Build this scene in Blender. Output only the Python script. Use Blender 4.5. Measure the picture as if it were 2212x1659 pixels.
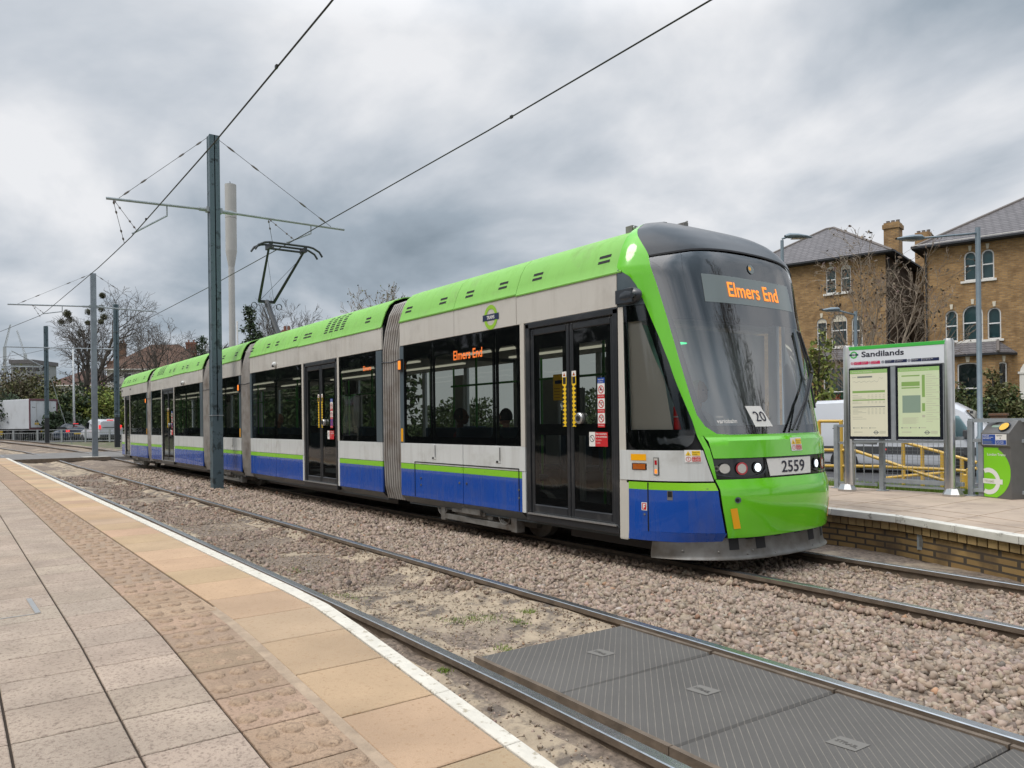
import bpy, bmesh, math, random
import numpy as np
from mathutils import Vector, Matrix, noise as mnoise
from mathutils.geometry import tessellate_polygon

for o in list(bpy.data.objects):
    bpy.data.objects.remove(o, do_unlink=True)
S = bpy.context.scene
COL = S.collection
R = math.radians

# ------------------------------------------------------------------ camera
CAM_H = 1.49
FWD = Vector((-0.80524, 0.59295, 0.0))          # horizontal view direction
RGT = Vector((0.59295, 0.80524, 0.0))
cd = bpy.data.cameras.new('camera')
cam = bpy.data.objects.new('camera', cd)
COL.objects.link(cam)
cd.sensor_width = 36.0
cd.lens = 36.0 * 1661.0 / 2212.0
cd.shift_y = 0.037
cd.clip_start = 0.05
cd.clip_end = 3000.0
rot = Matrix((RGT, Vector((0, 0, 1)), -FWD)).transposed()
cam.matrix_world = Matrix.Translation((0, 0, CAM_H)) @ rot.to_4x4() @ Matrix.Rotation(-0.012, 4, 'Z')
S.camera = cam
S.render.resolution_x, S.render.resolution_y = 1024, 768

def at(px, py, depth):
    """world point seen at pixel (px,py) of a 2212x1659 picture, `depth` metres away"""
    a, b = (px - 1106) / 1661.0, -(py - 911.3) / 1661.0
    c, s = math.cos(0.012), math.sin(0.012)
    X, Y = c * a + s * b, -s * a + c * b
    return Vector((0, 0, CAM_H)) + (FWD + RGT * X + Vector((0, 0, Y))) * depth

# ------------------------------------------------------------------ world: broken overcast over a Nishita sky
SUN_EL, SUN_AZ = 52.0, 250.0                      # azimuth of the sun, degrees from +X towards +Y
W_ = bpy.data.worlds.new('World'); S.world = W_; W_.use_nodes = True
nt = W_.node_tree; nt.nodes.clear()
def wn(t, **k):
    n = nt.nodes.new(t)
    for a, v in k.items(): setattr(n, a, v)
    return n
out = wn('ShaderNodeOutputWorld')
sky = wn('ShaderNodeTexSky', sky_type='NISHITA'); sky.sun_disc = False
sky.sun_elevation = R(SUN_EL); sky.sun_rotation = R(90 - SUN_AZ)
bg1 = wn('ShaderNodeBackground'); bg1.inputs['Strength'].default_value = 0.06
nt.links.new(sky.outputs[0], bg1.inputs['Color'])
tc = wn('ShaderNodeTexCoord')
sep = wn('ShaderNodeSeparateXYZ'); nt.links.new(tc.outputs['Generated'], sep.inputs[0])
def wm(op, a, b=None, c=None, clamp=False):
    n = wn('ShaderNodeMath', operation=op, use_clamp=clamp)
    for i, v in enumerate((a, b, c)):
        if v is None: continue
        if isinstance(v, (int, float)): n.inputs[i].default_value = v
        else: nt.links.new(v, n.inputs[i])
    return n.outputs[0]
zc = wm('MAXIMUM', sep.outputs['Z'], 0.0)
den = wm('ADD', zc, 0.30)
px_ = wm('DIVIDE', sep.outputs['X'], den); py_ = wm('DIVIDE', sep.outputs['Y'], den)
cmb = wn('ShaderNodeCombineXYZ'); nt.links.new(px_, cmb.inputs[0]); nt.links.new(py_, cmb.inputs[1])
n1 = wn('ShaderNodeTexNoise'); n1.inputs['Scale'].default_value = 1.15; n1.inputs['Detail'].default_value = 7; n1.inputs['Roughness'].default_value = 0.5; n1.inputs['Distortion'].default_value = 0.35
n2 = wn('ShaderNodeTexNoise'); n2.inputs['Scale'].default_value = 3.4; n2.inputs['Detail'].default_value = 6; n2.inputs['Roughness'].default_value = 0.5
mp = wn('ShaderNodeMapping'); mp.inputs['Location'].default_value = (2.3, 7.1, 0.4)
nt.links.new(cmb.outputs[0], mp.inputs[0]); nt.links.new(mp.outputs[0], n1.inputs[0]); nt.links.new(mp.outputs[0], n2.inputs[0])
# layers of cloud by height: dark bank low down, bright break above it, grey again higher
el = wn('ShaderNodeValToRGB'); nt.links.new(zc, el.inputs[0])
cr = el.color_ramp; cr.interpolation = 'B_SPLINE'
for i, (p, v) in enumerate(((0.0, .72), (0.09, .66), (0.19, .36), (0.30, .72), (0.43, .43), (0.62, .6), (1.0, .65))):
    e = cr.elements[i] if i < 2 else cr.elements.new(p)
    e.position = p; e.color = (v, v, v, 1)
s1 = wm('MULTIPLY', n1.outputs[0], 2.5); s2 = wm('MULTIPLY', n2.outputs[0], 0.5)
dens = wm('ADD', wm('ADD', s1, s2), wm('ADD', wm('MULTIPLY', el.outputs[0], 1.10), -1.475), clamp=True)
rmp = wn('ShaderNodeValToRGB'); nt.links.new(dens, rmp.inputs[0])
cr = rmp.color_ramp
for i, (p, c) in enumerate(((0.05, (.225, .28, .335)), (0.32, (.39, .455, .525)), (0.58, (.63, .675, .735)), (0.86, (.92, .93, .955)))):
    e = cr.elements[i] if i < 2 else cr.elements.new(p)
    e.position = p; e.color = (*c, 1)
bg2 = wn('ShaderNodeBackground'); nt.links.new(rmp.outputs[0], bg2.inputs['Color'])
# an overcast sky is about three times brighter overhead than at the horizon
ov = wm('POWER', wm('MAXIMUM', wm('SUBTRACT', zc, 0.45), 0.0), 1.0)
nt.links.new(wm('ADD', wm('MULTIPLY', ov, 4.2), 0.92), bg2.inputs['Strength'])
mx = wn('ShaderNodeMixShader'); mx.inputs[0].default_value = 0.95
nt.links.new(bg1.outputs[0], mx.inputs[1]); nt.links.new(bg2.outputs[0], mx.inputs[2])
nt.links.new(mx.outputs[0], out.inputs['Surface'])

# ------------------------------------------------------------------ sun (veiled)
ld = bpy.data.lights.new('sun', 'SUN'); ld.energy = 1.3; ld.angle = R(22); ld.color = (1.0, 0.95, 0.88)
sun = bpy.data.objects.new('sun', ld); COL.objects.link(sun)
sd = Vector((math.cos(R(SUN_EL)) * math.cos(R(SUN_AZ)), math.cos(R(SUN_EL)) * math.sin(R(SUN_AZ)), math.sin(R(SUN_EL))))
sun.rotation_euler = sd.to_track_quat('Z', 'Y').to_euler()
S.view_settings.view_transform = 'Standard'; S.view_settings.look = 'None'
S.view_settings.exposure = 0.05; S.view_settings.gamma = 1.0
S.view_settings.use_curve_mapping = False

# ------------------------------------------------------------------ materials
MAT = {}
def hexc(r, g, b):
    f = lambda v: (v / 255 / 12.92) if v / 255 <= .04045 else ((v / 255 + .055) / 1.055) ** 2.4
    return (f(r), f(g), f(b))
def mat(name, col, rough=.5, metal=0., var=.0, vs=4., bump=0., bs=60., coat=0., emit=None, es=1., alpha=None, dirt=None, dscale=1.5, dlo=.5, dhi=.75, spec=.5, tint=False, bdet=4, world=True, streak=None):
    m = bpy.data.materials.new(name); m.use_nodes = True; MAT[name] = m
    t = m.node_tree; b = t.nodes['Principled BSDF']; L = t.links.new
    b.inputs['Base Color'].default_value = (*col, 1); b.inputs['Roughness'].default_value = rough
    b.inputs['Metallic'].default_value = metal; b.inputs['Coat Weight'].default_value = coat
    b.inputs['Specular IOR Level'].default_value = spec
    if emit: b.inputs['Emission Color'].default_value = (*emit, 1); b.inputs['Emission Strength'].default_value = es
    g = t.nodes.new('ShaderNodeNewGeometry') if world else None
    if not world:
        g = t.nodes.new('ShaderNodeTexCoord')
    P = g.outputs['Position' if world else 'Object']
    c = None
    if var or dirt or tint:
        rgb = t.nodes.new('ShaderNodeRGB'); rgb.outputs[0].default_value = (*col, 1); c = rgb.outputs[0]
    if tint:
        a = t.nodes.new('ShaderNodeAttribute'); a.attribute_name = 'tint'
        x = t.nodes.new('ShaderNodeMix'); x.data_type = 'RGBA'; x.blend_type = 'MULTIPLY'; x.inputs[0].default_value = 1
        L(c, x.inputs[6]); L(a.outputs['Color'], x.inputs[7]); c = x.outputs[2]
    if var:
        n = t.nodes.new('ShaderNodeTexNoise'); n.inputs['Scale'].default_value = vs; n.inputs['Detail'].default_value = 5; L(P, n.inputs[0])
        r = t.nodes.new('ShaderNodeMapRange'); r.inputs[1].default_value = .3; r.inputs[2].default_value = .7
        r.inputs[3].default_value = 1 - var; r.inputs[4].default_value = 1 + var; L(n.outputs[0], r.inputs[0])
        x = t.nodes.new('ShaderNodeVectorMath'); x.operation = 'SCALE'; L(c, x.inputs[0]); L(r.outputs[0], x.inputs[3]); c = x.outputs[0]
    if dirt:
        n = t.nodes.new('ShaderNodeTexNoise'); n.inputs['Scale'].default_value = dscale; n.inputs['Detail'].default_value = 7; n.inputs['Roughness'].default_value = .62; L(P, n.inputs[0])
        r = t.nodes.new('ShaderNodeMapRange'); r.inputs[1].default_value = dlo; r.inputs[2].default_value = dhi; L(n.outputs[0], r.inputs[0])
        x = t.nodes.new('ShaderNodeMix'); x.data_type = 'RGBA'; L(r.outputs[0], x.inputs[0]); L(c, x.inputs[6]); x.inputs[7].default_value = (*dirt, 1); c = x.outputs[2]
    if streak:                                         # run-down grime: noise drawn out vertically
        mp_ = t.nodes.new('ShaderNodeVectorMath'); mp_.operation = 'MULTIPLY'; L(P, mp_.inputs[0]); mp_.inputs[1].default_value = (7, 7, .55)
        n = t.nodes.new('ShaderNodeTexNoise'); n.inputs['Scale'].default_value = 1.; n.inputs['Detail'].default_value = 8; n.inputs['Roughness'].default_value = .65; L(mp_.outputs[0], n.inputs[0])
        r = t.nodes.new('ShaderNodeMapRange'); r.inputs[1].default_value = .5; r.inputs[2].default_value = .75; r.inputs[4].default_value = streak[1]; L(n.outputs[0], r.inputs[0])
        x = t.nodes.new('ShaderNodeMix'); x.data_type = 'RGBA'; L(r.outputs[0], x.inputs[0]); L(c, x.inputs[6]); x.inputs[7].default_value = (*streak[0], 1); c = x.outputs[2]
        rr_ = t.nodes.new('ShaderNodeMapRange'); rr_.inputs[1].default_value = 0; rr_.inputs[2].default_value = max(streak[1], .01); rr_.inputs[3].default_value = rough; rr_.inputs[4].default_value = min(1, rough + .35); L(r.outputs[0], rr_.inputs[0]); L(rr_.outputs[0], b.inputs['Roughness'])
    if c is not None: L(c, b.inputs['Base Color'])
    if bump:
        n = t.nodes.new('ShaderNodeTexNoise'); n.inputs['Scale'].default_value = bs; n.inputs['Detail'].default_value = bdet; L(P, n.inputs[0])
        k = t.nodes.new('ShaderNodeBump'); k.inputs['Strength'].default_value = bump; k.inputs['Distance'].default_value = .02; L(n.outputs[0], k.inputs['Height']); L(k.outputs[0], b.inputs['Normal'])
    return m
def glass(name, tintc, trans, rough=.03, fr=1.5, wob=0.):
    """tinted glass: part see-through, part mirror by Fresnel, over a dark film"""
    m = bpy.data.materials.new(name); m.use_nodes = True; MAT[name] = m
    t = m.node_tree; t.nodes.clear(); L = t.links.new; N = t.nodes.new
    o = N('ShaderNodeOutputMaterial'); tr = N('ShaderNodeBsdfTransparent'); tr.inputs[0].default_value = (*tintc, 1)
    df = N('ShaderNodeBsdfDiffuse'); df.inputs[0].default_value = (.008, .009, .01, 1)
    gl = N('ShaderNodeBsdfGlossy'); gl.inputs['Roughness'].default_value = rough
    m1 = N('ShaderNodeMixShader'); m1.inputs[0].default_value = trans; L(df.outputs[0], m1.inputs[1]); L(tr.outputs[0], m1.inputs[2])
    f = N('ShaderNodeFresnel'); f.inputs[0].default_value = fr
    m2 = N('ShaderNodeMixShader'); L(f.outputs[0], m2.inputs[0]); L(m1.outputs[0], m2.inputs[1]); L(gl.outputs[0], m2.inputs[2]); L(m2.outputs[0], o.inputs[0])
    if wob:
        g = N('ShaderNodeNewGeometry'); n = N('ShaderNodeTexNoise'); n.inputs['Scale'].default_value = 1.6; n.inputs['Detail'].default_value = 1; L(g.outputs['Position'], n.inputs[0])
        k = N('ShaderNodeBump'); k.inputs['Strength'].default_value = wob; k.inputs['Distance'].default_value = .1; L(n.outputs[0], k.inputs['Height'])
        L(k.outputs[0], gl.inputs['Normal']); L(k.outputs[0], f.inputs['Normal'])
    return m

# ------------------------------------------------------------------ mesh building
class MB:
    def __init__(s): s.v = []; s.f = []; s.mi = []; s.tint = []
    def add(s, vs, fs, mi=0, tint=(1, 1, 1)):
        o = len(s.v); s.v.extend([tuple(p) for p in vs])
        for f in fs: s.f.append(tuple(i + o for i in f)); s.mi.append(mi); s.tint.append(tint)
    def box(s, x0, x1, y0, y1, z0, z1, mi=0, tint=(1, 1, 1)):
        s.add([(x0, y0, z0), (x1, y0, z0), (x1, y1, z0), (x0, y1, z0), (x0, y0, z1), (x1, y0, z1), (x1, y1, z1), (x0, y1, z1)],
              [(0, 3, 2, 1), (4, 5, 6, 7), (0, 1, 5, 4), (1, 2, 6, 5), (2, 3, 7, 6), (3, 0, 4, 7)], mi, tint)
    def cbox(s, x0, x1, y0, y1, z0, z1, b, mi=0, tint=(1, 1, 1)):
        """box with chamfered top edges"""
        s.add([(x0, y0, z0), (x1, y0, z0), (x1, y1, z0), (x0, y1, z0), (x0, y0, z1 - b), (x1, y0, z1 - b), (x1, y1, z1 - b), (x0, y1, z1 - b),
               (x0 + b, y0 + b, z1), (x1 - b, y0 + b, z1), (x1 - b, y1 - b, z1), (x0 + b, y1 - b, z1)],
              [(0, 3, 2, 1), (8, 9, 10, 11), (0, 1, 5, 4), (1, 2, 6, 5), (2, 3, 7, 6), (3, 0, 4, 7), (4, 5, 9, 8), (5, 6, 10, 9), (6, 7, 11, 10), (7, 4, 8, 11)], mi, tint)
    def bar(s, a, b, w, h, mi=0, up=(0, 0, 1)):
        a, b = Vector(a), Vector(b); d = (b - a).normalized(); u = Vector(up)
        if abs(d.dot(u)) > .98: u = Vector((1, 0, 0))
        sd_ = d.cross(u).normalized() * w / 2; u = sd_.cross(d).normalized() * h / 2
        s.add([a - sd_ - u, a + sd_ - u, a + sd_ + u, a - sd_ + u, b - sd_ - u, b + sd_ - u, b + sd_ + u, b - sd_ + u],
              [(0, 1, 2, 3), (7, 6, 5, 4), (0, 4, 5, 1), (1, 5, 6, 2), (2, 6, 7, 3), (3, 7, 4, 0)], mi)
    def tube(s, pts, r, n=8, mi=0, cap=True):
        pts = [Vector(p) for p in pts]; rs = r if isinstance(r, (list, tuple)) else [r] * len(pts)
        o = len(s.v); u = None
        for i, p in enumerate(pts):
            d = (pts[min(i + 1, len(pts) - 1)] - pts[max(i - 1, 0)]).normalized()
            if u is None:
                u = d.orthogonal().normalized()
            else:
                u = (u - d * u.dot(d)).normalized()
            w = d.cross(u)
            for k in range(n):
                t = 2 * math.pi * k / n
                s.v.append(tuple(p + (u * math.cos(t) + w * math.sin(t)) * rs[i]))
        for i in range(len(pts) - 1):
            for k in range(n):
                a = o + i * n + k; b = o + i * n + (k + 1) % n
                s.f.append((a, b, b + n, a + n)); s.mi.append(mi); s.tint.append((1, 1, 1))
        if cap:
            s.f.append(tuple(o + k for k in reversed(range(n)))); s.mi.append(mi); s.tint.append((1, 1, 1))
            s.f.append(tuple(o + (len(pts) - 1) * n + k for k in range(n))); s.mi.append(mi); s.tint.append((1, 1, 1))
    def lathe(s, c, prof, n=16, mi=0, axis='Z'):
        c = Vector(c); o = len(s.v)
        for (r, h) in prof:
            for k in range(n):
                t = 2 * math.pi * k / n; a, b = r * math.cos(t), r * math.sin(t)
                p = {'Z': (a, b, h), 'Y': (a, h, b), 'X': (h, a, b)}[axis]
                s.v.append(tuple(c + Vector(p)))
        for i in range(len(prof) - 1):
            for k in range(n):
                a = o + i * n + k; b = o + i * n + (k + 1) % n
                s.f.append((a, b, b + n, a + n)); s.mi.append(mi); s.tint.append((1, 1, 1))
        s.f.append(tuple(o + k for k in reversed(range(n)))); s.mi.append(mi); s.tint.append((1, 1, 1))
        s.f.append(tuple(o + (len(prof) - 1) * n + k for k in range(n))); s.mi.append(mi); s.tint.append((1, 1, 1))
    def prism(s, poly, fn, t0, t1, mi=0):
        """polygon (u,v) swept from t0 to t1; fn(u,v,t)->point"""
        n = len(poly)
        vs = [fn(u, v, t0) for u, v in poly] + [fn(u, v, t1) for u, v in poly]
        tri = tessellate_polygon([[Vector((u, v, 0)) for u, v in poly]])
        s.add(vs, [tuple(t) for t in tri] + [tuple(i + n for i in reversed(t)) for t in tri] + [(i, (i + 1) % n, (i + 1) % n + n, i + n) for i in range(n)], mi)
    def sheet(s, grid, mi=0):
        """grid[j][i] of points"""
        o = len(s.v); w = len(grid[0])
        for row in grid: s.v.extend(tuple(p) for p in row)
        for j in range(len(grid) - 1):
            for i in range(w - 1):
                a = o + j * w + i
                s.f.append((a, a + 1, a + w + 1, a + w)); s.mi.append(mi); s.tint.append((1, 1, 1))
    def sphere(s, c, rx, ry, rz, nu=12, nv=8, mi=0):
        g = []
        for j in range(nv + 1):
            t = math.pi * j / nv
            g.append([(c[0] + rx * math.sin(t) * math.cos(2 * math.pi * i / nu), c[1] + ry * math.sin(t) * math.sin(2 * math.pi * i / nu), c[2] - rz * math.cos(t)) for i in range(nu + 1)])
        s.sheet(g, mi)
    def build(s, name, mats, parent=None, smooth=False, angle=None, bevel=0., fix=True):
        me = bpy.data.meshes.new(name); me.from_pydata(s.v, [], s.f); me.update()
        ms = mats if isinstance(mats, (list, tuple)) else [mats]
        for m in ms: me.materials.append(MAT[m] if isinstance(m, str) else m)
        me.polygons.foreach_set('material_index', s.mi)
        if any(t != (1, 1, 1) for t in s.tint):
            ca = me.color_attributes.new('tint', 'FLOAT_COLOR', 'CORNER')
            arr = np.ones((len(me.loops), 4), 'f'); k = 0
            for f, t in zip(s.f, s.tint):
                arr[k:k + len(f), :3] = t; k += len(f)
            ca.data.foreach_set('color', arr.ravel())
        if fix:
            bm = bmesh.new(); bm.from_mesh(me); bmesh.ops.recalc_face_normals(bm, faces=bm.faces); bm.to_mesh(me); bm.free()
        if smooth:
            me.polygons.foreach_set('use_smooth', [True] * len(me.polygons))
            if angle: me.set_sharp_from_angle(angle=R(angle))
        o = bpy.data.objects.new(name, me); COL.objects.link(o)
        if parent: o.parent = parent
        if bevel:
            b = o.modifiers.new('bevel', 'BEVEL'); b.width = bevel; b.segments = 2; b.limit_method = 'ANGLE'; b.angle_limit = R(40)
        return o

def raw(name, verts, faces, mats, parent=None, tint=None, smooth=False, mi=None):
    """fast build from numpy arrays; faces (n,k)"""
    me = bpy.data.meshes.new(name); nf, k = faces.shape
    me.vertices.add(len(verts)); me.vertices.foreach_set('co', np.asarray(verts, 'f').ravel())
    me.loops.add(nf * k); me.loops.foreach_set('vertex_index', faces.astype('i').ravel())
    me.polygons.add(nf); me.polygons.foreach_set('loop_start', np.arange(0, nf * k, k, dtype='i'))
    me.polygons.foreach_set('loop_total', np.full(nf, k, 'i'))
    for m in (mats if isinstance(mats, (list, tuple)) else [mats]): me.materials.append(MAT[m])
    if mi is not None: me.polygons.foreach_set('material_index', np.asarray(mi, 'i'))
    me.update(calc_edges=True)
    if tint is not None:
        ca = me.color_attributes.new('tint', 'FLOAT_COLOR', 'CORNER')
        a = np.ones((nf, k, 4), 'f'); a[:, :, :3] = np.asarray(tint)[:, None, :]
        ca.data.foreach_set('color', a.ravel())
    if smooth: me.polygons.foreach_set('use_smooth', [True] * nf)
    o = bpy.data.objects.new(name, me); COL.objects.link(o)
    if parent: o.parent = parent
    return o

def tag(o, label=None, cat=None, group=None, kind=None):
    if label: o['label'] = label
    if cat: o['category'] = cat
    if group: o['group'] = group
    if kind: o['kind'] = kind
    return o
def thing(name, label, cat, loc=(0, 0, 0), rz=0., group=None):
    o = bpy.data.objects.new(name, None); COL.objects.link(o); o.empty_display_size = .2
    o.location = loc; o.rotation_euler = (0, 0, rz)
    return tag(o, label, cat, group)
def dup(root, loc, rz=0., label=None, scale=None):
    r = root.copy(); COL.objects.link(r); r.location = loc; r.rotation_euler = (0, 0, rz)
    if label: r['label'] = label
    if scale: r.scale = (scale,) * 3
    for ch in list(root.children):
        c = ch.copy(); COL.objects.link(c); c.parent = r
        for g in ch.children:
            d = g.copy(); COL.objects.link(d); d.parent = c
    return r

_tc = {}
def text2d(s, bold=0.):
    """text as a flat mesh, x from 0 to its width, height of a capital = 1"""
    if (s, bold) in _tc: return _tc[(s, bold)]
    cu = bpy.data.curves.new('text', 'FONT'); cu.body = s; cu.offset = bold; cu.resolution_u = 3
    ob = bpy.data.objects.new('text', cu); COL.objects.link(ob)
    bpy.context.view_layer.update()
    me = bpy.data.meshes.new_from_object(ob)
    v = [(p.co.x, p.co.y) for p in me.vertices]; f = [tuple(p.vertices) for p in me.polygons]
    bpy.data.objects.remove(ob); bpy.data.curves.remove(cu); bpy.data.meshes.remove(me)
    x0 = min(a for a, b in v); x1 = max(a for a, b in v)
    _tc[(s, bold)] = ([((a - x0) / .7, b / .7) for a, b in v], f, (x1 - x0) / .7)
    return _tc[(s, bold)]
def put_text(mb, fn, s, u, v, h, width=None, mi=0, bold=.0, lift=0.):
    """write s at (u,v) height h; fn(u,v,lift)->point"""
    vs, fs, w = text2d(s, bold); k = (width / (w * h)) if width else 1.
    mb.add([fn(u + a * h * k, v + b * h, lift) for a, b in vs], fs, mi)
def rect(mb, fn, u0, v0, u1, v1, mi=0, lift=0., n=1):
    g = [[fn(u0 + (u1 - u0) * i / n, v, lift) for i in range(n + 1)] for v in (v0, v1)]
    mb.sheet(g, mi)
def disc(mb, fn, u, v, r, mi=0, lift=0., n=20, r0=0., ry=None):
    ry = ry or r; q = r0 / r
    P = [(math.cos(2 * math.pi * k / n), math.sin(2 * math.pi * k / n)) for k in range(n)]
    if r0:
        mb.add([fn(u + r * a, v + ry * b, lift) for a, b in P] + [fn(u + r * q * a, v + ry * q * b, lift) for a, b in P],
               [(k, (k + 1) % n, (k + 1) % n + n, k + n) for k in range(n)], mi)
    else:
        mb.add([fn(u + r * a, v + ry * b, lift) for a, b in P], [tuple(range(n))], mi)
def rrect(u0, v0, u1, v1, r, n=5):
    """outline of a rounded rectangle"""
    p = []
    for cx, cy, t0 in ((u1 - r, v1 - r, 0), (u0 + r, v1 - r, 90), (u0 + r, v0 + r, 180), (u1 - r, v0 + r, 270)):
        for k in range(n + 1):
            t = R(t0 + 90 * k / n); p.append((cx + r * math.cos(t), cy + r * math.sin(t)))
    return p
# ================================================================== materials
GREEN_F = (.14, .55, .014); GREEN_R = (.215, .50, .085)
mat('green_gloss', GREEN_F, .12, coat=.6, var=.04, vs=2)
mat('green_roof', GREEN_R, .45, coat=.0, var=.05, vs=1.2, dirt=(.2, .27, .1), dscale=2.2, dlo=.55, dhi=.9, streak=((.16, .26, .09), .25))
mat('stripe_green', (.23, .56, .02), .3, coat=.2, dirt=(.1, .14, .05), dscale=9, dlo=.66, dhi=.72)
mat('blue_paint', (.005, .068, .37), .22, coat=.5, var=.05, vs=2, dirt=(.05, .09, .3), dscale=3, dlo=.52, dhi=.85, streak=((.07, .075, .13), .32))
mat('white_panel', (.61, .625, .61), .28, coat=.3, var=.03, vs=2, dirt=(.30, .28, .24), dscale=2.5, dlo=.55, dhi=.95, streak=((.30, .275, .235), .4))
mat('beige_panel', (.55, .525, .475), .32, coat=.2, var=.03, vs=1.5, dirt=(.33, .3, .26), dscale=2, dlo=.5, dhi=.95, streak=((.33, .30, .25), .38))
mat('pillar_white', (.55, .52, .46), .3, coat=.2)
mat('slate_paint', (.075, .10, .115), .3, coat=.2)
mat('black_gap', (.006, .006, .007), .7)
mat('black_gloss', (.008, .009, .011), .06, spec=.6)
mat('black_satin', (.018, .019, .021), .35, var=.15, vs=6)
mat('door_frame', (.022, .024, .027), .3, coat=.2, dirt=(.09, .085, .08), dscale=4, dlo=.55, dhi=.9)
mat('cap_black', (.028, .033, .04), .3, coat=.15, var=.08, vs=3, dirt=(.09, .095, .1), dscale=3, dlo=.55, dhi=.95)
mat('bellows_grey', (.34, .32, .295), .6, var=.12, vs=5, dirt=(.14, .10, .07), dscale=2.2, dlo=.45, dhi=.8)
mat('bellows_cloth', (.075, .055, .042), .85, var=.25, vs=3)
mat('steel_dirty', (.16, .155, .145), .45, .5, var=.2, vs=7, dirt=(.075, .06, .045), dscale=3, dlo=.42, dhi=.7)
mat('bogie_grey', (.19, .185, .17), .6, .2, var=.2, vs=6, dirt=(.07, .05, .035), dscale=4, dlo=.45, dhi=.75)
mat('alu', (.55, .55, .54), .3, .8, var=.08, vs=20)
mat('stainless', (.58, .57, .55), .28, 1., var=.06, vs=12)
mat('galv', (.30, .33, .35), .5, .25, var=.12, vs=9, bump=.05, bs=40)
mat('sticker_white', (.78, .76, .72), .4); mat('sticker_red', (.55, .02, .025), .4); mat('sticker_yellow', (.85, .55, .02), .4)
mat('sticker_blue', (.02, .07, .32), .4); mat('reflector_orange', (.92, .42, .004), .3, coat=.4); mat('ink', (.012, .012, .03), .5)
mat('logo_green', (.28, .52, .03), .4); mat('logo_navy', (.012, .02, .07), .4)
mat('led_orange', (.1, .03, .0), .5, emit=(1., .27, .03), es=1.5)
mat('led_orange_side', (.1, .03, .0), .5, emit=(1., .2, .03), es=.95)
mat('display_glass', (.20, .235, .235), .12, spec=.5)
mat('headlight_lit', (.9, .95, 1.), .2, emit=(.85, .95, 1.), es=2.2)
mat('lamp_white', (.55, .53, .48), .2, bump=.3, bs=200); mat('lamp_red', (.45, .01, .02), .15, coat=.5); mat('lamp_amber', (.42, .1, .01), .2, coat=.5, bump=.2, bs=160)
mat('marker_lit', (.7, .2, .02), .3, emit=(1., .25, .03), es=.9)
mat('interior_light', (.32, .33, .32), .6); mat('interior_dark', (.05, .052, .055), .6); mat('interior_green', (.06, .35, .04), .4)
mat('seat_cloth', (.03, .06, .09), .9); mat('lamp_tube', (.8, .8, .7), .5, emit=(1., .95, .75), es=.5)
mat('green_led', (0, .2, .05), .5, emit=(.05, 1., .35), es=1.5)
glass('glass_side', (.84, .88, .85), .62, fr=1.5, wob=.06)
glass('glass_front', (.90, .95, .97), .95, fr=3.2, wob=.04)
glass('glass_house', (.55, .80, .82), .75, fr=1.6, wob=.1)  # teal tint helps paint the sky's reflection into the house panes
mat('rail_top', (.46, .47, .48), .27, .95, var=.12, vs=18, bump=.03, bs=120)
mat('rail_side', (.15, .115, .085), .75, .2, var=.25, vs=10, bump=.2, bs=60)
mat('rubber_panel', (.105, .098, .09), .85, var=.15, vs=1.2)
mat('brick_red', (.2, .09, .06), .85)
mat('concrete', (.36, .34, .30), .85, var=.15, vs=3, bump=.2, bs=40)
mat('pole_paint', (.085, .125, .145), .4, .1, var=.1, vs=5, dirt=(.03, .045, .05), dscale=5, dlo=.55, dhi=.62)
mat('pole_bare', (.22, .25, .28), .42, .4, var=.15, vs=4)
mat('pole_black', (.018, .022, .026), .5, var=.2, vs=6)
mat('wire', (.035, .033, .03), .45, .5); mat('insulator', (.12, .1, .09), .4)
mat('yellow_rail', (.58, .365, .06), .4, coat=.3, var=.08, vs=6)
mat('skin', (.40, .22, .15), .6); mat('skin_dark', (.12, .06, .04), .6); mat('cloth_dark', (.02, .022, .03), .9); mat('cloth_maroon', (.10, .012, .02), .9); mat('hair_dark', (.012, .01, .009), .6); mat('hair_grey', (.4, .38, .35), .6); mat('cloth_white', (.6, .6, .6), .9); mat('denim', (.04, .07, .14), .9); mat('hivis', (.35, .7, .02), .7)

mat('cab_wall', (.64, .70, .74), .7)

glass('glass_cab', (.95, .97, .96), .93, fr=1.5)

mat('interior_panel', (.36, .38, .37), .5)
# ================================================================== the tram
TY = 6.98; HW = 1.36
tram = thing('tram', 'long green, white and blue articulated tram with Elmers End on its front display', 'tram', (-19, TY, 0))
def tpart(mb, name, mats, parent=None, **k):
    o = mb.build(name, mats, parent or tram, **k)
    if parent is None: o.matrix_parent_inverse = Matrix.Translation((19, 0, 0))
    return o
def tparts(mb, name, mats, parent=None, **k):
    """every separate piece of mb becomes a part of its own"""
    par = list(range(len(mb.v)))
    def find(a):
        while par[a] != a: par[a] = par[par[a]]; a = par[a]
        return a
    for f in mb.f:
        for q in f[1:]: par[find(q)] = find(f[0])
    grp = {}
    for f, i_, t in zip(mb.f, mb.mi, mb.tint): grp.setdefault(find(f[0]), []).append((f, i_, t))
    for fs in grp.values():
        m = MB(); ids = {}
        for f, i_, t in fs:
            for q in f:
                if q not in ids: ids[q] = len(m.v); m.v.append(mb.v[q])
            m.f.append(tuple(ids[q] for q in f)); m.mi.append(i_); m.tint.append(t)
        tpart(m, name, mats, parent, **k)
side = lambda u, v, l=0.: (u, -HW - l, v)
ROOF = [(0, 3.05), (.03, 3.15), (.08, 3.28), (.15, 3.40), (.25, 3.48), (.42, 3.545), (.75, 3.59), (1.1, 3.61)]   # inset from the side, height
Z_SK, Z_BL, Z_GR, Z_WB, Z_WT, Z_CT = .39, .80, .88, 1.19, 2.66, 3.035
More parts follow.
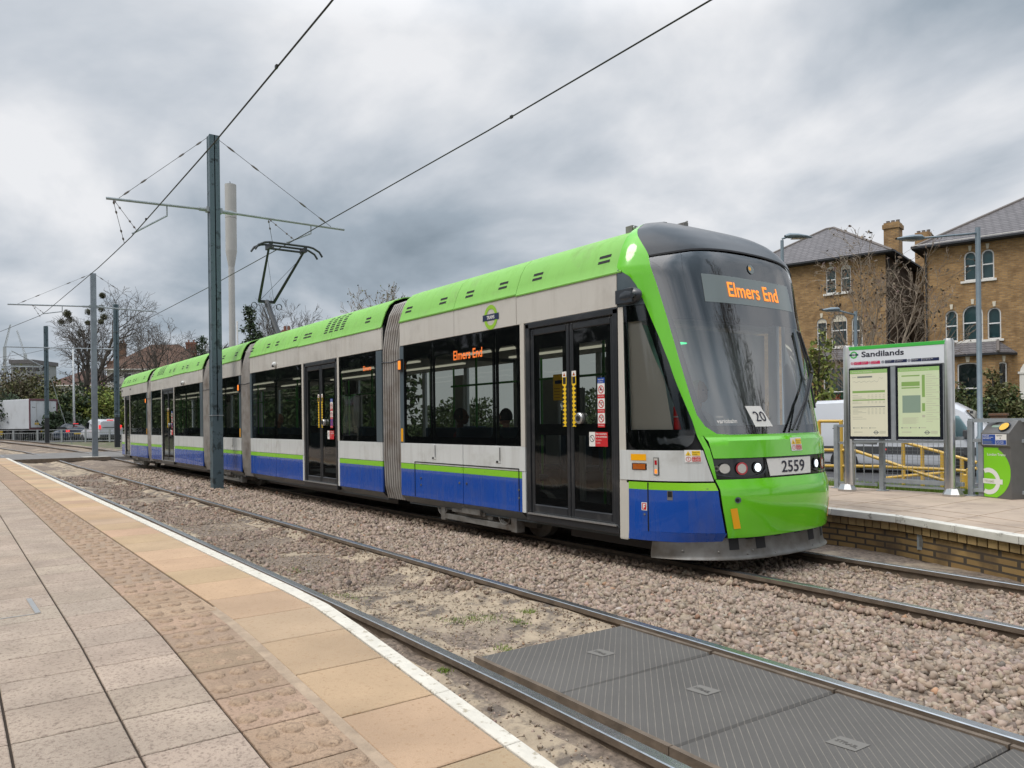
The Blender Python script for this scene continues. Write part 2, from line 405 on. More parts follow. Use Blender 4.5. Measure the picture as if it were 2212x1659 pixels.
secs = {   # x range of each section, panel joints, door range, window panes
    1: dict(x=(-10.52, -5.77), j=(-8.76,), door=(-7.35, -5.77), win=((-10.40, -9.56), (-9.555, -7.99), (-7.985, -7.47)), frames=((-10.52, -10.40),), roofj=(-8.95, -7.52), vents=(-10.3, -9.3, -8.62, -7.85, -7.15, -6.0)),
    2: dict(x=(-17.74, -11.13), j=(-16.05,), door=(-14.46, -12.89), win=((-17.62, -16.06), (-16.055, -14.59), (-12.80, -11.33)), frames=((-17.74, -17.62), (-11.33, -11.13)), roofj=(-16.34, -14.74, -13.13), vents=(-17.7, -16.6, -16.05, -15.0, -14.45, -14.25, -11.7), grille=(-13.45, -12.62)),
    3: dict(x=(-21.10, -18.44), j=(-19.6,), door=None, win=((-20.98, -19.7), (-19.695, -18.56)), frames=((-21.10, -20.98), (-18.56, -18.44)), roofj=(-19.8,), vents=(-20.9, -19.95, -18.9)),
    4: dict(x=(-28.32, -21.79), j=(-23.6,), door=(-26.67, -25.10), win=((-28.2, -26.75), (-25.0, -23.62), (-23.615, -22.06)), frames=((-28.32, -28.2), (-22.06, -21.79)), roofj=(-26.3, -25.0, -23.4), vents=(-28.2, -25.7, -25.2, -24.1, -23.6, -22.4), grille=(-27.4, -26.55)),
    5: dict(x=(-33.72, -28.94), j=(-30.6,), door=(-33.04, -32.08), win=((-31.98, -30.62), (-30.615, -29.06)), frames=((-29.06, -28.94),), roofj=(-31.4,), vents=(-33.3, -32.6, -32.2, -31.5, -31.1, -29.6)),
}
def slab(mb, x0, x1, z0, z1, out=0., th=.03, mi=0, sgn=-1):
    ya, yb = sgn * (HW + out), sgn * (HW + out - th)
    mb.box(x0, x1, min(ya, yb), max(ya, yb), z0, z1, mi)
g_ = .006
for k, d in secs.items():
    x0, x1 = d['x']; door = d['door']
    fx1 = x1
    # structural shell: floor, ceiling, dark backing of the waist and cantrail
    m = MB()
    m.box(x0, x1, -HW + .03, HW - .03, .36, .42); m.box(x0, x1, -HW + .05, HW - .05, 2.56, 2.62, 1)
    for s in (-1, 1):
        spans = [(x0, x1)] if not (door and s < 0) else [(x0, door[0]), (door[1], x1)]
        for a, b in spans:
            if b - a > .02: slab(m, a, b, .40, Z_WB - .01, -.03, .03, 0, s)
        slab(m, x0, x1, Z_WT - .02, 3.06, -.03, .03, 0, s)
    # roof deck
    g = []
    for s, rr in ((-1, ROOF), (1, ROOF[::-1])):
        for i_, z in rr: g.append((s * (HW - i_ - .05), z - .03))
    m.sheet([[(x, y, z) for y, z in g] for x in (x0, x1)])
    body = tpart(m, 'car_body', ['black_satin', 'interior_light'], fix=False)
    # lower panels
    cut = [x0] + list(d['j']) + [x1]
    segs = []
    for a, b in zip(cut[:-1], cut[1:]):
        if door:
            for c, e in ((a, min(b, door[0] - .02)), (max(a, door[1] + .02), b)):
                if e - c > .05: segs.append((c, e))
        else: segs.append((a, b))
    ms, mg, mw, mc = MB(), MB(), MB(), MB()
    for a, b in segs:
        pil = .07
        aw = a + (pil if door and abs(a - door[1] - .02) < .01 else 0); bw = b - (pil if door and abs(b - door[0] + .02) < .01 else 0)
        slab(ms, aw + g_, bw - g_, Z_SK, Z_BL, 0, .03); slab(mg, aw + g_, bw - g_, Z_BL, Z_GR, 0, .03)
        slab(mw, a + g_, b - g_, Z_GR + g_, Z_WB, 0, .03)
        if aw > a: slab(mw, a, aw, Z_SK, Z_GR, 0.001, .03)
        if bw < b: slab(mw, bw, b, Z_SK, Z_GR, 0.001, .03)
        ms.add([(aw + g_, -HW + .0005, Z_SK), (bw - g_, -HW, Z_SK), (bw - g_, -HW + .10, Z_SK - .10), (aw + g_, -HW + .10, Z_SK - .10)], [(0, 1, 2, 3)], 1)
    for s in (1,):
        slab(ms, x0, x1, Z_SK, Z_BL, 0, .03, 0, 1); slab(mg, x0, x1, Z_BL, Z_GR, 0, .03, 0, 1); slab(mw, x0, x1, Z_GR, Z_WB, 0, .03, 0, 1)
    cj = sorted([x0] + [j for j in d['roofj'] if x0 < j < x1] + [x1])
    for s in (-1, 1):
        for a, b in zip(cj[:-1], cj[1:]): slab(mc, a + .004, b - .004, Z_WT + .012, Z_CT, 0, .03, 0, s)
    tparts(ms, 'skirt', ['blue_paint', 'slate_paint'], body, bevel=.004); tparts(mg, 'stripe', 'stripe_green', body, bevel=.003)
    tparts(mw, 'waist_panel', 'white_panel', body, bevel=.004); tparts(mc, 'cantrail', 'beige_panel', body, bevel=.004)
    # pillars and corner frames
    mp_, mf = MB(), MB()
    for a, b in d['frames']: slab(mf, a, b, Z_WB, Z_WT, .002, .03)
    if door:
        for xx, w in ((door[0] - .10, .08), (door[1] + .02, .08)):
            if x0 < xx < x1 - .05: slab(mp_, xx, xx + w, Z_WB, Z_WT + .012, .002, .03)
    if mf.v: tparts(mf, 'corner_frame', 'slate_paint', body)
    if mp_.v: tparts(mp_, 'door_pillar', 'pillar_white', body)
    # windows
    for a, b in d['win']:
        m = MB(); r_ = .05
        m.add([side(a + .003, Z_WB + .005, .0), side(b - .003, Z_WB + .005, .0), side(b - .003, Z_WT, .0), side(a + .003, Z_WT, .0)], [(0, 1, 2, 3)])
        w = tpart(m, 'window', 'glass_side', None, fix=False)
        # printed black border behind the pane
        m = MB(); bw = .07
        ou = [(a, Z_WB), (b, Z_WB), (b, Z_WT), (a, Z_WT)]
        inn = rrect(a + bw, Z_WB + .10, b - bw, Z_WT - .22, .09)
        tri = tessellate_polygon([[Vector((u, v, 0)) for u, v in ou], [Vector((u, v, 0)) for u, v in inn]])
        m.add([side(u, v, -.012) for u, v in ou + inn], [tuple(t) for t in tri])
        tpart(m, 'window_border', 'black_gloss', w)
    # far side: one long row of panes
    m = MB(); m.add([(x0, HW, Z_WB), (x1, HW, Z_WB), (x1, HW, Z_WT), (x0, HW, Z_WT)], [(0, 1, 2, 3)])
    w = tpart(m, 'window', 'glass_side', None, fix=False)
    m = MB(); nn_ = max(1, int((x1 - x0) / 1.5)); st = (x1 - x0) / nn_
    for i in range(nn_ + 1): slab(m, x0 + i * st - .06, x0 + i * st + .06, Z_WB, Z_WT, -.01, .05, 0, 1)
    tpart(m, 'window_border', 'cab_wall', w)
    # roof covers
    cj = sorted([x0] + [j for j in d['roofj'] if x0 < j < x1] + [x1 + (.08 if k == 1 else 0)])
    for a, b in zip(cj[:-1], cj[1:]):
        m = MB()
        for s in (-1, 1):
            prof = [(-.015, 3.03)] + ROOF
            be = b - .004 if s < 0 or k != 1 or b < -6 else -6.9
            top = [[(x, s * (HW - i_), z) for i_, z in prof] for x in (a + .004, be)]
            m.sheet(top if s < 0 else [r[::-1] for r in top])
            low = [[(x, s * (HW + .015), 3.03), (x, s * (HW - .05), 3.045)] for x in (a + .004, b - .004)]
            m.sheet(low)
        m.sheet([[(x, y, 3.61) for y in (-HW + 1.1, HW - 1.1)] for x in (a + .004, be)])
        o = tpart(m, 'roof_cover', 'green_roof', smooth=True, angle=50)
        so = o.modifiers.new('thick', 'SOLIDIFY'); so.thickness = .015; so.offset = -1
        o.modifiers.new('split', 'EDGE_SPLIT').split_angle = R(45)
        m = MB()
        def rf(x, z, l=.003):
            i_ = np.interp(z, [q[1] for q in ROOF], [q[0] for q in ROOF]); return (x, -HW + i_ - l, z)
        for v in d['vents']:
            if a < v < b:
                for zz in (3.165, 3.225):
                    m.add([rf(v - .09, zz), rf(v + .09, zz), rf(v + .09, zz + .03), rf(v - .09, zz + .03)], [(0, 1, 2, 3)])
        if m.v: tparts(m, 'vent_slot', 'black_gap', o)
        m = MB()
        if 'grille' in d:
            for i in range(4):
                for j in range(7):
                    v = d['grille'][0] + i * .24; zz = 3.16 + j * .045
                    if a < v < b: m.add([rf(v - .075, zz), rf(v + .075, zz), rf(v + .075, zz + .024), rf(v - .075, zz + .024)], [(0, 1, 2, 3)])
        if m.v: tpart(m, 'vent_grille', 'black_gap', o)
    # underframe sill
    m = MB(); m.box(x0 + .05, x1 - .05, -HW + .12, HW - .12, .26, .37)
    tparts(m, 'sill', 'slate_paint', body)

# ---- doors
def door(a, b, k):
    m = MB(); mid = (a + b) / 2
    z0, z1 = (.36, Z_WT)
    slab(m, a, a + .075, z0, z1, .0, .06); slab(m, b - .075, b, z0, z1, .0, .06); slab(m, a, b, z1 - .06, z1 + .01, .0, .06); slab(m, a, b, z0 - .05, z0 + .03, .01, .08)
    fr = tpart(m, 'door', 'door_frame', bevel=.008)
    m = MB(); slab(m, a + .05, b - .02, z0 + .03, z0 + .045, .03, .06); tpart(m, 'threshold', 'alu', fr)
    leaves = [(a + .08, mid - .006), (mid + .006, b - .08)] if b - a > 1.2 else [(a + .08, b - .08)]
    for i, (c, e) in enumerate(leaves):
        m = MB(); w = .05
        y_ = -.018
        slab(m, c, c + w, z0 + .05, z1 - .07, y_, .04); slab(m, e - w, e, z0 + .05, z1 - .07, y_, .04); slab(m, c + w, e - w, z1 - .15, z1 - .07, y_, .04); slab(m, c + w, e - w, z0 + .05, z0 + .15, y_, .04)
        tpart(m, 'door_leaf', 'door_frame', fr, bevel=.012)
        m = MB(); m.add([side(c + .04, z0 + .14, -.03), side(e - .04, z0 + .14, -.03), side(e - .04, z1 - .14, -.03), side(c + .04, z1 - .14, -.03)], [(0, 1, 2, 3)])
        tpart(m, 'door_glass', 'glass_side', fr, fix=False)
        m = MB(); ou = [(c + .04, z0 + .14), (e - .04, z0 + .14), (e - .04, z1 - .14), (c + .04, z1 - .14)]
        hA = [(c + .14, 1.46), (e - .14, 1.46), (e - .14, 2.35), (c + .14, 2.35)]; hB = [(c + .12, .60), (e - .10, .60), (e - .10, 1.33), (c + .12, 1.33)]
        tri = tessellate_polygon([[Vector((u, v, 0)) for u, v in q] for q in (ou, hA, hB)])
        m.add([side(u, v, -.042) for u, v in ou + hA + hB], [tuple(t) for t in tri]); tpart(m, 'glass_border', 'black_satin', fr)
    if len(leaves) == 2:
        for s, c in ((-1, mid - .082), (1, mid + .082)):
            m = MB(); L0 = -.012; w = .036
            rect(m, side, c - w, 1.43, c + w, 2.05, 0, L0); rect(m, side, c - w, 1.99, c + w, 2.05, 1, L0 + .001); rect(m, side, c - .026, 1.91, c + .026, 1.985, 3, L0 + .001)
            m.add([side(c - .022, 2.0, L0 + .002), side(c + .022, 2.0, L0 + .002), side(c, 2.04, L0 + .002)], [(0, 1, 2)], 2)
            n = 10
            for i in range(n):
                zz = 1.43 + i * .047
                m.add([side(c - s * w * -1, zz, L0 + .0015), side(c + s * w, zz + .047, L0 + .0015), side(c + s * w * -.05, zz + .0235, L0 + .0015)], [(0, 1, 2)], 3)
                m.add([side(c - s * w, zz + .0235 - .0235, L0 + .0015), side(c - s * w, zz + .047, L0 + .0015), side(c - s * w * .45, zz + .0235, L0 + .0015)], [(0, 1, 2)], 3)
            tpart(m, 'hazard_strip', ['sticker_yellow', 'sticker_white', 'lamp_amber', 'black_satin'], fr)
        m = MB(); c = mid + .185
        m.lathe((c, -HW - .0, 1.52), [(.062, .02), (.062, -.015), (.05, -.025)], 20, 0, 'Y'); m.lathe((c, -HW - .02, 1.52), [(.032, .0), (.03, -.012)], 14, 1, 'Y')
        tpart(m, 'door_button', ['alu', 'black_satin'], fr)
        # prohibition stickers
        m = MB(); L0 = -.012; x_ = b - .27; w = .055
        rect(m, side, x_ - w, 1.89, x_ + w, 1.95, 2, L0)
        put_text(m, side, 'Please mind', x_ - w + .01, 1.925, .014, .085, 0, 0, L0 + .001); put_text(m, side, 'the doors', x_ - w + .01, 1.90, .014, .07, 0, 0, L0 + .001)
        for i in range(3):
            zz = 1.75 - i * .155
            rect(m, side, x_ - w, zz - .02 + .0, x_ + w, zz + .14, 0, L0); disc(m, side, x_, zz + .075, .044, 1, L0 + .001, 18, .034)
            if i == 2 and k != 1:
                rect(m, side, x_ - w, zz - .02, x_ + w, zz + .14, 2, L0 + .0005)
            pts = ((-.03, .03), (0, .0), (.02, .03)) if i else ((-.02, .0), (.02, .0), (.0, .03))
            for p_, q_ in pts: disc(m, side, x_ + p_ * .7, zz + .072 + q_ * .6, .009, 3, L0 + .0015, 8)
            m.add([side(x_ - .03, zz + .10, L0 + .002), side(x_ - .025, zz + .107, L0 + .002), side(x_ + .03, zz + .05, L0 + .002), side(x_ + .025, zz + .043, L0 + .002)], [(0, 1, 2, 3)], 1)
            rect(m, side, x_ - w, zz - .02, x_ + w, zz + .022, 1, L0 + .001)
            put_text(m, side, ('No cycles', 'No smoking', 'No skating')[i], x_ - w + .008, zz - .004, .016, .09, 0, 0, L0 + .002)
        tpart(m, 'prohibition_sticker', ['sticker_white', 'sticker_red', 'sticker_blue', 'ink'], fr)
        m = MB(); x_ = b - .465
        rect(m, side, x_, 1.215, x_ + .29, 1.37, 1, L0); rect(m, side, x_ - .0, 1.215, x_ + .095, 1.37, 0, L0 + .001)
        disc(m, side, x_ + .047, 1.30, .038, 2, L0 + .002, 18, .031); m.add([side(x_ + .02, 1.325, L0 + .002), side(x_ + .026, 1.329, L0 + .002), side(x_ + .075, 1.275, L0 + .002), side(x_ + .069, 1.271, L0 + .002)], [(0, 1, 2, 3)], 2)
        for i, (tx, h, ww) in enumerate((('No e-scooters', .022, .17), ('or e-unicycles', .022, .175), ('Removal of this', .011, .09), ('is unlawful', .011, .07))):
            put_text(m, side, tx, x_ + .105, 1.342 - i * .031, h, ww, 0, .01 if i < 2 else 0, L0 + .002)
        tpart(m, 'prohibition_sticker', ['sticker_white', 'sticker_red', 'ink'], fr)
    return fr
for k, d in secs.items():
    if d['door']: f_ = door(*d['door'], k)
    if k == 1:   # yellow notice inside the left leaf
        m = MB(); rect(m, side, -6.87, 1.73, -6.70, 2.03, 0, -.036); rect(m, side, -6.84, 1.92, -6.70, 1.96, 1, -.0355)
        for i in range(4): rect(m, side, -6.855, 1.76 + i * .035, -6.75, 1.765 + i * .035, 2, -.0355)
        tpart(m, 'notice', ['sticker_yellow', 'logo_navy', 'ink'], f_)

# ---- bellows
for xa, xb in ((-11.13, -10.52), (-18.44, -17.74), (-21.79, -21.10), (-28.94, -28.32)):
    n = 8; prof = [(.07, .30), (.02, .5), (0, 1.), (0, 2.2), (.0, 2.62), (.045, 2.95), (.12, 3.22), (.22, 3.40), (.42, 3.48), (1.0, 3.5)]
    pts = [(-(HW - i_), z) for i_, z in prof] + [((HW - i_), z) for i_, z in prof[::-1]]
    m = MB(); m.sheet([[(x, y * (HW - .045) / HW, z - (.04 if z > 3 else 0)) for y, z in pts] for x in (xa, xb)])
    o = tpart(m, 'bellows', 'bellows_cloth')
    m = MB(); w_ = .019
    for i in range(n):
        x = xa + (xb - xa) * (i + .5) / n
        P_ = [[(x + q, y * (HW + d_) / HW, z + (d_ if z > 3 else 0)) for y, z in pts] for q, d_ in ((-w_, -.045), (-w_ * .8, -.012), (0., -.003), (w_ * .8, -.012), (w_, -.045))]
        m.sheet(P_)
    rb_ = tpart(m, 'fold_ridges', 'bellows_grey', o)
    m = MB(); m.tube([(xa, -HW - .0, 2.46), (xa + .3, -HW + .005, 2.44), (xb, -HW - .0, 2.46)], .008, 5); tpart(m, 'strap', 'black_satin', o)

# ---- bogies and underframe
for xc in (-8.70, -19.77, -31.2):
    m = MB()
    m.box(xc - .95, xc + .95, -.9, .9, .12, .34); m.box(xc - .42, xc + .42, -1.22, -1.0, .20, .38)
    m.cbox(xc - .52, xc + .30, -1.26, -1.05, .24, .40, .02); m.box(xc - .2, xc + .25, -1.30, -1.22, .25, .33)
    m.bar((xc - .80, -1.22, .16), (xc + .95, -1.22, .15), .05, .075)
    for q in (-.78, .93): m.box(xc + q - .06, xc + q + .06, -1.25, -1.12, .10, .34)
    for q in (-.72, .80):
        for j in range(3): m.tube([(xc + q - .08 + .12 * math.cos(t) , -1.20 - j * .02, .30 - .11 * math.sin(t) - j * .01) for t in np.linspace(0, math.pi, 8)], .012, 5)
    m.bar((xc - .95, -1.15, .2), (xc - .85, -1.15, .38), .05, .06)
    bo = tpart(m, 'bogie', 'bogie_grey', bevel=.008)
    for q in (-.9, .9):
        for s in (-1, 1):
            m = MB(); m.lathe((xc + q, s * .755, .30), [(.30, -.065), (.30, .05), (.27, .065), (.12, .06)], 24, 0, 'Y'); tpart(m, 'wheel', 'bogie_grey', bo, smooth=True, angle=35)
m = MB()
for xa, xb in ((-17.5, -11.3), (-28.1, -22.0)): m.box(xa, xb, -1.0, 1.0, .16, .33)
m.box(-6.9, -5.5, -1.05, 1.05, .14, .33)
tparts(m, 'underframe', 'black_satin')

# ---- side marker lamps
for x in (-10.46, -18.50, -29.0):
    m = MB(); m.box(x - .045, x + .045, -HW - .035, -HW, 2.28, 2.47, 0); m.box(x - .03, x + .03, -HW - .05, -HW - .03, 2.31, 2.44, 1)
    tpart(m, 'side_marker_lamp', ['black_satin', 'marker_lit'], bevel=.006)
    m = MB(); m.box(x - .028, x + .028, -HW - .008, -HW, 1.21, 1.41); tpart(m, 'side_reflector', 'reflector_orange')
for x, z in ((-16.02, 2.76), (-23.8, 2.75)):
    m = MB(); m.sphere((x, -HW - .02, z), .06, .06, .06); m.lathe((x, -HW - .05, z - .03), [(.03, 0), (.03, -.03)], 10, 1, 'Y'); tpart(m, 'side_camera', ['white_panel', 'black_gloss'], smooth=True)

# ---- destination text in the side window, roundel on the cantrail
m = MB(); put_text(m, side, 'Elmers End', -8.965, 2.345, .125, .70, 0, .012, .003); tpart(m, 'side_display', 'led_orange_side')
m = MB(); put_text(m, side, 'Elmers', -11.80, 2.37, .075, .3, 0, .012, .003); tpart(m, 'side_display', 'led_orange_side')
m = MB(); disc(m, side, -8.06, 2.83, .148, 0, .004, 32, .098, .158); rect(m, side, -8.24, 2.79, -7.88, 2.87, 1, .005); put_text(m, side, 'TRAMS', -8.145, 2.808, .044, .17, 2, .02, .006)
tpart(m, 'roundel', ['logo_green', 'logo_navy', 'sticker_white'])
# small fittings on the waist panels
for x in (-9.52, -7.93, -19.1):
    m = MB(); slab(m, x - .065, x + .055, .97, 1.185, .006, .02); m.box(x - .04, x + .0, -HW - .012, -HW, .975, 1.0, 1); m.bar((x + .045, -HW - .012, 1.0), (x + .045, -HW - .012, 1.17), .008, .008, 1)
    tpart(m, 'flap_catch', ['white_panel', 'black_satin'], bevel=.004)
m = MB()
for x, z in ((-9.9, .68), (-9.9, .58), (-8.85, .67), (-8.67, .67), (-7.5, .66), (-7.5, .56)): m.lathe((x, -HW, z), [(.016, 0), (.014, -.012)], 8, 0, 'Y')
tparts(m, 'panel_bolt', 'steel_dirty')
m = MB(); P = [(-10.08, .40), (-10.08, .915), (-7.50, .915), (-7.50, .40)]
for (a, b), (c, e) in zip(P[:-1], P[1:]): m.bar((a, -HW - .0005, b), (c, -HW - .0005, e), .012, .012)
tpart(m, 'hatch_seam', 'black_gap')
m = MB(); rect(m, side, -33.6, 2.86, -33.45, 2.93, 0, .003); rect(m, side, -32.0, 2.86, -31.8, 2.92, 0, .003); tpart(m, 'fleet_number', 'ink')

# ---- interior: seats, poles, ceiling lamps
m = MB(); ms = MB(); ml = MB()
for k, d in secs.items():
    x0, x1 = d['x']; x = x0 + .6
    while x < x1 - .5:
        if not d['door'] or not (d['door'][0] - .35 < x < d['door'][1] + .35):
            for y in (-.95, .95): ms.box(x - .04, x + .04, y - .3, y + .3, .75, 1.42); ms.box(x, x + .42, y - .3, y + .3, .72, .80)
        x += .85
    ml.box(x0 + .4, x1 - .4, -.5, -.42, 2.53, 2.555); ml.box(x0 + .4, x1 - .4, .42, .5, 2.53, 2.555)
    for xx in ([d['door'][0] + .1, d['door'][1] - .1] if d['door'] else []) + [x0 + 1.0, x1 - 1.0]:
        m.tube([(xx, -.62, .42), (xx, -.62, 2.5)], .018, 6); m.tube([(xx, .62, .42), (xx, .62, 2.5)], .018, 6)
    m.tube([(x0 + .3, -.62, 2.05), (x1 - .3, -.62, 2.05)], .016, 6)
mi_ = MB()
for xa, xb, ya, za, zb in ((-10.0, -9.55, .98, .42, 2.2), (-8.55, -8.15, 1.0, .42, 2.45), (-7.25, -7.05, -.72, .42, 1.9), (-6.1, -5.88, -.70, .42, 2.5), (-17.3, -16.9, .98, .42, 2.2), (-12.7, -12.4, .98, .42, 2.4), (-15.0, -14.8, .9, .42, 2.4), (-24.6, -24.3, .98, .42, 2.3), (-27.8, -27.4, .98, .42, 2.3)):
    mi_.box(xa, xb, ya, ya + .06, za, zb)
tparts(mi_, 'interior_panel', 'interior_panel', bevel=.02)
tparts(m, 'grab_pole', 'interior_green'); tparts(ms, 'seat', 'seat_cloth', bevel=.02); tparts(ml, 'ceiling_lamp', 'lamp_tube')

# ================================================================== the nose
XS = -5.76; M_, K_ = 3.0, 1.9
_rz = [3.05, 3.15, 3.28, 3.40, 3.49, 3.58, 3.65, 3.685, 3.70]; _ri = [0, .03, .08, .15, .25, .42, .75, 1.1, 1.36]
def hw(z): return HW - float(np.interp(z, _rz, _ri))
def nx0(z):
    return float(np.interp(z, [.2, .35, .62, .80, .885, .9, 1.1, 1.28, 1.30, 3.2, 3.28, 3.40, 3.50, 3.58, 3.65, 3.70],
                           [-4.72, -4.66, -4.625, -4.63, -4.665, -4.67, -4.68, -4.70, -4.745, -5.165, -5.20, -5.31, -5.43, -5.57, -5.76, -6.15]))
def nose(phi, z, off=0., x0f=None, back=XS):
    def P(ph, zz):
        w = max(hw(zz), .001); x0 = (x0f or nx0)(zz); Ln = max(x0 - back, .02)
        s, c = math.sin(R(abs(ph))), max(0., math.cos(R(ph)))
        return Vector((x0 - Ln * (1 - c ** (2 / K_)), math.copysign(w * s ** (2 / M_), ph), zz))
    p = P(phi, z)
    if off:
        e = 1.2
        tu = P(min(phi + e, 90), z) - P(max(phi - e, -90), z); tv = P(phi, min(z + .02, 3.699)) - P(phi, z - .02)
        n = tu.cross(tv)
        if n.length > 1e-9: p = p + n.normalized() * off
    return p
def phi_a(a, z):
    return math.copysign(math.degrees(math.asin(min(1., abs(a) / hw(z)) ** (M_ / 2))), a)
def nz(a, v, l=0.): return nose(phi_a(a, v), v, .005 + l)
def rows(zs, Lf, Rf, nu, off, mb=None, mi=0, x0f=None, back=XS):
    mb = mb or MB(); g = []
    for z in zs:
        a, b = Lf(z), Rf(z); g.append([nose(a + (b - a) * i / nu, z, off, x0f, back) for i in range(nu + 1)])
    mb.sheet(g, mi); return mb
def ip(*pts):
    zs = [p[0] for p in pts]; ps = [p[1] for p in pts]; return lambda z: float(np.interp(z, zs, ps))
def npart(mb, name, mats, parent=None, th=.012, smooth=True):
    o = tpart(mb, name, mats, parent, smooth=smooth, angle=40, fix=False)
    if th:
        so = o.modifiers.new('thick', 'SOLIDIFY'); so.thickness = min(th, .006); so.offset = 0
        o.modifiers.new('split', 'EDGE_SPLIT').split_angle = R(50)
    return o
lin = lambda a, b, n: list(np.linspace(a, b, n))
PL = ip((.90, -35.2), (1.10, -38.5), (1.29, -41.0), (1.49, -42.9), (1.72, -46.7), (1.92, -50.0), (2.05, -51.5), (2.325, -56.3), (2.607, -62.5), (2.774, -66.7), (2.92, -71.7), (3.02, -80.), (3.06, -90), (3.7, -90))
PR = ip((.90, -34.2), (1.105, -35.8), (1.325, -38.2), (1.334, -24), (1.345, -31), (1.423, -36.5), (1.535, -39.9), (1.694, -41.8), (1.92, -43.9), (2.229, -46.9), (2.553, -50.2), (2.858, -54.2), (3.158, -59.5), (3.237, -63.1), (3.377, -71.5), (3.47, -79), (3.57, -89))
# dark shell behind the lower nose
m = rows(lin(.30, 1.36, 12), lambda z: -90, lambda z: 90, 40, -.03)
cabs = npart(m, 'cab_shell', 'black_gap', th=0)
m = MB(); m.box(-5.35, -4.95, -.72, .72, 1.10, 1.24); m.box(-5.82, -5.35, -.9, .9, 1.0, 1.05)
tpart(m, 'dashboard', 'black_satin', cabs)
# windscreen
zs = [1.336, 1.342, 1.36, 1.39, 1.43, 1.48, 1.54, 1.62] + lin(1.72, 3.30, 22)
WL = ip((1.336, -26), (1.342, -31), (1.36, -33.2), (1.423, -36.7), (1.535, -40), (1.694, -42), (1.92, -44.1), (2.229, -47.1), (2.553, -50.4), (2.858, -54.4), (3.158, -59.7), (3.3, -60.5))
m = rows(zs, WL, lambda z: -WL(z), 44, 0.)
ws = npart(m, 'windscreen', 'glass_front', th=0)
# printed black border and the dark band round the destination display (behind the glass)
m = rows(lin(2.50, 3.30, 10), lambda z: WL(z), lambda z: -WL(z), 44, -.012)
for sg in (-1, 1):
    rows(lin(1.40, 2.50, 16), (lambda z: WL(z)) if sg < 0 else (lambda z: -WL(z) - 4.2), (lambda z: WL(z) + 4.2) if sg < 0 else (lambda z: -WL(z)), 4, -.012, m)
rows([1.336, 1.36, 1.40, 1.43], WL, lambda z: -WL(z), 44, -.012, m)
npart(m, 'windscreen_border', 'black_gloss', ws, th=0)
m = MB(); rows(lin(2.69, 2.985, 4), ip((2.69, -24.5), (2.985, -24.2)), ip((2.69, 23.5), (2.985, 22.5)), 24, .003, m)
npart(m, 'destination_display', 'display_glass', ws, th=0)
m = MB(); put_text(m, nz, 'Elmers End', -.43, 2.765, .155, .85, 0, .012, .005); tpart(m, 'destination_text', 'led_orange', ws)
m = MB(); disc(m, nz, .02, 3.10, .05, 0, .004, 20); disc(m, nz, .0, 3.105, .022, 1, .006, 12); tpart(m, 'top_marker_lamp', ['display_glass', 'reflector_orange'], ws)
m = MB()
F3 = lambda a, v, l=0.: nose(phi_a(a, v), v, .004 + l)
put_text(m, F3, 'variobahn', -.85, 1.452, .042, .21, 0, .02, 0); put_text(m, F3, 'STADLER', -.85, 1.508, .014, .07, 0, .0, 0)
tpart(m, 'maker_lettering', 'sticker_white', ws)
m = MB(); card = [(-.505, 1.622), (-.285, 1.62), (-.145, 1.418), (-.415, 1.412)]
fcard = lambda a, v, l=0.: nose(phi_a(a, v), v, .004 + l)
m.sheet([[fcard(card[3][0] + (card[2][0] - card[3][0]) * i / 6 + ((card[0][0] - card[3][0]) + ((card[1][0] - card[2][0]) - (card[0][0] - card[3][0])) * i / 6) * j / 4, 1.412 + .209 * j / 4) for i in range(7)] for j in range(5)])
put_text(m, lambda a, v, l: fcard(a - (v - 1.46) * .45, v, l), '20', -.385, 1.466, .10, .165, 1, .0, .006)
tpart(m, 'running_number_card', ['sticker_white', 'ink'], ws)
def wiper(pts, r):
    m = MB(); m.tube([nose(phi_a(a, z), z, o) for a, z, o in pts], r, 6); return m
m = wiper(((.10, 1.36, .05), (.40, 1.64, .07), (.76, 1.97, .06)), .014)
for q in (((.19, 1.36, .05), (.45, 1.66, .08), (.80, 1.97, .07)), ((.70, 2.46, .03), (.74, 2.1, .05), (.80, 1.60, .03)), ((.70, 2.44, .05), (.79, 1.98, .08)), ((.76, 2.0, .08), (.86, 1.93, .05))):
    m.tube([nose(phi_a(a, z), z, o) for a, z, o in q], .012, 6)
tpart(m, 'wiper', 'black_satin', ws)
# green front pillars (the left one faces the camera)
zs = [.905, 1.0, 1.105, 1.2, 1.325, 1.3345, 1.345, 1.38, 1.423, 1.48, 1.535, 1.6] + lin(1.694, 3.05, 16) + lin(3.08, 3.57, 12)
PRm = lambda z: min(PR(z), PR(1.345)) if 1.33 < z < 1.345 else PR(z)
m = rows(zs, PL, PR, 8, .012); npart(m, 'front_pillar', 'green_gloss')
m = rows([z for z in zs if z < 3.16], lambda z: -PR(z), lambda z: -PL(z), 8, .012); npart(m, 'front_pillar', 'green_gloss')
# hood under the windscreen, with its flange
HL = ip((1.10, -35.2), (1.325, -37.8))
m = rows([1.108, 1.16, 1.22, 1.27, 1.295, 1.31, 1.325, 1.334], HL, lambda z: -HL(z), 40, .016)
hd = npart(m, 'hood', 'green_gloss')
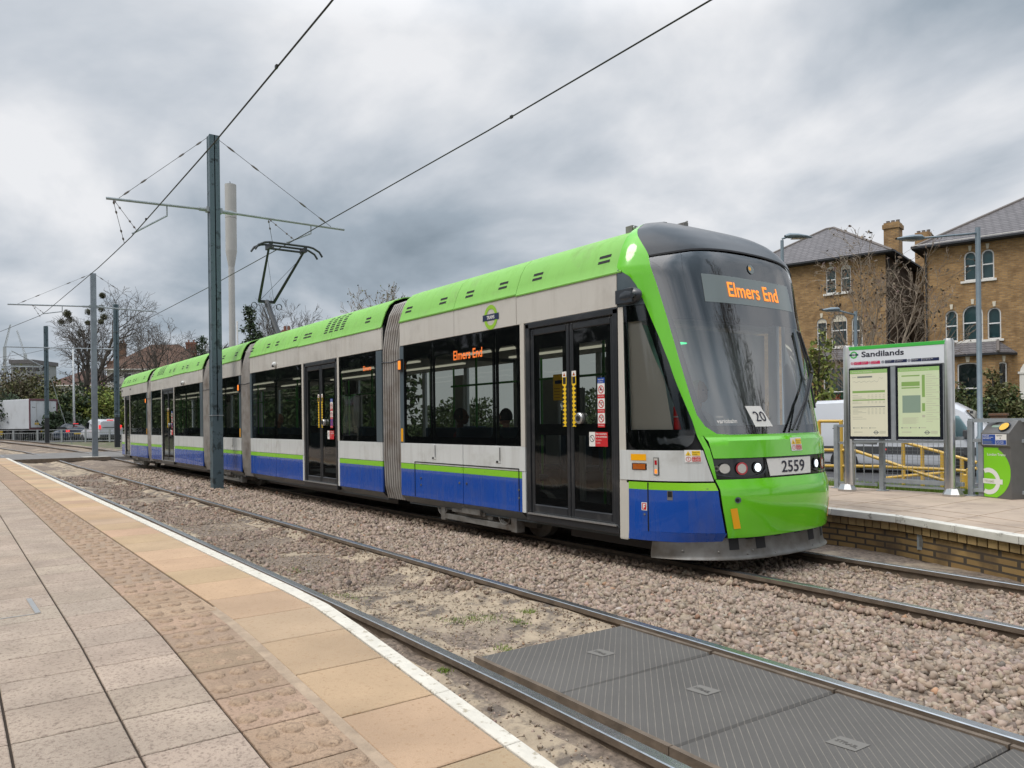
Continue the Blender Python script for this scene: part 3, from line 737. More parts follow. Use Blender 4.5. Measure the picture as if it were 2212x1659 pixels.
# black roof cap: columns of the nose above the screen
ZT = lambda ph: float(np.interp(abs(ph), [0, 6, 20, 30, 43, 60, 72, 80, 90], [3.285, 3.28, 3.262, 3.24, 3.20, 3.165, 3.385, 3.48, 3.57]))
m = MB(); g = []
phs = lin(-89, 89, 61)
for j in range(15):
    g.append([nose(ph, ZT(ph) + (3.697 - ZT(ph)) * (j / 14) ** 1.0, .010) for ph in phs])
m.sheet(g); cap = npart(m, 'roof_cap', 'cap_black', th=.01)
m = MB(); m.sheet([[nose(ph, ZT(ph) - q, .011) for ph in phs if abs(ph) < 61] for q in (.018, 0)]); npart(m, 'screen_seal', 'black_gap', cap, th=.004)
m = MB(); m.box(-6.01, -5.91, -.985, -.895, 3.50, 3.605); m.lathe((-5.90, -.965, 3.575), [(.02, 0), (.018, .01)], 10, 1, 'X'); m.lathe((-5.90, -.915, 3.575), [(.02, 0), (.018, .01)], 10, 1, 'X')
tpart(m, 'roof_camera', ['bogie_grey', 'alu'], bevel=.01)
m = MB(); m.box(-5.80, -5.70, -.39, -.32, 3.64, 3.675); m.tube([(-5.74, -.35, 3.67), (-5.73, -.30, 3.70)], .012, 6); tpart(m, 'aerial', 'bogie_grey')
# cab side: window, panels, pillar
CL = ip((1.192, -76), (1.21, -80), (1.29, -83), (2.62, -83), (2.66, -84))
CR = ip((1.192, -52), (1.205, -49), (1.29, -43.5), (1.36, -41.8), (1.49, -42.5), (3., -75))
CR2 = lambda z: CR(z) if z < 1.49 else PL(z) + .3
zs = [1.192, 1.205, 1.23, 1.29, 1.36, 1.42, 1.49] + lin(1.6, 2.66, 14)
m = rows(zs, CL, lambda z: max(CR2(z), CL(z) + .5), 14, .004); cw = npart(m, 'cab_window', 'glass_cab', th=0)
m = rows([1.192, 1.22, 1.26, 1.30, 1.34, 1.395], CL, CR2, 12, -.006); rows(lin(1.395, 2.66, 12), lambda z: -83, lambda z: -80.5, 2, -.006, m)
rows(lin(1.395, 2.66, 12), lambda z: min(PL(z) - 7 + (z - 1.4) * 2, PL(z) - 1), PL, 4, -.006, m); rows([2.5, 2.6, 2.66], lambda z: -83, PL, 6, -.006, m)
npart(m, 'window_border', 'black_gloss', cw, th=0)
m = MB(); m.box(-5.86, -5.83, -1.22, 1.22, .45, 2.52); tpart(m, 'cab_partition', 'cab_wall', cabs)
m = rows([1.285, 1.5, 1.7, 1.9, 2.1, 2.3, 2.53], lambda z: -81.5, ip((1.285, -54), (1.9, -56), (2.2, -63), (2.53, -70)), 6, -.05); npart(m, 'cab_side_blind', 'pillar_white', cabs, th=.005)
m = MB(); m.add([nose(a, z, .003) for a, z in ((-89.5, Z_SK - .12), (-83.5, Z_SK - .12), (-83.5, Z_WT), (-89.5, Z_WT))], [(0, 1, 2, 3)])
m.add([nose(a, z, .006) for a, z in ((-89.5, .28), (-82.5, .28), (-82.5, .855), (-89.5, .855))], [(0, 1, 2, 3)])
npart(m, 'cab_pillar', 'pillar_white')
m = rows(lin(2.665, 3.045, 6), lambda z: -89.5, lambda z: max(PL(z), -88), 8, .006); npart(m, 'mirror_panel', 'slate_paint')
m = MB(); m.sphere((-5.61, -HW + .015, 2.76), .18, .06, .09, 16, 10); m.box(-5.76, -5.52, -HW - .035, -HW + .05, 2.69, 2.83); m.lathe((-5.50, -HW - .035, 2.75), [(.03, 0), (.028, -.02)], 12, 1, 'Y')
tpart(m, 'mirror_pod', ['cap_black', 'black_gloss'], smooth=True, angle=60)
SEAM = ip((.345, -29.2), (.638, -33.0), (.80, -33.8), (.896, -34.9))
m = rows(lin(.885, 1.188, 5), lambda z: -89, lambda z: min(PL(z), -35.2) - .6, 26, .008); sp = npart(m, 'cab_side_panel', 'white_panel')
# the far side of the cab
m_ = rows(lin(1.2, 2.66, 12), lambda z: max(42, min(-PL(z) - .3, 82.5)), lambda z: 83, 14, .004); npart(m_, 'cab_window', 'glass_side', th=0)
m_ = rows(lin(.885, 1.188, 5), lambda z: 36, lambda z: 89, 26, .008); npart(m_, 'cab_side_panel', 'white_panel')
m_ = rows([.795, .84, .868], lambda z: 35, lambda z: 89, 26, .008); npart(m_, 'cab_stripe', 'stripe_green')
m_ = rows([.38, .5, .65, .795], lambda z: 34, lambda z: 89, 26, .008); npart(m_, 'cab_skirt', 'blue_paint')
m_ = rows(lin(2.665, 3.045, 6), lambda z: min(-PL(z), 88), lambda z: 89.5, 8, .006); npart(m_, 'mirror_panel', 'slate_paint')
m = rows([.795, .84, .868], lambda z: -82.5, lambda z: SEAM(z) - 1., 26, .008); gs = npart(m, 'cab_stripe', 'stripe_green')
inset = lambda z: nx0(.4) - max(0, (.38 - z)) * .7
m = rows([.38, .46, .55, .65, .72, .795], lambda z: -82.5, lambda z: SEAM(z) - 1., 26, .008)
rows([.285, .335, .38], lambda z: -82.5 , lambda z: -29.8, 26, .008, m, 0, lambda z: nx0(.38) - (.38 - z) * .8)
cs = npart(m, 'cab_skirt', 'blue_paint')
m = MB(); m.bar(nose(-70.2, .38, .010), nose(-70.2, .865, .010), .012, .012); tpart(m, 'panel_gap', 'black_gap', cs)
# light strip, number plate, lamps
SL = ip((.905, -34.2), (1.10, -37.0))
m = rows([.905, .95, 1.0, 1.05, 1.102], SL, lambda z: -SL(z), 44, -.006); ls = npart(m, 'light_strip', 'black_gloss')
m = rows([.918, 1.0, 1.09], ip((.918, -6.9), (1.09, -8.3)), ip((.918, 8.2), (1.09, 8.6)), 10, .004); npl = npart(m, 'number_plate', 'sticker_white', th=.006)
m = MB(); put_text(m, nz, '2559', -.15, .948, .115, .40, 0, .012, .007); tpart(m, 'fleet_number', 'ink', npl)
for s in (-1, 1):
    ph = lambda a: s * a
    m = MB(); disc(m, nz, s * .855, 1.008, .047, 0, .010, 20); disc(m, nz, s * .855, 1.008, .056, 1, .006, 20); tpart(m, 'side_lamp', ['lamp_white', 'black_satin'], ls)
    m = MB(); disc(m, nz, s * .69, 1.005, .062, 0, .008, 24, .044); disc(m, nz, s * .69, 1.005, .046, 1, .010, 20); tpart(m, 'tail_lamp', ['lamp_red', 'lamp_white'], ls)
    m = MB(); disc(m, nz, s * .505, 1.01, .058, 1, .006, 20); disc(m, nz, s * .505, 1.01, .040, 0, .010, 20); tpart(m, 'headlight', ['headlight_lit', 'black_satin'], ls)
    m = MB(); disc(m, nz, s * .925, 1.01, .028, 0, .008, 12); disc(m, nz, s * .925, 1.01, .012, 1, .010, 10); tpart(m, 'tow_bolt', ['steel_dirty', 'black_gap'], ls)
    m = MB(); m.tube([nz(s * a, z, .006) for a, z in ((.93, .95), (.80, .925), (.55, .925), (.43, .95), (.39, 1.0))], .006, 5); tpart(m, 'lamp_trim', 'cap_black', ls)
# bumper
m = rows([.335, .345, .37, .42, .5, .62, .72, .79, .815, .845, .875, .893, .898], SEAM, lambda z: -SEAM(z), 44, .016)
bp = npart(m, 'bumper', 'green_gloss', th=.02)
for s in (-1, 1):
    m = MB(); m.add([nz(s * a, z, .019) for a, z in ((-.845, .62), (-.785, .625), (-.735, .427), (-.80, .422))], [(0, 1, 2, 3)]); tpart(m, 'bumper_reflector', 'reflector_orange', bp, fix=False)
m = MB(); disc(m, nz, -.775, .702, .03, 0, .020, 14); disc(m, nz, -.78, .70, .018, 1, .021, 10); tpart(m, 'tow_eye_hole', ['slate_paint', 'black_gap'], bp)
# warning stickers
def danger(fn, u, v, w, h, parent):
    m = MB(); rect(m, fn, u, v, u + w, v + h, 0, .003, 4)
    rect(m, fn, u + w * .45, v + h * .55, u + w * .95, v + h * .93, 1, .005, 3); rect(m, fn, u + w * .45, v + h * .07, u + w * .95, v + h * .47, 2, .005, 3)
    m.add([fn(u + w * .06, v + h * .56, .005), fn(u + w * .40, v + h * .56, .005), fn(u + w * .23, v + h * .93, .005)], [(0, 1, 2)], 1)
    m.add([fn(u + w * .20, v + h * .62, .006), fn(u + w * .26, v + h * .62, .006), fn(u + w * .23, v + h * .82, .006)], [(0, 1, 2)], 3)
    disc(m, fn, u + w * .23, v + h * .27, w * .165, 2, .005, 18, w * .135, h * .19)
    rect(m, fn, u + w * .215, v + h * .2, u + w * .245, v + h * .38, 2, .006)
    for i, tx in enumerate(('Danger-risk', 'of death')): put_text(m, fn, tx, u + w * .48, v + h * (.78 - .16 * i), h * .10, w * (.44, .3)[i], 3, 0, .007)
    for i, tx in enumerate(('Do not ride', 'on outside', 'of the tram')): put_text(m, fn, tx, u + w * .48, v + h * (.36 - .13 * i), h * .09, w * .42, 0, .01, .007)
    return tpart(m, 'warning_sticker', ['sticker_white', 'sticker_yellow', 'sticker_red', 'ink'], parent, fix=False)
danger(lambda u, v, l=0.: nz(u, v, l + .016), .02, 1.157, .19, .12, hd)
def nphi(u, v, l=0.): return nose(-49.8 + u * 8.4 / .155, v, .014 + l)
danger(nphi, 0., 1.072, .155, .12, sp)
m = MB(); F4 = lambda ph, v, l=0.: nose(ph, v, .0135 + l)
rect(m, F4, -80.5, 1.085, -70.8, 1.150, 0, .0, 6); tpart(m, 'side_reflector', 'reflector_orange', sp)
m = MB(); rect(m, F4, -79.8, .99, -70.6, 1.058, 1, .0, 6); rect(m, F4, -79, .996, -71.2, 1.052, 0, .006, 6); tpart(m, 'indicator_lamp', ['lamp_amber', 'black_satin'], sp)
m = MB(); rect(m, F4, -66.6, .94, -63.4, 1.118, 1, .0, 3); rect(m, F4, -66.0, .95, -64.0, 1.11, 0, .012, 2); rect(m, F4, -65.7, .96, -64.4, 1.0, 2, .014, 2); rect(m, F4, -65.7, 1.045, -64.4, 1.09, 3, .013, 2)
tpart(m, 'door_lamp', ['lamp_white', 'bogie_grey', 'marker_lit', 'lamp_red'], sp)
m = MB(); rect(m, F4, -74.5, .585, -71.3, .665, 0, 0, 2); rect(m, F4, -74.1, .592, -71.7, .658, 1, .001, 2)
for q in ((-73.6, .6, -73.1, .65), (-73.1, .636, -72.2, .65), (-73.1, .617, -72.4, .628)): rect(m, F4, *q[:2], *q[2:], 0, .002)
disc(m, F4, -72.6, .545, .6, 2, .001, 10, 0, .012); tpart(m, 'fire_sticker', ['sticker_white', 'sticker_red', 'bogie_grey'], cs)
m = MB(); rect(m, F4, -60.2, .70, -57.4, .79, 0, .001, 2); rect(m, F4, -59.9, .73, -57.7, .785, 1, .003, 2); tpart(m, 'latch', ['bogie_grey', 'black_gap'], cs)
# snowplough skirt with slots
pf = lambda z: float(np.interp(z, [.11, .13, .2, .345], [-4.62, -4.68, -4.70, -4.72]))
m = rows([.115, .125, .15, .2, .27, .338], lambda z: -67 - (.34 - z) * 10, lambda z: 67 + (.34 - z) * 10, 44, .0, None, 0, pf)
sk = npart(m, 'plough_skirt', 'steel_dirty', th=.012)
m = MB()
for s in (-1, 1):
    for a0, a1, z0, z1 in ((.80, .70, .205, .335), (.62, .53, .30, .335), (.50, .37, .20, .335), (.22, .12, .30, .335)):
        lo, hi = sorted((phi_a(s * a0, .3), phi_a(s * a1, .3)))
        m.sheet([[nose(lo + (hi - lo) * i / 4, z, .004, pf) for i in range(5)] for z in (z0, z1)])
tparts(m, 'plough_slot', 'black_gap', sk, fix=False)
m = MB()
for a, z in ((-.9, .19), (-.62, .16), (-.55, .19), (-.25, .14), (.1, .135), (.42, .14), (.62, .14), (-1.15, .2)):
    p = nose(phi_a(a, z), z, .004, pf); m.sphere(p, .012, .012, .012, 8, 5)
tparts(m, 'plough_bolt', 'bogie_grey', sk)
m = MB(); rect(m, nz, -.5, 1.9, -.52, 1.9, 0); 
m = MB(); m.box(-5.62, -5.5, -.72, -.60, 2.30, 2.315); tpart(m, 'status_lamp', 'green_led', cabs)

# ---- pantograph
m = MB(); m.box(-20.0, -18.9, -.5, .5, 3.60, 3.70)
pan = tpart(m, 'pantograph', 'bogie_grey')
kn = Vector((-20.43, -.04, 4.78)); hx = -18.95
m = MB(); m.tube([(-19.40, -.04, 3.66), kn], .07, 10); m.tube([(-19.55, -.15, 3.66), kn + Vector((-.04, -.08, -.16))], .016, 6); tpart(m, 'lower_arm', 'pole_black', pan)
m = MB(); m.bar(kn + Vector((0, -.22, 0)), kn + Vector((0, .22, 0)), .07, .07)
for s in (-1, 1):
    c = kn + Vector((0, s * .24, -.1))
    for q in (0, .03): m.tube([c + Vector((q, s * (.02 + .075 * (1 - math.cos(t))), .08 * math.sin(t) - .02)) for t in np.linspace(0, 2 * math.pi, 12)], .008, 5)
tpart(m, 'knee', 'pole_black', pan)
m = MB(); hd_z = 6.0
A = [kn + Vector((0, -.20, 0)), Vector((hx, -.47, hd_z - .12))]; B = [kn + Vector((0, .20, 0)), Vector((hx, .42, hd_z - .12))]
m.tube(A, [.04, .028], 8); m.tube(B, [.04, .028], 8)
m.tube([A[0], B[0].lerp(B[1], .85)], .005, 4); m.tube([B[0], A[0].lerp(A[1], .85)], .005, 4); m.tube([A[1], B[1]], .03, 6)
tpart(m, 'upper_arm', 'pole_black', pan)
m = MB()
for q in (-.16, .16):
    m.tube([(hx + q, y, hd_z + z) for y, z in ((-.86, -.22), (-.78, -.10), (-.62, -.02), (-.5, .0), (.5, .0), (.62, -.02), (.78, -.10), (.86, -.22))], .027, 6)
for y in (-.47, .42): m.box(hx - .18, hx + .18, y - .03, y + .03, hd_z - .14, hd_z - .02)
tpart(m, 'collector_head', 'pole_black', pan)
# ================================================================== ground, tracks, platforms
rng = np.random.default_rng(7)
def rise(x): return float(np.clip((-x - 33) * .016, 0, .62))
def yN(x): return float(np.interp(x, [-90, -78, -66, -56, -48, -40, -32, -22, -14, -5, -3.4, -2.2, 0, 8], [-7.5, -3.6, -.4, 1.5, 2.55, 3.1, 3.33, 3.37, 3.40, 3.36, 3.33, 3.28, 3.17, 2.7]))
def yF(x): return float(np.interp(x, [-90, -78, -66, -56, -48, -40, -33, -5.2, -4, -3, -2, 0, 8], [-1., 1.6, 4.0, 5.5, 6.3, 6.75, 6.95, 6.98, 6.95, 6.90, 6.82, 6.6, 5.6]))
def fbm(x, y, s, o=4): return mnoise.fractal(Vector((x * s, y * s, 3.3)), 1.0, 2.0, o)

def node_ground(name):
    """earth and grass"""
    m = mat(name, (.14, .12, .085), .95, var=.25, vs=1.5, dirt=(.08, .105, .032), dscale=.9, dlo=.45, dhi=.6, bump=.6, bs=25)
node_ground('earth_grass')
mat('asphalt', (.062, .062, .065), .9, var=.18, vs=2., bump=.15, bs=120)
mat('asphalt_light', (.17, .16, .15), .9, var=.15, vs=2., bump=.15, bs=80)
mat('ballast_ground', (.19, .148, .115), .95, var=.5, vs=26, bump=1., bs=34, dirt=(.36, .29, .21), dscale=1.3, dlo=.53, dhi=.64)
mat('sand_ground', (.37, .295, .21), .95, var=.22, vs=9, bump=.7, bs=36, dirt=(.13, .105, .085), dscale=3.5, dlo=.5, dhi=.6)
mat('stone', (.335, .26, .203), .92, tint=True)
mat('stone_dark', (.265, .20, .155), .92, tint=True, var=.25, vs=40, bump=.25, bs=90)
xs = [-700, -200, -110, -72, -33, -20, 0, 40, 200, 700]
m = MB(); m.sheet([[(x, y, -.36 + rise(x)) for x in xs] for y in (-700, -150, -30, 0, 30, 150, 700)])
tag(m.build('ground', 'earth_grass', smooth=True), kind='structure')

# ---- track bed with heaped ballast; sand has blown against the near rails
def bed_z(x, y):
    n, f = y - yN(x), y - yF(x)
    z = -.135
    for c in (n, f):                                   # level at the rails, dips inside
        z = max(z, -.10) if abs(c) < 1.0 else z
    z += .085 * math.exp(-((y - (yN(x) + yF(x)) / 2 - .12) / .62) ** 2)        # heap between the tracks
    z += .055 * math.exp(-((n - .62) / .16) ** 2) + .035 * math.exp(-((n + .60) / .14) ** 2)          # sand against the near track's rails
    z += .025 * fbm(x, y, 1.7) + .012 * fbm(x + 9, y, 6)
    z = min(z, -.05 if abs(abs(n) - .75) < .14 else .02)
    return z + rise(x)
xs = list(np.arange(6, -14, -.11)) + list(np.arange(-14, -34, -.3)) + list(np.arange(-34, -92, -1.2))
ys = np.linspace(-1.6, 6.1, 84)
verts = []; W0 = len(ys)
for x in xs:
    c = yN(x)
    for t in ys:
        y = c + t; verts.append((x, y, bed_z(x, y)))
faces = []; mi = []
for i in range(len(xs) - 1):
    for j in range(W0 - 1):
        a = i * W0 + j; faces.append((a, a + 1, a + W0 + 1, a + W0))
        n = (ys[j] + ys[j + 1]) / 2; x = xs[i]; y = yN(x) + n
        k = fbm(x, y, 1.1, 3)
        sand = (abs(n - .55) < .22 + .18 * k) or (abs(n + .60) < .13 + .1 * k) or (abs(n) < .6 and x > -6.6 and k > -.35) or (abs(n) < .6 and k > .22) or (n < -.85)
        mi.append(1 if sand else 0)
tag(raw('track_bed', verts, np.array(faces), ['ballast_ground', 'sand_ground'], smooth=True, mi=mi), kind='structure')

# ---- rails
def rail(yc, off, x0, x1, label, dz=0.):
    prof = [(-.037, -.004), (-.030, 0.), (.030, 0.), (.037, -.004), (.037, -.040), (.010, -.055), (.009, -.125), (.07, -.145), (.07, -.155), (-.07, -.155), (-.07, -.145), (-.009, -.125), (-.010, -.055), (-.037, -.040)]
    xs_ = list(np.arange(x0, max(x1, -34), -.5)) + list(np.arange(max(x1, -34), x1 - .1, -2.))
    m = MB(); n = len(prof); o = 0
    for x in xs_:
        t = (yc(x + .1) - yc(x - .1)) / .2
        nn_ = Vector((-t, 1, 0)).normalized()
        for u, v in prof: p = Vector((x, yc(x), 0)) + nn_ * (off + u); m.v.append((p.x, p.y, v + rise(x)))
    for i in range(len(xs_) - 1):
        for k in range(n):
            a = i * n + k; b = i * n + (k + 1) % n
            m.f.append((a, b, b + n, a + n)); m.mi.append(0 if k in (0, 1, 2) else 1); m.tint.append((1, 1, 1))
    o = m.build('rail', ['rail_top', 'rail_side'], smooth=True, angle=25)
    return tag(o, label, 'rail', 'running rails of the two tracks')
mat('grit', (.33, .26, .195), .95, tint=True); mat('bed_twig', (.16, .12, .085), .9)
rail(yN, -.75, 6, -88, 'rail nearest the tan platform edge, running along its white line')
rail(yN, .75, 6, -88, 'second rail from the near platform, on the far side of the rubber crossing mats')
rail(yF, -.75, 6, -88, 'nearer rail of the track the tram stands on')
rail(yF, .75, 6, -88, 'farther rail of the tram track, beside the brick platform wall')
mat('sleeper_dusty', (.22, .18, .15), .9, var=.25, vs=9, bump=.3, bs=40)
# concrete sleepers showing through the stones ahead of the tram
k = 0
for x, lb in ((-4.35, 'brown sleeper end under the nose of the tram'), (-3.55, 'dusty sleeper between the rails just ahead of the tram'), (-2.75, 'dusty sleeper between the far rails near the right picture edge')):
    m = MB(); m.cbox(x - .12, x + .12, yF(x) - 1.2, yF(x) + 1.2, -.24, -.098, .03)
    tag(m.build('sleeper', 'sleeper_dusty' if k else 'rail_side', bevel=.01), lb, 'sleeper', 'sleepers ahead of the tram'); k += 1

# ---- loose stones
ico = bmesh.new(); bmesh.ops.create_icosphere(ico, subdivisions=1, radius=1.0)
ico.free()
# an irregular lump with flat facets: a cube with three corners knocked off
_c = bmesh.new(); bmesh.ops.create_cube(_c, size=1.5)
for cx, cy, cz in ((1, 1, 1), (-1, 1, -1), (1, -1, -1), (-1, -1, 1)):
    n_ = Vector((cx, cy, cz)).normalized(); g_ = bmesh.ops.bisect_plane(_c, geom=_c.verts[:] + _c.edges[:] + _c.faces[:], plane_co=n_ * .88, plane_no=n_, clear_outer=True)
    bmesh.ops.holes_fill(_c, edges=[e for e in g_['geom_cut'] if isinstance(e, bmesh.types.BMEdge)])
bmesh.ops.triangulate(_c, faces=_c.faces[:]); _c.verts.index_update()
IV = np.array([v.co[:] for v in _c.verts]); IF = np.array([[v.index for v in f.verts] for f in _c.faces]); _c.free()
def stones(name, pts, sizes, matn, label, seed):
    r = np.random.default_rng(seed); n = len(pts); k = len(IV)
    V = IV[None] * (1 + r.normal(0, .13, (n, k, 1))) + r.normal(0, .17, (n, k, 3))
    V = V * (r.uniform(.55, 1.3, (n, 1, 3)))
    q = r.normal(size=(n, 4)); q /= np.linalg.norm(q, axis=1, keepdims=True)
    w, x, y, z = q.T
    Rm = np.stack([1 - 2 * (y * y + z * z), 2 * (x * y - z * w), 2 * (x * z + y * w), 2 * (x * y + z * w), 1 - 2 * (x * x + z * z), 2 * (y * z - x * w), 2 * (x * z - y * w), 2 * (y * z + x * w), 1 - 2 * (x * x + y * y)], 1).reshape(n, 3, 3)
    V = np.einsum('nij,nkj->nki', Rm, V) * np.asarray(sizes)[:, None, None]
    V += np.asarray(pts)[:, None, :]
    F = (IF[None] + (np.arange(n) * k)[:, None, None]).reshape(-1, 3)
    b = r.normal(1, .13, (n, 1)); t = np.clip(b * (1 + r.normal(0, .025, (n, 3))), .5, 1.6)
    dark = r.random(n) < .04; t[dark] *= .5; pale = r.random(n) < .04; t[pale] *= np.array([1.2, 1.3, 1.4])
    rust = r.random(n) < .008; t[rust] *= np.array([1.1, .85, .7])
    pa = np.asarray(pts); near = np.array([min(abs(y - yF(x) - .75), abs(y - yF(x) + .75), abs(y - yN(x) - .75)) for x, y, _ in pts])
    k_ = np.clip((.34 - near) / .22, 0, 1)[:, None] * r.uniform(.3, 1., (n, 1)); t = t * (1 - k_ * np.array([.36, .46, .55]))      # brake dust and rust beside the rails
    o = raw(name, V.reshape(-1, 3), F, matn, tint=np.repeat(t, len(IF), 0))
    return tag(o, label, 'gravel', kind='stuff')
P = []; Z = []
def scatter(n, x0, x1, yf0, yf1, s0, s1, dens=None, lift=.2):
    got = 0
    while got < n:
        x = rng.uniform(x0, x1); y = rng.uniform(yf0(x), yf1(x))
        if dens is not None and rng.random() > dens(x, y): got += .25; continue
        s = rng.uniform(s0, s1) * (1 if rng.random() < .85 else 1.25)
        P.append((x, y, bed_z(x, y) + s * lift + rng.uniform(-.008, .008))); Z.append(s); got += 1
mid0 = lambda x: yN(x) + .86; mid1 = lambda x: yF(x) - .80
scatter(19000, -9.5, 1.0, mid0, mid1, .011, .027)
scatter(6800, -18, -9.5, mid0, mid1, .019, .031)
scatter(3200, -30, -18, mid0, mid1, .028, .04)
scatter(6500, -5.6, 1.0, lambda x: yF(x) - .66, lambda x: yF(x) + .66, .011, .026)
scatter(500, -5.6, 1.0, lambda x: yF(x) + .85, lambda x: yF(x) + 1.0, .012, .024)
stones('ballast_stones', P, Z, 'stone', 'pinkish angular ballast stones heaped between the two tracks', 3)
P = []; Z = []
inn = lambda x, y: max(0., min(1., .62 + 1.6 * fbm(x, y, 1.1, 3) - 1.2 * max(0, abs(y - yN(x) - .05) - .3) - .55 * max(0, (x + 7.6))))
scatter(6200, -16, -5.0, lambda x: yN(x) - .60, lambda x: yN(x) + .62, .014, .028, inn, .05)
scatter(1500, -28, -16, lambda x: yN(x) - .60, lambda x: yN(x) + .62, .022, .035, inn, .1)
scatter(170, -7, 0, lambda x: yN(x) - 1.2, lambda x: yN(x) - .85, .006, .014, None, .1)
stones('ballast_stones', P, Z, 'stone_dark', 'dark scattered stones between the rails of the near track', 5)

P = []; Z = []
scatter(5200, -9, -4.1, lambda x: yN(x) - .66, lambda x: yN(x) + .68, .0035, .009, None, .25)
scatter(1800, -14, -9, lambda x: yN(x) - .66, lambda x: yN(x) + .68, .006, .012, None, .25)
scatter(2200, -7, 0, lambda x: yN(x) - 1.25, lambda x: yN(x) - .82, .003, .008, None, .25)
stones('grit', P, Z, 'grit', 'fine pale grit and chippings on the sand between the rails', 6)
tw = MB()
for i in range(90):
    x = rng.uniform(-8.5, -.5); y = yN(x) + (rng.uniform(-.6, .62) if x < -4.2 else rng.uniform(-1.2, -.86)); z = bed_z(x, y) + .004; a_ = rng.uniform(0, 6.28); L_ = rng.uniform(.015, .07)
    p = Vector((x, y, z)); d_ = Vector((math.cos(a_), math.sin(a_), 0)) * L_; tw.tube([p, p + d_ * .5 + Vector((.004, .003, .006)), p + d_], .0016, 4)
tag(tw.build('twig_litter', 'bed_twig'), 'thin dry twigs lying on the sandy track bed', 'litter', kind='stuff')
# ---- rubber crossing mats
def mat_rubber():
    m = bpy.data.materials['rubber_panel']; t = m.node_tree; L = t.links.new; N = t.nodes.new; b = t.nodes['Principled BSDF']
    g = N('ShaderNodeNewGeometry'); sp = N('ShaderNodeSeparateXYZ'); L(g.outputs['Position'], sp.inputs[0])
    def mth(op, a, c=None):
        n = N('ShaderNodeMath'); n.operation = op
        for i, v in enumerate((a, c)):
            if v is None: continue
            if isinstance(v, (int, float)): n.inputs[i].default_value = v
            else: L(v, n.inputs[i])
        return n.outputs[0]
    dg = mth('ADD', sp.outputs['X'], sp.outputs['Y'])
    big = mth('LESS_THAN', mth('FRACT', mth('MULTIPLY', dg, 1 / .052)), .13)
    sm = mth('LESS_THAN', mth('FRACT', mth('MULTIPLY', dg, 1 / .013)), .30)
    sy = mth('LESS_THAN', mth('FRACT', mth('MULTIPLY', sp.outputs['X'], 1 / .016)), .3)
    old = b.inputs['Base Color'].links[0].from_socket
    no = N('ShaderNodeTexNoise'); no.inputs['Scale'].default_value = 14; L(g.outputs['Position'], no.inputs[0])
    x1 = N('ShaderNodeMix'); x1.data_type = 'RGBA'; L(mth('MULTIPLY', big, mth('MULTIPLY', no.outputs[0], .72)), x1.inputs[0]); L(old, x1.inputs[6]); x1.inputs[7].default_value = (.31, .275, .225, 1)
    L(x1.outputs[2], b.inputs['Base Color'])
    k = N('ShaderNodeBump'); k.inputs['Strength'].default_value = .7; k.inputs['Distance'].default_value = .006
    L(mth('ADD', mth('ADD', mth('MULTIPLY', big, -1.), mth('MULTIPLY', sm, -.5)), mth('MULTIPLY', sy, -.3)), k.inputs['Height']); L(k.outputs[0], b.inputs['Normal'])
mat_rubber()
mat('rubber_worn', (.165, .155, .14), .8)
X = (-4.12, -3.27, -2.40, -1.52, -.64, .24)
names = ('at the grassy end of the row', 'second from the grassy end', 'third from the grassy end', 'cut by the bottom right corner', 'outermost, beyond the picture corner')
for i in range(5):
    a, b = X[i + 1], X[i]; a, b = X[i], X[i + 1]
    t = thing('crossing_mat', 'grey ribbed rubber crossing mat between the near rails, ' + names[i], 'rubber mat', ((a + b) / 2, yN((a + b) / 2), -.02), 0, 'rubber crossing mats')
    w = (b - a) / 2 - .004; m = MB(); m.cbox(-w, w, -.62, .66, -.12, 0, .012)
    o = m.build('mat_surface', 'rubber_panel', t); sh = (yN(b) - yN(a)) / (b - a); t.rotation_euler = (0, 0, math.atan(sh))
    m = MB(); sq = [(-.07, .13), (.07, .15), (.07, .03), (-.07, .01)]
    m.add([(u - .0, v, .003) for u, v in sq], [(0, 1, 2, 3)]);
    put_text(m, lambda u, v, l: (u, v, .005), 'STRAIL', -.055, .06, .03, .11, 1, .02)
    o2 = m.build('moulded_mark', ['rubber_worn', 'rubber_panel'], t, fix=False)
    for s in (-1, 1):
        m = MB(); m.bar((-w, s * .635 + .02, -.015), (w, s * .635 + .02, -.015), .03, .05); m.build('edge_strip', 'rail_side', t)

# ---- near platform
PZ = .30
mat('paving', (.385, .305, .238), .88, tint=True, var=.15, vs=3, bump=.5, bs=110, dirt=(.20, .148, .115), dscale=62, dlo=.50, dhi=.68)
mat('edge_slab', (.43, .297, .185), .85, tint=True, var=.13, vs=1.8, bump=.3, bs=120, dirt=(.31, .19, .10), dscale=55, dlo=.55, dhi=.74)
mat('tactile', (.365, .255, .175), .88, tint=True, var=.14, vs=4, bump=.6, bs=100, dirt=(.22, .15, .10), dscale=55, dlo=.50, dhi=.68)
mat('white_line', (.62, .58, .50), .8, var=.08, vs=12, dirt=(.36, .31, .23), dscale=20, dlo=.56, dhi=.66, bump=.3, bs=60)
mat('joint', (.045, .032, .022), .95); mat('mortar', (.36, .27, .19), .9, var=.2, vs=12, bump=.4, bs=60)
def bend(x, y):
    """the front of the platform curves away towards the camera"""
    k = .128 * (max(0, x + 4.85) if x > -4.4 else max(0, (x + 5.3)) ** 2 / 1.8) * (max(y, 0) / 2.05) ** 1.6
    return y - k + (.06 * min(1, max(0, (-x - 10) / 20)) * -1 if y > 1.9 else 0)
plat = thing('tram_platform', 'near tan paved platform with tactile strip and white edge line', 'platform', (-16, 0, 0))
def ppart(mb, name, mats, **k):
    o = mb.build(name, mats, plat, **k); o.matrix_parent_inverse = Matrix.Translation((16, 0, 0)); return o
m = MB()
gx = [4.5] + list(np.arange(4, -12, -.5)) + [-14, -20, -30, -36.2]
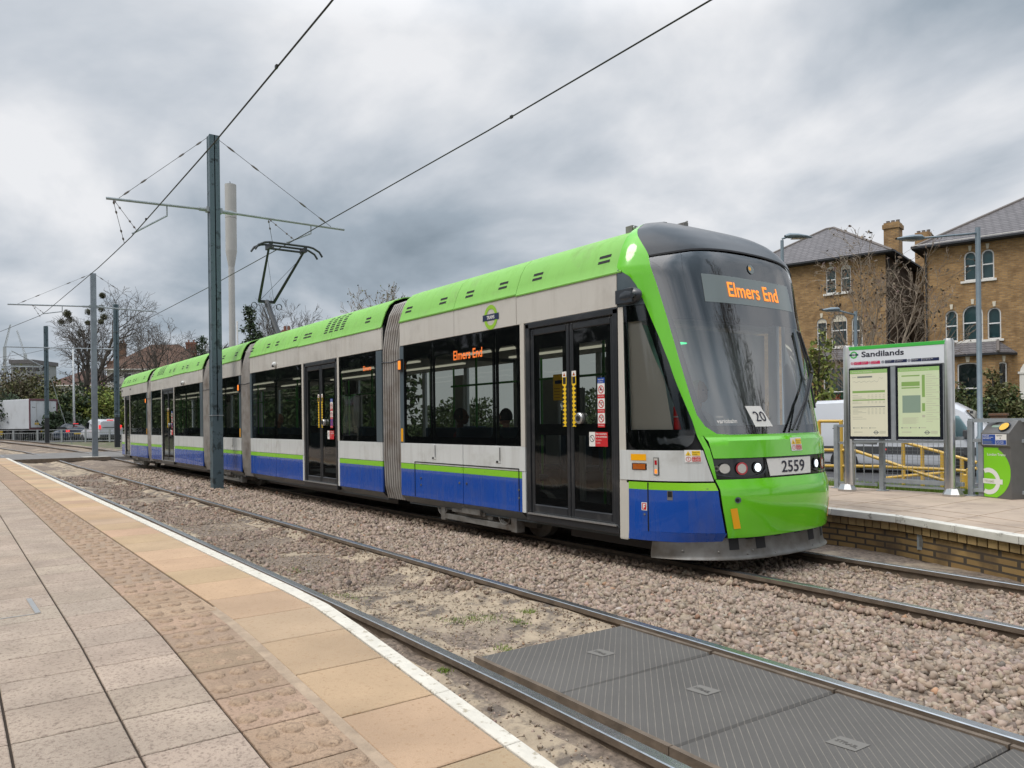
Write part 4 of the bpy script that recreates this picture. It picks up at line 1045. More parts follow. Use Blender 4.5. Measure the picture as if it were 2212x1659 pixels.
for z0, z1 in ((-.3, PZ - .012),):
    top = [[(x, y if y < 2 else bend(x, 2.0), z1) for x in gx] for y in (-6.5, 0, 2.0)]
    m.sheet(top); m.sheet([[(x, bend(x, 2.0), z) for x in gx] for z in (z1, z0)]); m.sheet([[(-36.2, y, z) for y in (-6.5, 2.0)] for z in (z1, z0)])
ppart(m, 'platform_base', 'joint', fix=False)
def tile(mb, x0, x1, ya, yb, tint, gap=.0055, wob=.0):
    c = [(x0 + gap, ya + gap), (x1 - gap, ya + gap), (x1 - gap, yb - gap), (x0 + gap, yb - gap)]
    b = .004; z = PZ + wob
    ci = [(x0 + gap + b, ya + gap + b), (x1 - gap - b, ya + gap + b), (x1 - gap - b, yb - gap - b), (x0 + gap + b, yb - gap - b)]
    f = lambda p, zz: (p[0], bend(p[0], p[1]), zz)
    mb.add([f(p, PZ - .03) for p in c] + [f(p, z - .003) for p in c] + [f(p, z) for p in ci],
           [(8, 9, 10, 11)] + [(4 + i, 4 + (i + 1) % 4, 8 + (i + 1) % 4, 8 + i) for i in range(4)] + [(i, (i + 1) % 4, 4 + (i + 1) % 4, 4 + i) for i in range(4)], 0, tint)
def tn(s=.045, w=.0):
    v = rng.normal(1, s); return (v * (1 + w * rng.normal()), v, v * (1 - w * rng.normal()))
m = MB(); x = 4.0
while x > -36:
    st = .63; tile(m, x - st, x, 1.415, 1.94, tn(.06, .03)); x -= st
ppart(m, 'edge_slab', 'edge_slab', fix=False)
m = MB(); x = 4.0
while x > -36:
    st = .63; tile(m, x - st, x, 1.943, 2.045, tn(.05), .003, .001); x -= st
ppart(m, 'white_edge_line', 'white_line', fix=False)
m = MB(); md = MB(); x = 4.1
mat('dome', (.37, .258, .172), .88, var=.15, vs=30, bump=.6, bs=100, dirt=(.22, .15, .10), dscale=50, dlo=.5, dhi=.68)
i = 0
while x > -36:
    worn = abs(x + 3.85) < .2
    tile(m, x - .42, x, .985, 1.365 if x > -4.85 else 1.41, tn(.06, .02) if not worn else (.86, .88, .84))
    if x > -17:
        for a in range(2):
            for b in range(3):
                cx = x - .11 - .21 * a; cy = (1.045 + .115 * b + (.025 if a else 0)) if x > -4.85 else 1.06 + .125 * b + (.03 if a else 0); r = .044
                ring = [];
                n = 12 if x > -8 else 8
                for rr, zz in ((1., 0.), (.86, .009), (.55, .0125)):
                    ring.append([(cx + r * 1.15 * rr * math.cos(2 * math.pi * k / n), bend(cx, cy) + r * rr * math.sin(2 * math.pi * k / n), PZ + (zz * (.45 if worn else 1.))) for k in range(n)])
                o = len(md.v); md.v.extend(ring[0] + ring[1] + ring[2])
                for j in range(2):
                    for k in range(n): md.f.append((o + j * n + k, o + j * n + (k + 1) % n, o + (j + 1) * n + (k + 1) % n, o + (j + 1) * n + k)); md.mi.append(0); md.tint.append((1, 1, 1))
                md.f.append(tuple(o + 2 * n + k for k in range(n))); md.mi.append(0); md.tint.append((1, 1, 1))
    x -= .42; i += 1
ppart(m, 'tactile_paving', 'tactile', fix=False); d_ = ppart(md, 'tactile_domes', 'dome', smooth=True, fix=False); d_['kind'] = 'stuff'
m = MB()
m.sheet([[(x, bend(x, y), PZ - .0035) for x in np.arange(4, -5.3, -.25)] for y in (1.355, 1.42)]); ppart(m, 'mortar_strip', 'mortar', fix=False)
m = MB()
for r_ in range(18):
    y1 = .985 - .40 * r_; x = 4.1 + (.0 if r_ % 1 == 0 else .2)
    while x > -36:
        if not (r_ == 2 and -6.0 < x - .42 < -5.0): tile(m, x - .42, x, y1 - .40, y1, tn(.035, .012))
        else: tile(m, x - .42, x, y1 - .40, y1, tn(.035, .012))
        x -= .42
ppart(m, 'paving_slab', 'paving', fix=False)
c0 = at(0, 1337, 1); 
def gnd(px, py, z):
    p = at(px, py, 1); d = p - Vector((0, 0, CAM_H)); return Vector((0, 0, CAM_H)) + d * ((z - CAM_H) / d.z)
a, b, c = gnd(-60, 1346, PZ), gnd(82, 1326, PZ), gnd(62, 1295, PZ)
m = MB(); m.bar(b + Vector((0, 0, .002)), c + Vector((0, 0, .002)), .03, .012); m.bar(a + Vector((0, 0, .001)), b + Vector((0, 0, .001)), .014, .006)
tag(m.build('cover_frame', ['stainless']), 'metal edge of an access cover let into the left paving slabs', 'access cover')

# ---- crossing deck beyond the platforms, roads
m = MB(); m.cbox(-46.5, -38.2, -6, 9.6, -.3, .012 + rise(-42), .02); tag(m.build('crossing_path', 'asphalt_light'), kind='structure')
m = MB(); m.bar((-38.15, -.6, .0 + rise(-38)), (-38.15, 5.9, .0 + rise(-38)), .10, .16); tag(m.build('kerb', 'rail_side'), kind='structure')
def strip(name, o, d_, a0, a1, b0, b1, z, matn, n=12):
    o = Vector(o); d_ = Vector(d_).normalized(); q = Vector((-d_.y, d_.x, 0)); m = MB()
    m.sheet([[tuple(o + d_ * (a0 + (a1 - a0) * i / n) + q * b + Vector((0, 0, z))) for i in range(n + 1)] for b in (b0, b1)])
    return tag(m.build(name, matn, fix=False), kind='structure')
HU = Vector((.971, .239, 0)).normalized(); HN = Vector((-HU.y, HU.x, 0)); H0 = Vector((-18.47, 39.0, 0))
strip('road', H0, HU, -60, 60, -20.5, -10.5, -.30, 'asphalt')
strip('pavement', H0, HU, -60, 60, -10.5, -8.6, -.22, 'asphalt_light')
mat('road_paint', (.6, .6, .56), .7)
m = MB()
for i in range(-8, 9):
    for q in (-.0,):
        p = H0 + HU * (i * 4.0) + HN * -18.6; e = p + HU * 2.0
        m.add([tuple(v + HN * s + Vector((0, 0, -.296))) for v, s in ((p, -.05), (e, -.05), (e, .05), (p, .05))], [(0, 1, 2, 3)])
tag(m.build('road_marking', 'road_paint'), kind='structure')
FD = Vector((.6, .8, 0)); F0 = Vector((-72.6, 5.94, 0))
strip('road', F0, FD, -60, 40, 1.6, 15, .262, 'asphalt')

# ---- far platform: coped edge on a yellow brick wall
def brick_mat(name, c1, c2, mort, sx=.225, sy=.075, axis='X', ms=.012, dirt=None, var=.15):
    m = bpy.data.materials.new(name); m.use_nodes = True; MAT[name] = m
    t = m.node_tree; L = t.links.new; N = t.nodes.new; b = t.nodes['Principled BSDF']; b.inputs['Roughness'].default_value = .9
    g = N('ShaderNodeTexCoord'); sp = N('ShaderNodeSeparateXYZ'); L(g.outputs['Object'], sp.inputs[0])
    ad = N('ShaderNodeMath'); ad.operation = 'ADD'; L(sp.outputs['X'], ad.inputs[0]); L(sp.outputs['Y'], ad.inputs[1])
    cb = N('ShaderNodeCombineXYZ'); L(ad.outputs[0], cb.inputs[0]); L(sp.outputs['Z'], cb.inputs[1])
    br = N('ShaderNodeTexBrick'); br.inputs['Scale'].default_value = 1.; br.inputs['Brick Width'].default_value = sx; br.inputs['Row Height'].default_value = sy; br.inputs['Mortar Size'].default_value = ms
    br.inputs['Color1'].default_value = (*c1, 1); br.inputs['Color2'].default_value = (*c2, 1); br.inputs['Mortar'].default_value = (*mort, 1); br.inputs['Bias'].default_value = 0.
    L(cb.outputs[0], br.inputs[0])
    n = N('ShaderNodeTexNoise'); n.inputs['Scale'].default_value = 1.3; n.inputs['Detail'].default_value = 8; n.inputs['Roughness'].default_value = .7; L(g.outputs['Object'], n.inputs[0])
    r = N('ShaderNodeMapRange'); r.inputs[1].default_value = .3; r.inputs[2].default_value = .7; r.inputs[3].default_value = 1 - var * 1.6; r.inputs[4].default_value = 1 + var * 1.6; L(n.outputs[0], r.inputs[0])
    v = N('ShaderNodeVectorMath'); v.operation = 'SCALE'; L(br.outputs[0], v.inputs[0]); L(r.outputs[0], v.inputs[3]); c = v.outputs[0]
    if dirt:
        n2 = N('ShaderNodeTexNoise'); n2.inputs['Scale'].default_value = 2.2; n2.inputs['Detail'].default_value = 6; L(g.outputs['Object'], n2.inputs[0])
        r2 = N('ShaderNodeMapRange'); r2.inputs[1].default_value = .5; r2.inputs[2].default_value = .72; L(n2.outputs[0], r2.inputs[0])
        x = N('ShaderNodeMix'); x.data_type = 'RGBA'; L(r2.outputs[0], x.inputs[0]); L(c, x.inputs[6]); x.inputs[7].default_value = (*dirt, 1); c = x.outputs[2]
    L(c, b.inputs['Base Color'])
    k = N('ShaderNodeBump'); k.inputs['Strength'].default_value = .5; k.inputs['Distance'].default_value = .01; L(br.outputs['Fac'], k.inputs['Height']); k.invert = True; L(k.outputs[0], b.inputs['Normal'])
brick_mat('brick_plat', (.33, .215, .085), (.24, .15, .06), (.07, .055, .04), dirt=(.07, .05, .035))
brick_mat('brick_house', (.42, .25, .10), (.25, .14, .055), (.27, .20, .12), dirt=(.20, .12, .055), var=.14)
brick_mat('brick_house_shaded', (.17, .105, .06), (.12, .075, .045), (.10, .08, .06), var=.12)  # darker copy of the house brick: the side walls' shade is in its colour
brick_mat('brick_dark', (.20, .10, .055), (.14, .07, .045), (.15, .11, .08), var=.1)
FZ = .33
EDG = [(9, 5.6), (1.5, 7.45), (-.5, 7.72), (-2., 7.98), (-3.07, 8.28), (-3.79, 8.60), (-4.59, 8.93), (-5.5, 9.08), (-8., 9.0), (-20, 8.75), (-32, 8.75)]
far = thing('tram_platform', 'far pale platform behind the tram on a yellow brick wall', 'platform', (-6, 11, 0))
def fpart(mb, name, mats, **k):
    o = mb.build(name, mats, far, **k); o.matrix_parent_inverse = Matrix.Translation((6, -11, 0)); return o
mat('far_paving', (.42, .33, .255), .88, var=.16, vs=1.4, bump=.25, bs=60, dirt=(.27, .21, .165), dscale=2.5, dlo=.52, dhi=.72)
m = MB(); m.sheet([[(x, y + .12, FZ) for x, y in EDG], [(x, 12.2, FZ) for x, y in EDG]]); m.sheet([[(x, 12.2, z) for x, y in EDG] for z in (FZ, -.4)]); fpart(m, 'paving', 'far_paving', fix=False)
m = MB()
for i in range(26):
    x = 4 - i * .8
    yy = float(np.interp(x, [e[0] for e in EDG[::-1]], [e[1] for e in EDG[::-1]]))
    m.bar((x, yy + .14, FZ + .001), (x, 12.18, FZ + .001), .008, .004)
for q in (.55, 1.0): 
    for (xa, ya), (xb, yb) in zip(EDG[:-1], EDG[1:]): m.bar((xa, ya + q, FZ + .001), (xb, yb + q, FZ + .001), .01, .004)
fpart(m, 'paving_joints', 'mortar', fix=False)
m = MB()
for (xa, ya), (xb, yb) in zip(EDG[:-1], EDG[1:]):
    n = max(1, int(abs(xa - xb) / .9))
    for i in range(n):
        p = Vector((xa + (xb - xa) * i / n, ya + (yb - ya) * i / n, 0)); q = Vector((xa + (xb - xa) * (i + 1) / n, ya + (yb - ya) * (i + 1) / n, 0))
        d_ = (q - p).normalized(); nn_ = Vector((d_.y, -d_.x, 0)) * (1 if d_.x < 0 else -1)
        p = p + d_ * .004; q = q - d_ * .004
        vs = [p, q, q + nn_ * .15, p + nn_ * .15]
        m.add([(v.x, v.y, FZ - .075) for v in vs] + [(v.x, v.y, FZ + .004) for v in vs], [(0, 3, 2, 1), (4, 5, 6, 7), (0, 1, 5, 4), (1, 2, 6, 5), (2, 3, 7, 6), (3, 0, 4, 7)])
mat('coping', (.62, .60, .54), .8, var=.12, vs=5, dirt=(.22, .20, .17), dscale=9, dlo=.58, dhi=.66)
fpart(m, 'coping', 'coping', bevel=.006)
m = MB(); m.sheet([[(x, y + .10, z) for x, y in EDG] for z in (FZ - .17, -.5)]); fpart(m, 'brick_wall', 'brick_plat', fix=False)
m = MB()
for (xa, ya), (xb, yb) in zip(EDG[:-1], EDG[1:]):
    L_ = math.hypot(xa - xb, ya - yb); n = max(1, int(L_ / .113))
    if xa < -9: continue
    for i in range(n):
        t0, t1 = (i + .06) / n, (i + .94) / n
        p = Vector((xa + (xb - xa) * t0, ya + (yb - ya) * t0, 0)); q = Vector((xa + (xb - xa) * t1, ya + (yb - ya) * t1, 0)); nn_ = Vector((0, .12, 0)); o_ = Vector((0, .055, 0)); tn_ = rng.uniform(.75, 1.2)
        vs = [p + o_, q + o_, q + nn_, p + nn_]
        m.add([(v.x, v.y, FZ - .172) for v in vs] + [(v.x, v.y, FZ - .082) for v in vs], [(0, 3, 2, 1), (4, 5, 6, 7), (0, 1, 5, 4), (1, 2, 6, 5), (2, 3, 7, 6), (3, 0, 4, 7)], 0, (tn_, tn_, tn_))
mat('header_brick', (.30, .205, .09), .9, tint=True, var=.15, vs=8, bump=.2, bs=50)
fpart(m, 'header_course', 'header_brick')
m = MB(); p = Vector((-4.28, 8.85, .04)); m.box(p.x - .05, p.x + .05, p.y + .05, p.y + .10, -.02, .18); m.box(p.x - .02, p.x + .02, p.y + .04, p.y + .06, .02, .11, 1)
fpart(m, 'junction_box', ['galv', 'bogie_grey'])

m = MB(); m.sheet([[(x, y, z) for x in (-32, -9, -4, 0, 8)] for y, z in ((12.2, .26), (12.9, .22), (13.2, -.1), (13.25, -.34))]); tag(m.build('grass_bank', 'earth_grass', fix=False), kind='structure')
# ================================================================== overhead line
def z6(x, y): return ((3200 + x * .42186) * .54216, (1300 + y * .42186) * .54216)
def z5(x, y): return ((3080 + x * .45208) * .54216, (780 + y * .45208) * .54216)
def z7(x, y): return (x * .4823 * .54216, (1050 + y * .4823) * .54216)
def on_y(px, py, Y):
    p = at(px, py, 1) - Vector((0, 0, CAM_H)); return Vector((0, 0, CAM_H)) + p * (Y / p.y)
def turnbuckle(m, a, b, mi=1):
    m.tube([a, b], .006, 5, 0)
    for t in (.10, .30, .72, .90):
        p, q = a.lerp(b, t - .035), a.lerp(b, t + .035); m.tube([p, p.lerp(q, .3), p.lerp(q, .7), q], [.008, .022, .022, .008], 6, mi)
def mast(name, label, x, y, zb, top, w, arm_z, arms, style, grp='overhead line masts along the tracks', stays=True):
    t = thing('catenary_mast', label, 'mast', (x, y, zb), 0, grp)
    m = MB(); h = w / 2; H_ = top - zb
    m.box(-h, h, -h * .16, h * .16, 0, H_); m.box(-h, -h + .03, -h, h, 0, H_); m.box(h - .03, h, -h, h, 0, H_) if style == 'H' else None
    if style == 'box': m = MB(); m.cbox(-h, h, -h, h, 0, H_, .01)
    m.build('post', 'pole_bare' if style == 'box' else 'pole_paint', t, bevel=.008)
    if style == 'H':
        m = MB(); m.box(-h + .028, h - .028, -h + .012, -h + .02, 0, H_); m.build('face_plate', 'pole_paint', t)
        m = MB(); m.box(-h - .002, h + .002, -h - .002, h + .002, .0, 1.75); m.build('dark_paint_band', 'pole_black' if zb > .2 else 'pole_paint', t)
        m = MB(); m.box(-h - .012, h + .012, -h - .012, h + .012, 1.87, 1.89); m.build('clamp_band', 'galv', t)
    for (ye, dz, wy, wz) in arms:
        s = 1 if ye > 0 else -1; az = arm_z - zb
        m = MB(); a = Vector((0, s * h, az)); b = Vector((0, ye, az + dz))
        m.tube([a, b], .032, 8); m.tube([a.lerp(b, .02), a.lerp(b, .10)], .05, 8); m.box(-.08, .08, min(s * h, s * (h + .06)), max(s * h, s * (h + .06)), az - .06, az + .06)
        arm = m.build('cross_arm', 'galv', t, smooth=True, angle=40)
        if stays:
            m = MB(); turnbuckle(m, Vector((0, s * (h + .01), H_ - .06)), a.lerp(b, .90)); m.build('stay_wire', ['wire', 'insulator'], t)
        if wy is not None:
            # registration arm and hanger holding the contact wire
            m = MB(); wy_ = wy - y; wz_ = wz - zb
            p = a.lerp(b, abs(wy_ + s * 0 - s * h) / abs(ye - s * h))
            q = Vector((0, wy_ - .62 if s < 0 else wy_ + .66, p.z)); q2 = Vector((0, q.y, p.z - .22))
            if s < 0: q = Vector((0, min(-h - .2, wy_ + .75), p.z)); q2 = Vector((0, q.y, p.z - .22))
            m.tube([q, q2], .018, 6); m.tube([q2, Vector((.05, wy_, wz_ + .03))], .022, 6); m.build('registration_arm', 'galv', arm)
            m = MB(); r0 = Vector((0, wy_ - .35 * (1 if s > 0 else -.9) * 1, p.z)); r0 = p + Vector((0, -.45 if s > 0 else -.38, 0))
            turnbuckle(m, r0, Vector((-.9, wy_, wz_))); turnbuckle(m, r0, Vector((.55, wy_, wz_))); m.build('hanger', ['wire', 'insulator'], arm)
    return t
Y1 = 5.22
mast('m', 'tall slate grey mast beside the tram, flaking dark paint at its foot', -19.03, Y1, -.15, 8.42, .24, 6.64, ((2.91 - Y1, -.08, 3.42, 5.80), (8.56 - Y1, .0, 6.98, 6.06)), 'H')
t2 = mast('m', 'pale grey steel mast standing on a concrete plinth behind the crossing', -39.0, 5.40, .16, 8.40, .225, 6.90, ((2.16 - 5.4, -.15, 3.43, 6.40), (8.02 - 5.4, -.03, None, None)), 'box')
m = MB(); m.cbox(-.62, .62, -.55, .55, -.25, .0, .05); m.build('plinth', 'concrete', t2, bevel=.02)
mast('m', 'bluish mast with a black foot and pale bands at the tail of the tram', -49.3, 7.97, .30, 8.55, .26, 5.95, ((2.53 - 7.97, -.1, None, None),), 'H', stays=False)
t4 = mast('m', 'leftmost slate blue mast with a black foot and a slanting guy wire', -61.5, 5.60, .40, 8.45, .26, 5.62, ((-2.6, .0, None, None), (-2.0, 1.05, None, None)), 'H', stays=False)
m = MB(); m.tube([(0, .15, 4.9), (0, 1.55, -.3)], .02, 6); m.build('guy_wire', 'galv', t4)
def wire(label, pts, r=.0115):
    m = MB(); m.tube([Vector(p) for p in pts], r, 6); o = m.build('contact_wire', 'wire', smooth=True)
    return tag(o, label, 'wire', 'overhead contact wires')
def ws_(pts, n=40):
    xs_ = [p[0] for p in pts][::-1]; X_ = np.linspace(pts[0][0], pts[-1][0], n)
    return [(x, float(np.interp(x, xs_, [p[1] for p in pts][::-1])), float(np.interp(x, xs_, [p[2] for p in pts][::-1]))) for x in X_]
w = wire('black overhead wire crossing the top of the mast, above the near track', ws_([(8, 2.95, 6.25), (-2, 3.22, 6.12), (-7.65, 3.35, 5.99), (-12, 3.38, 5.86), (-19, 3.42, 5.78), (-23, 3.40, 5.82), (-39, 3.43, 6.40), (-61.5, 1.1, 6.9), (-80, -4, 7.)]))
w2 = wire('black overhead wire rising to the upper right, touched by the pantograph', ws_([(8, 5.9, 6.4), (0, 6.7, 6.28), (-5.6, 6.95, 6.19), (-10, 6.98, 6.12), (-19, 6.98, 6.045), (-26, 6.98, 6.02), (-40, 6.98, 6.1), (-61.5, 4.8, 6.6), (-80, 1., 7.)]))
for (ww, pos) in ((w, ((-9.4, 3.352, 5.935), (-17.4, 3.40, 5.80))), (w2, ((-9.4, 6.98, 6.13), (-25.7, 6.98, 6.02)))):
    for p in pos:
        m = MB(); m.box(p[0] - .028, p[0] + .028, p[1] - .013, p[1] + .013, p[2] - .018, p[2] + .026); m.build('wire_clamp', 'wire', ww)
# ================================================================== furniture of the far platform
mat('sign_green', (.06, .45, .07), .3); mat('sign_white', (.70, .73, .77), .25, coat=.4); mat('case_black', (.008, .010, .018), .25); mat('poster_cream', (.76, .74, .57), .45, coat=.5); mat('poster_green', (.63, .72, .47), .45, coat=.5)
mat('p_green', (.24, .40, .11), .5); mat('p_band', (.30, .50, .17), .5); mat('p_grey', (.2, .22, .2), .5); mat('p_map', (.24, .33, .26), .5); mat('p_pink', (.55, .02, .10), .5); mat('p_faint', (.5, .5, .38), .5)
mat('reader_grey', (.15, .145, .14), .4, .3, var=.06, vs=10); mat('reader_green', (.22, .60, .015), .35, coat=.3); mat('reader_yellow', (.78, .44, .04), .4)
UX = Vector((.9816, .1909, 0)); 
def info_sign(loc, rz, label, group=None):
    t = thing('station_sign', label, 'sign', loc, rz, group)
    for x in (-.03, 1.47):
        m = MB(); m.lathe((x, 0, 0), [(.145, 0), (.145, .03), (.10, .11), (.085, .115)], 8); pl = m.build('post_foot', 'stainless', t)
        m = MB(); m.lathe((x + (.04 if x < 0 else -.04), 0, .1), [(.075, 0), (.075, 2.15), (.06, 2.2)], 20); m.build('post', 'stainless', t, smooth=True, angle=35)
    fn = lambda u, v, l=0.: (u, -.062 - l, v - FZ)
    m = MB(); m.box(.0, 1.40, -.06, .06, 2.275 - FZ, 2.60 - FZ); hd_ = m.build('header_panel', 'sign_white', t, bevel=.004)
    m = MB(); m.box(-.005, 1.405, -.065, .065, 2.55 - FZ, 2.605 - FZ); m.build('green_band', 'sign_green', hd_, bevel=.003)
    m = MB(); put_text(m, fn, 'Sandilands', .232, 2.435, .083, .612, 0, .022, .001); m.build('station_name', 'ink', hd_, fix=False)
    m = MB(); disc(m, fn, .115, 2.475, .055, 0, .001, 28, .036); rect(m, fn, .045, 2.463, .185, 2.488, 1, .002); put_text(m, fn, 'TRAMS', .085, 2.469, .013, .06, 2, .02, .003); m.build('roundel', ['sign_green', 'logo_navy', 'sticker_white'], hd_, fix=False)
    m = MB()
    for x0, x1, mi, tx in ((.115, .235, 0, 'No alcohol'), (.24, .33, 0, 'on trams'), (.375, .505, 0, 'No smoking'), (.575, .71, 1, 'CCTV cameras'), (.715, .885, 1, 'in operation'), (.945, 1.085, 1, 'Help point'), (1.09, 1.32, 1, 'Emergency use')):
        rect(m, fn, x0, 2.318, x1, 2.364, mi, .001); put_text(m, fn, tx, x0 + .008, 2.347, .011, (x1 - x0) * .62, 2, .01, .002); put_text(m, fn, 'thank you', x0 + .008, 2.328, .007, (x1 - x0) * .5, 2, 0, .002)
    for x, mi in ((.088, 0), (.352, 0), (.545, 1), (.915, 1)): disc(m, fn, x, 2.341, .021, mi, .001, 16, .015); disc(m, fn, x, 2.341, .008, mi, .001, 8)
    m.build('notice_strip', ['p_pink', 'logo_navy', 'sticker_white'], hd_, fix=False)
    m = MB(); m.box(.0, .02, -.05, .05, 1.13 - FZ, 2.275 - FZ); m.box(.645, .72, -.05, .05, 1.13 - FZ, 2.275 - FZ); m.box(1.36, 1.42, -.05, .05, 1.13 - FZ, 2.275 - FZ); m.box(0, 1.42, -.045, .045, 1.10 - FZ, 1.14 - FZ); m.build('frame_rail', 'galv', t, bevel=.004)
    for k, (x0, x1) in enumerate(((.022, .643), (.722, 1.358))):
        m = MB(); m.box(x0, x1, -.068, .05, 1.155 - FZ, 2.27 - FZ); cs_ = m.build('poster_case', 'case_black', t, bevel=.006)
        f2 = lambda u, v, l=0.: (u, -.069 - l, v - FZ)
        a, b, c, d = x0 + .036, x1 - .036, 1.20, 2.235
        m = MB(); rect(m, f2, a, c, b, d, 0, 0); rect(m, f2, a, d - .06, b, d, 1, .0005)
        put_text(m, f2, 'Trams from Sandilands' if k == 0 else 'Welcome to Sandilands tram stop', a + .03, d - .042, .02, .30 if k == 0 else .40, 0, 0, .001)
        W = b - a
        if k == 0:
            rect(m, f2, a + .11, d - .125, a + .33, d - .10, 2, .0005); put_text(m, f2, 'Line', a + .035, d - .122, .018, .06, 2, 0, .0005)
            xz = [(a + .04 + i * .025, d - .19 + .012 * math.sin(i * 2.1) + (.05 if i > 15 else 0)) for i in range(19)]
            for (p, q), (r_, s_) in zip(xz[:-1], xz[1:]): m.add([f2(p, q, .0005), f2(r_, s_, .0005), f2(r_, s_ + .007, .0005), f2(p, q + .007, .0005)], [(0, 1, 2, 3)], 3)
            for y, h, mi in ((.36, .035, 4), (.48, .018, 4), (.585, .014, 2)): rect(m, f2, a + .035, d - y, b - .035, d - y + h, mi, .0005)
            for i in range(12):
                y = d - (.40, .425, .45, .50, .52, .61, .63, .65, .67, .69, .74, .77)[i]; rect(m, f2, a + .035, y, a + .12 + .06 * (i % 3), y + .007, 3, .0005)
                for j in range(5):
                    if i < 10: rect(m, f2, a + .26 + j * .055, y, a + .29 + j * .055, y + .007, 3, .0005)
        else:
            for x, y, w, h, mi in ((.05, .135, .25, .018, 4), (.05, .28, .25, .065, 4), (.05, .315, .25, .018, 4), (.06, .68, .25, .26, 5), (.33, .45, .04, .33, 4), (.33, .66, .04, .12, 4), (.33, .75, .04, .035, 3)): rect(m, f2, a + x, d - y, a + x + w, d - y + h, mi, .0005)
            for i in range(22):
                y = d - .12 - i * .033; rect(m, f2, a + .385, y, a + .47 + .05 * (i % 3), y + .006, 3, .0005)
            for i in range(6): rect(m, f2, a + .06, d - .76 - i * .016, a + .28 - .03 * (i % 2), d - .754 - i * .016, 3, .0005)
        disc(m, f2, b - .17, c + .06, .03, 2, .0005, 20, .02); rect(m, f2, b - .21, c + .054, b - .13, c + .066, 2, .001)
        for i in range(3): rect(m, f2, b - .12, c + .045 + i * .014, b - .03, c + .052 + i * .014, 3, .0005)
        for i in range(3): disc(m, f2, a + .05 + i * .12, c + .13, .010, 2, .0005, 10); rect(m, f2, a + .068 + i * .12, c + .125, a + .14 + i * .12, c + .135, 3, .0005)
        rect(m, f2, a + .05, c + .06, a + .18, c + .07, 3, .0005)
        m.build('poster', ['poster_cream' if k == 0 else 'poster_green', 'p_band', 'p_grey', 'p_faint', 'p_green', 'p_map'], cs_, fix=False)
    return t
SRZ = math.atan2(.1909, .9816)
sign = info_sign((-6.66, 11.53, FZ), SRZ, 'station name sign reading Sandilands over two glazed poster cases on steel posts')
def card_reader(loc, rz, label):
    t = thing('card_reader', label, 'card reader', loc, rz)
    fn = lambda u, v, l=0.: (u, -.002 - l, v)
    m = MB(); w, dp = .46, .34
    prof = [(0, 0), (0, .72), (-.03, .74), (-.03, .92), (.14, 1.10), (dp, 1.10), (dp, 0)]
    m.prism([(y, z) for y, z in prof], lambda u, v, q: (q, u, v), 0, w); m.build('cabinet', 'reader_grey', t, bevel=.006)
    fs = lambda u, v, l=0.: (u, -.032 - l, v)
    m = MB(); rect(m, fs, .025, .755, w - .035, .905, 0, .001); rect(m, fs, .03, .76, .245, .90, 1, .002); rect(m, fs, .25, .76, w - .04, .825, 1, .002)
    for i, (tx, h) in enumerate((('Oyster and', .014), ('contactless users', .014), ('must touch in', .014))): put_text(m, fs, tx, .04, .878 - i * .021, h, (.10, .17, .13)[i], 0, .02, .003)
    for i in range(4): rect(m, fs, .04, .772 + i * .011, .20 - .02 * (i % 2), .777 + i * .011, 2, .003)
    put_text(m, fs, 'oyster', .262, .878, .018, .10, 3, .02, .003); m.add([fs(.31, .85, .003), fs(.335, .863, .003), fs(.335, .838, .003)], [(0, 1, 2)], 2)
    for i, tx in enumerate(('Please touch', 'your card flat', 'on the reader')): put_text(m, fs, tx, .26, .808 - i * .018, .011, .12, 0, .01, .003)
    m.build('notice', ['sticker_white', 'sticker_blue', 'p_grey', 'ink'], t, fix=False)
    # green disc wrapping the lower cabinet
    m = MB(); n = 40
    pts = [(0.02, .715), (.28, .715)] + [(.02 + .44 * math.cos(a), .36 + .40 * math.sin(a)) for a in np.linspace(R(58), R(-75), 20)] + [(.02, .0 + .0)]
    pts = [(min(max(a, .004), w - .004), max(b, .01)) for a, b in pts]
    tri = tessellate_polygon([[Vector((a, b, 0)) for a, b in pts]]); m.add([fn(a, b, .001) for a, b in pts], [tuple(q) for q in tri])
    put_text(m, fn, 'London Trams', .08, .60, .036, .30, 1, .01, .003)
    arc = lambda r_: [(.10 + r_ * math.cos(a), .235 + r_ * math.sin(a)) for a in np.linspace(R(118), R(-118), 26)]
    A_, B_ = arc(.19), arc(.125)
    m.add([fn(max(a, .006), b, .003) for a, b in A_ + B_], [(i, i + 1, i + 27, i + 26) for i in range(25)], 1); rect(m, fn, .006, .20, .33, .27, 1, .004); put_text(m, fn, 'TRAMS', .025, .217, .034, .17, 2, .01, .006)
    m.build('green_panel', ['reader_green', 'sticker_white', 'p_faint'], t, fix=False)
    fs2 = lambda u, v, l=0.: (u, -.03 + v * .687 - l * .727, .92 + v * .727 + l * .687)
    m = MB(); disc(m, fs2, .33, .11, .085, 1, .012, 20); disc(m, fs2, .33, .11, .068, 0, .022, 20); m.build('touch_pad', ['reader_yellow', 'case_black'], t, fix=False)
    m = MB(); rect(m, fs2, .10, .10, .24, .155, 0, .003); rect(m, fs2, .11, .108, .23, .148, 1, .004); m.build('display', ['reader_grey', 'p_map'], t, fix=False)
    return t
card_reader((-4.90, 12.02, FZ), R(-22), 'grey and lime green London Trams card reader at the right picture edge')

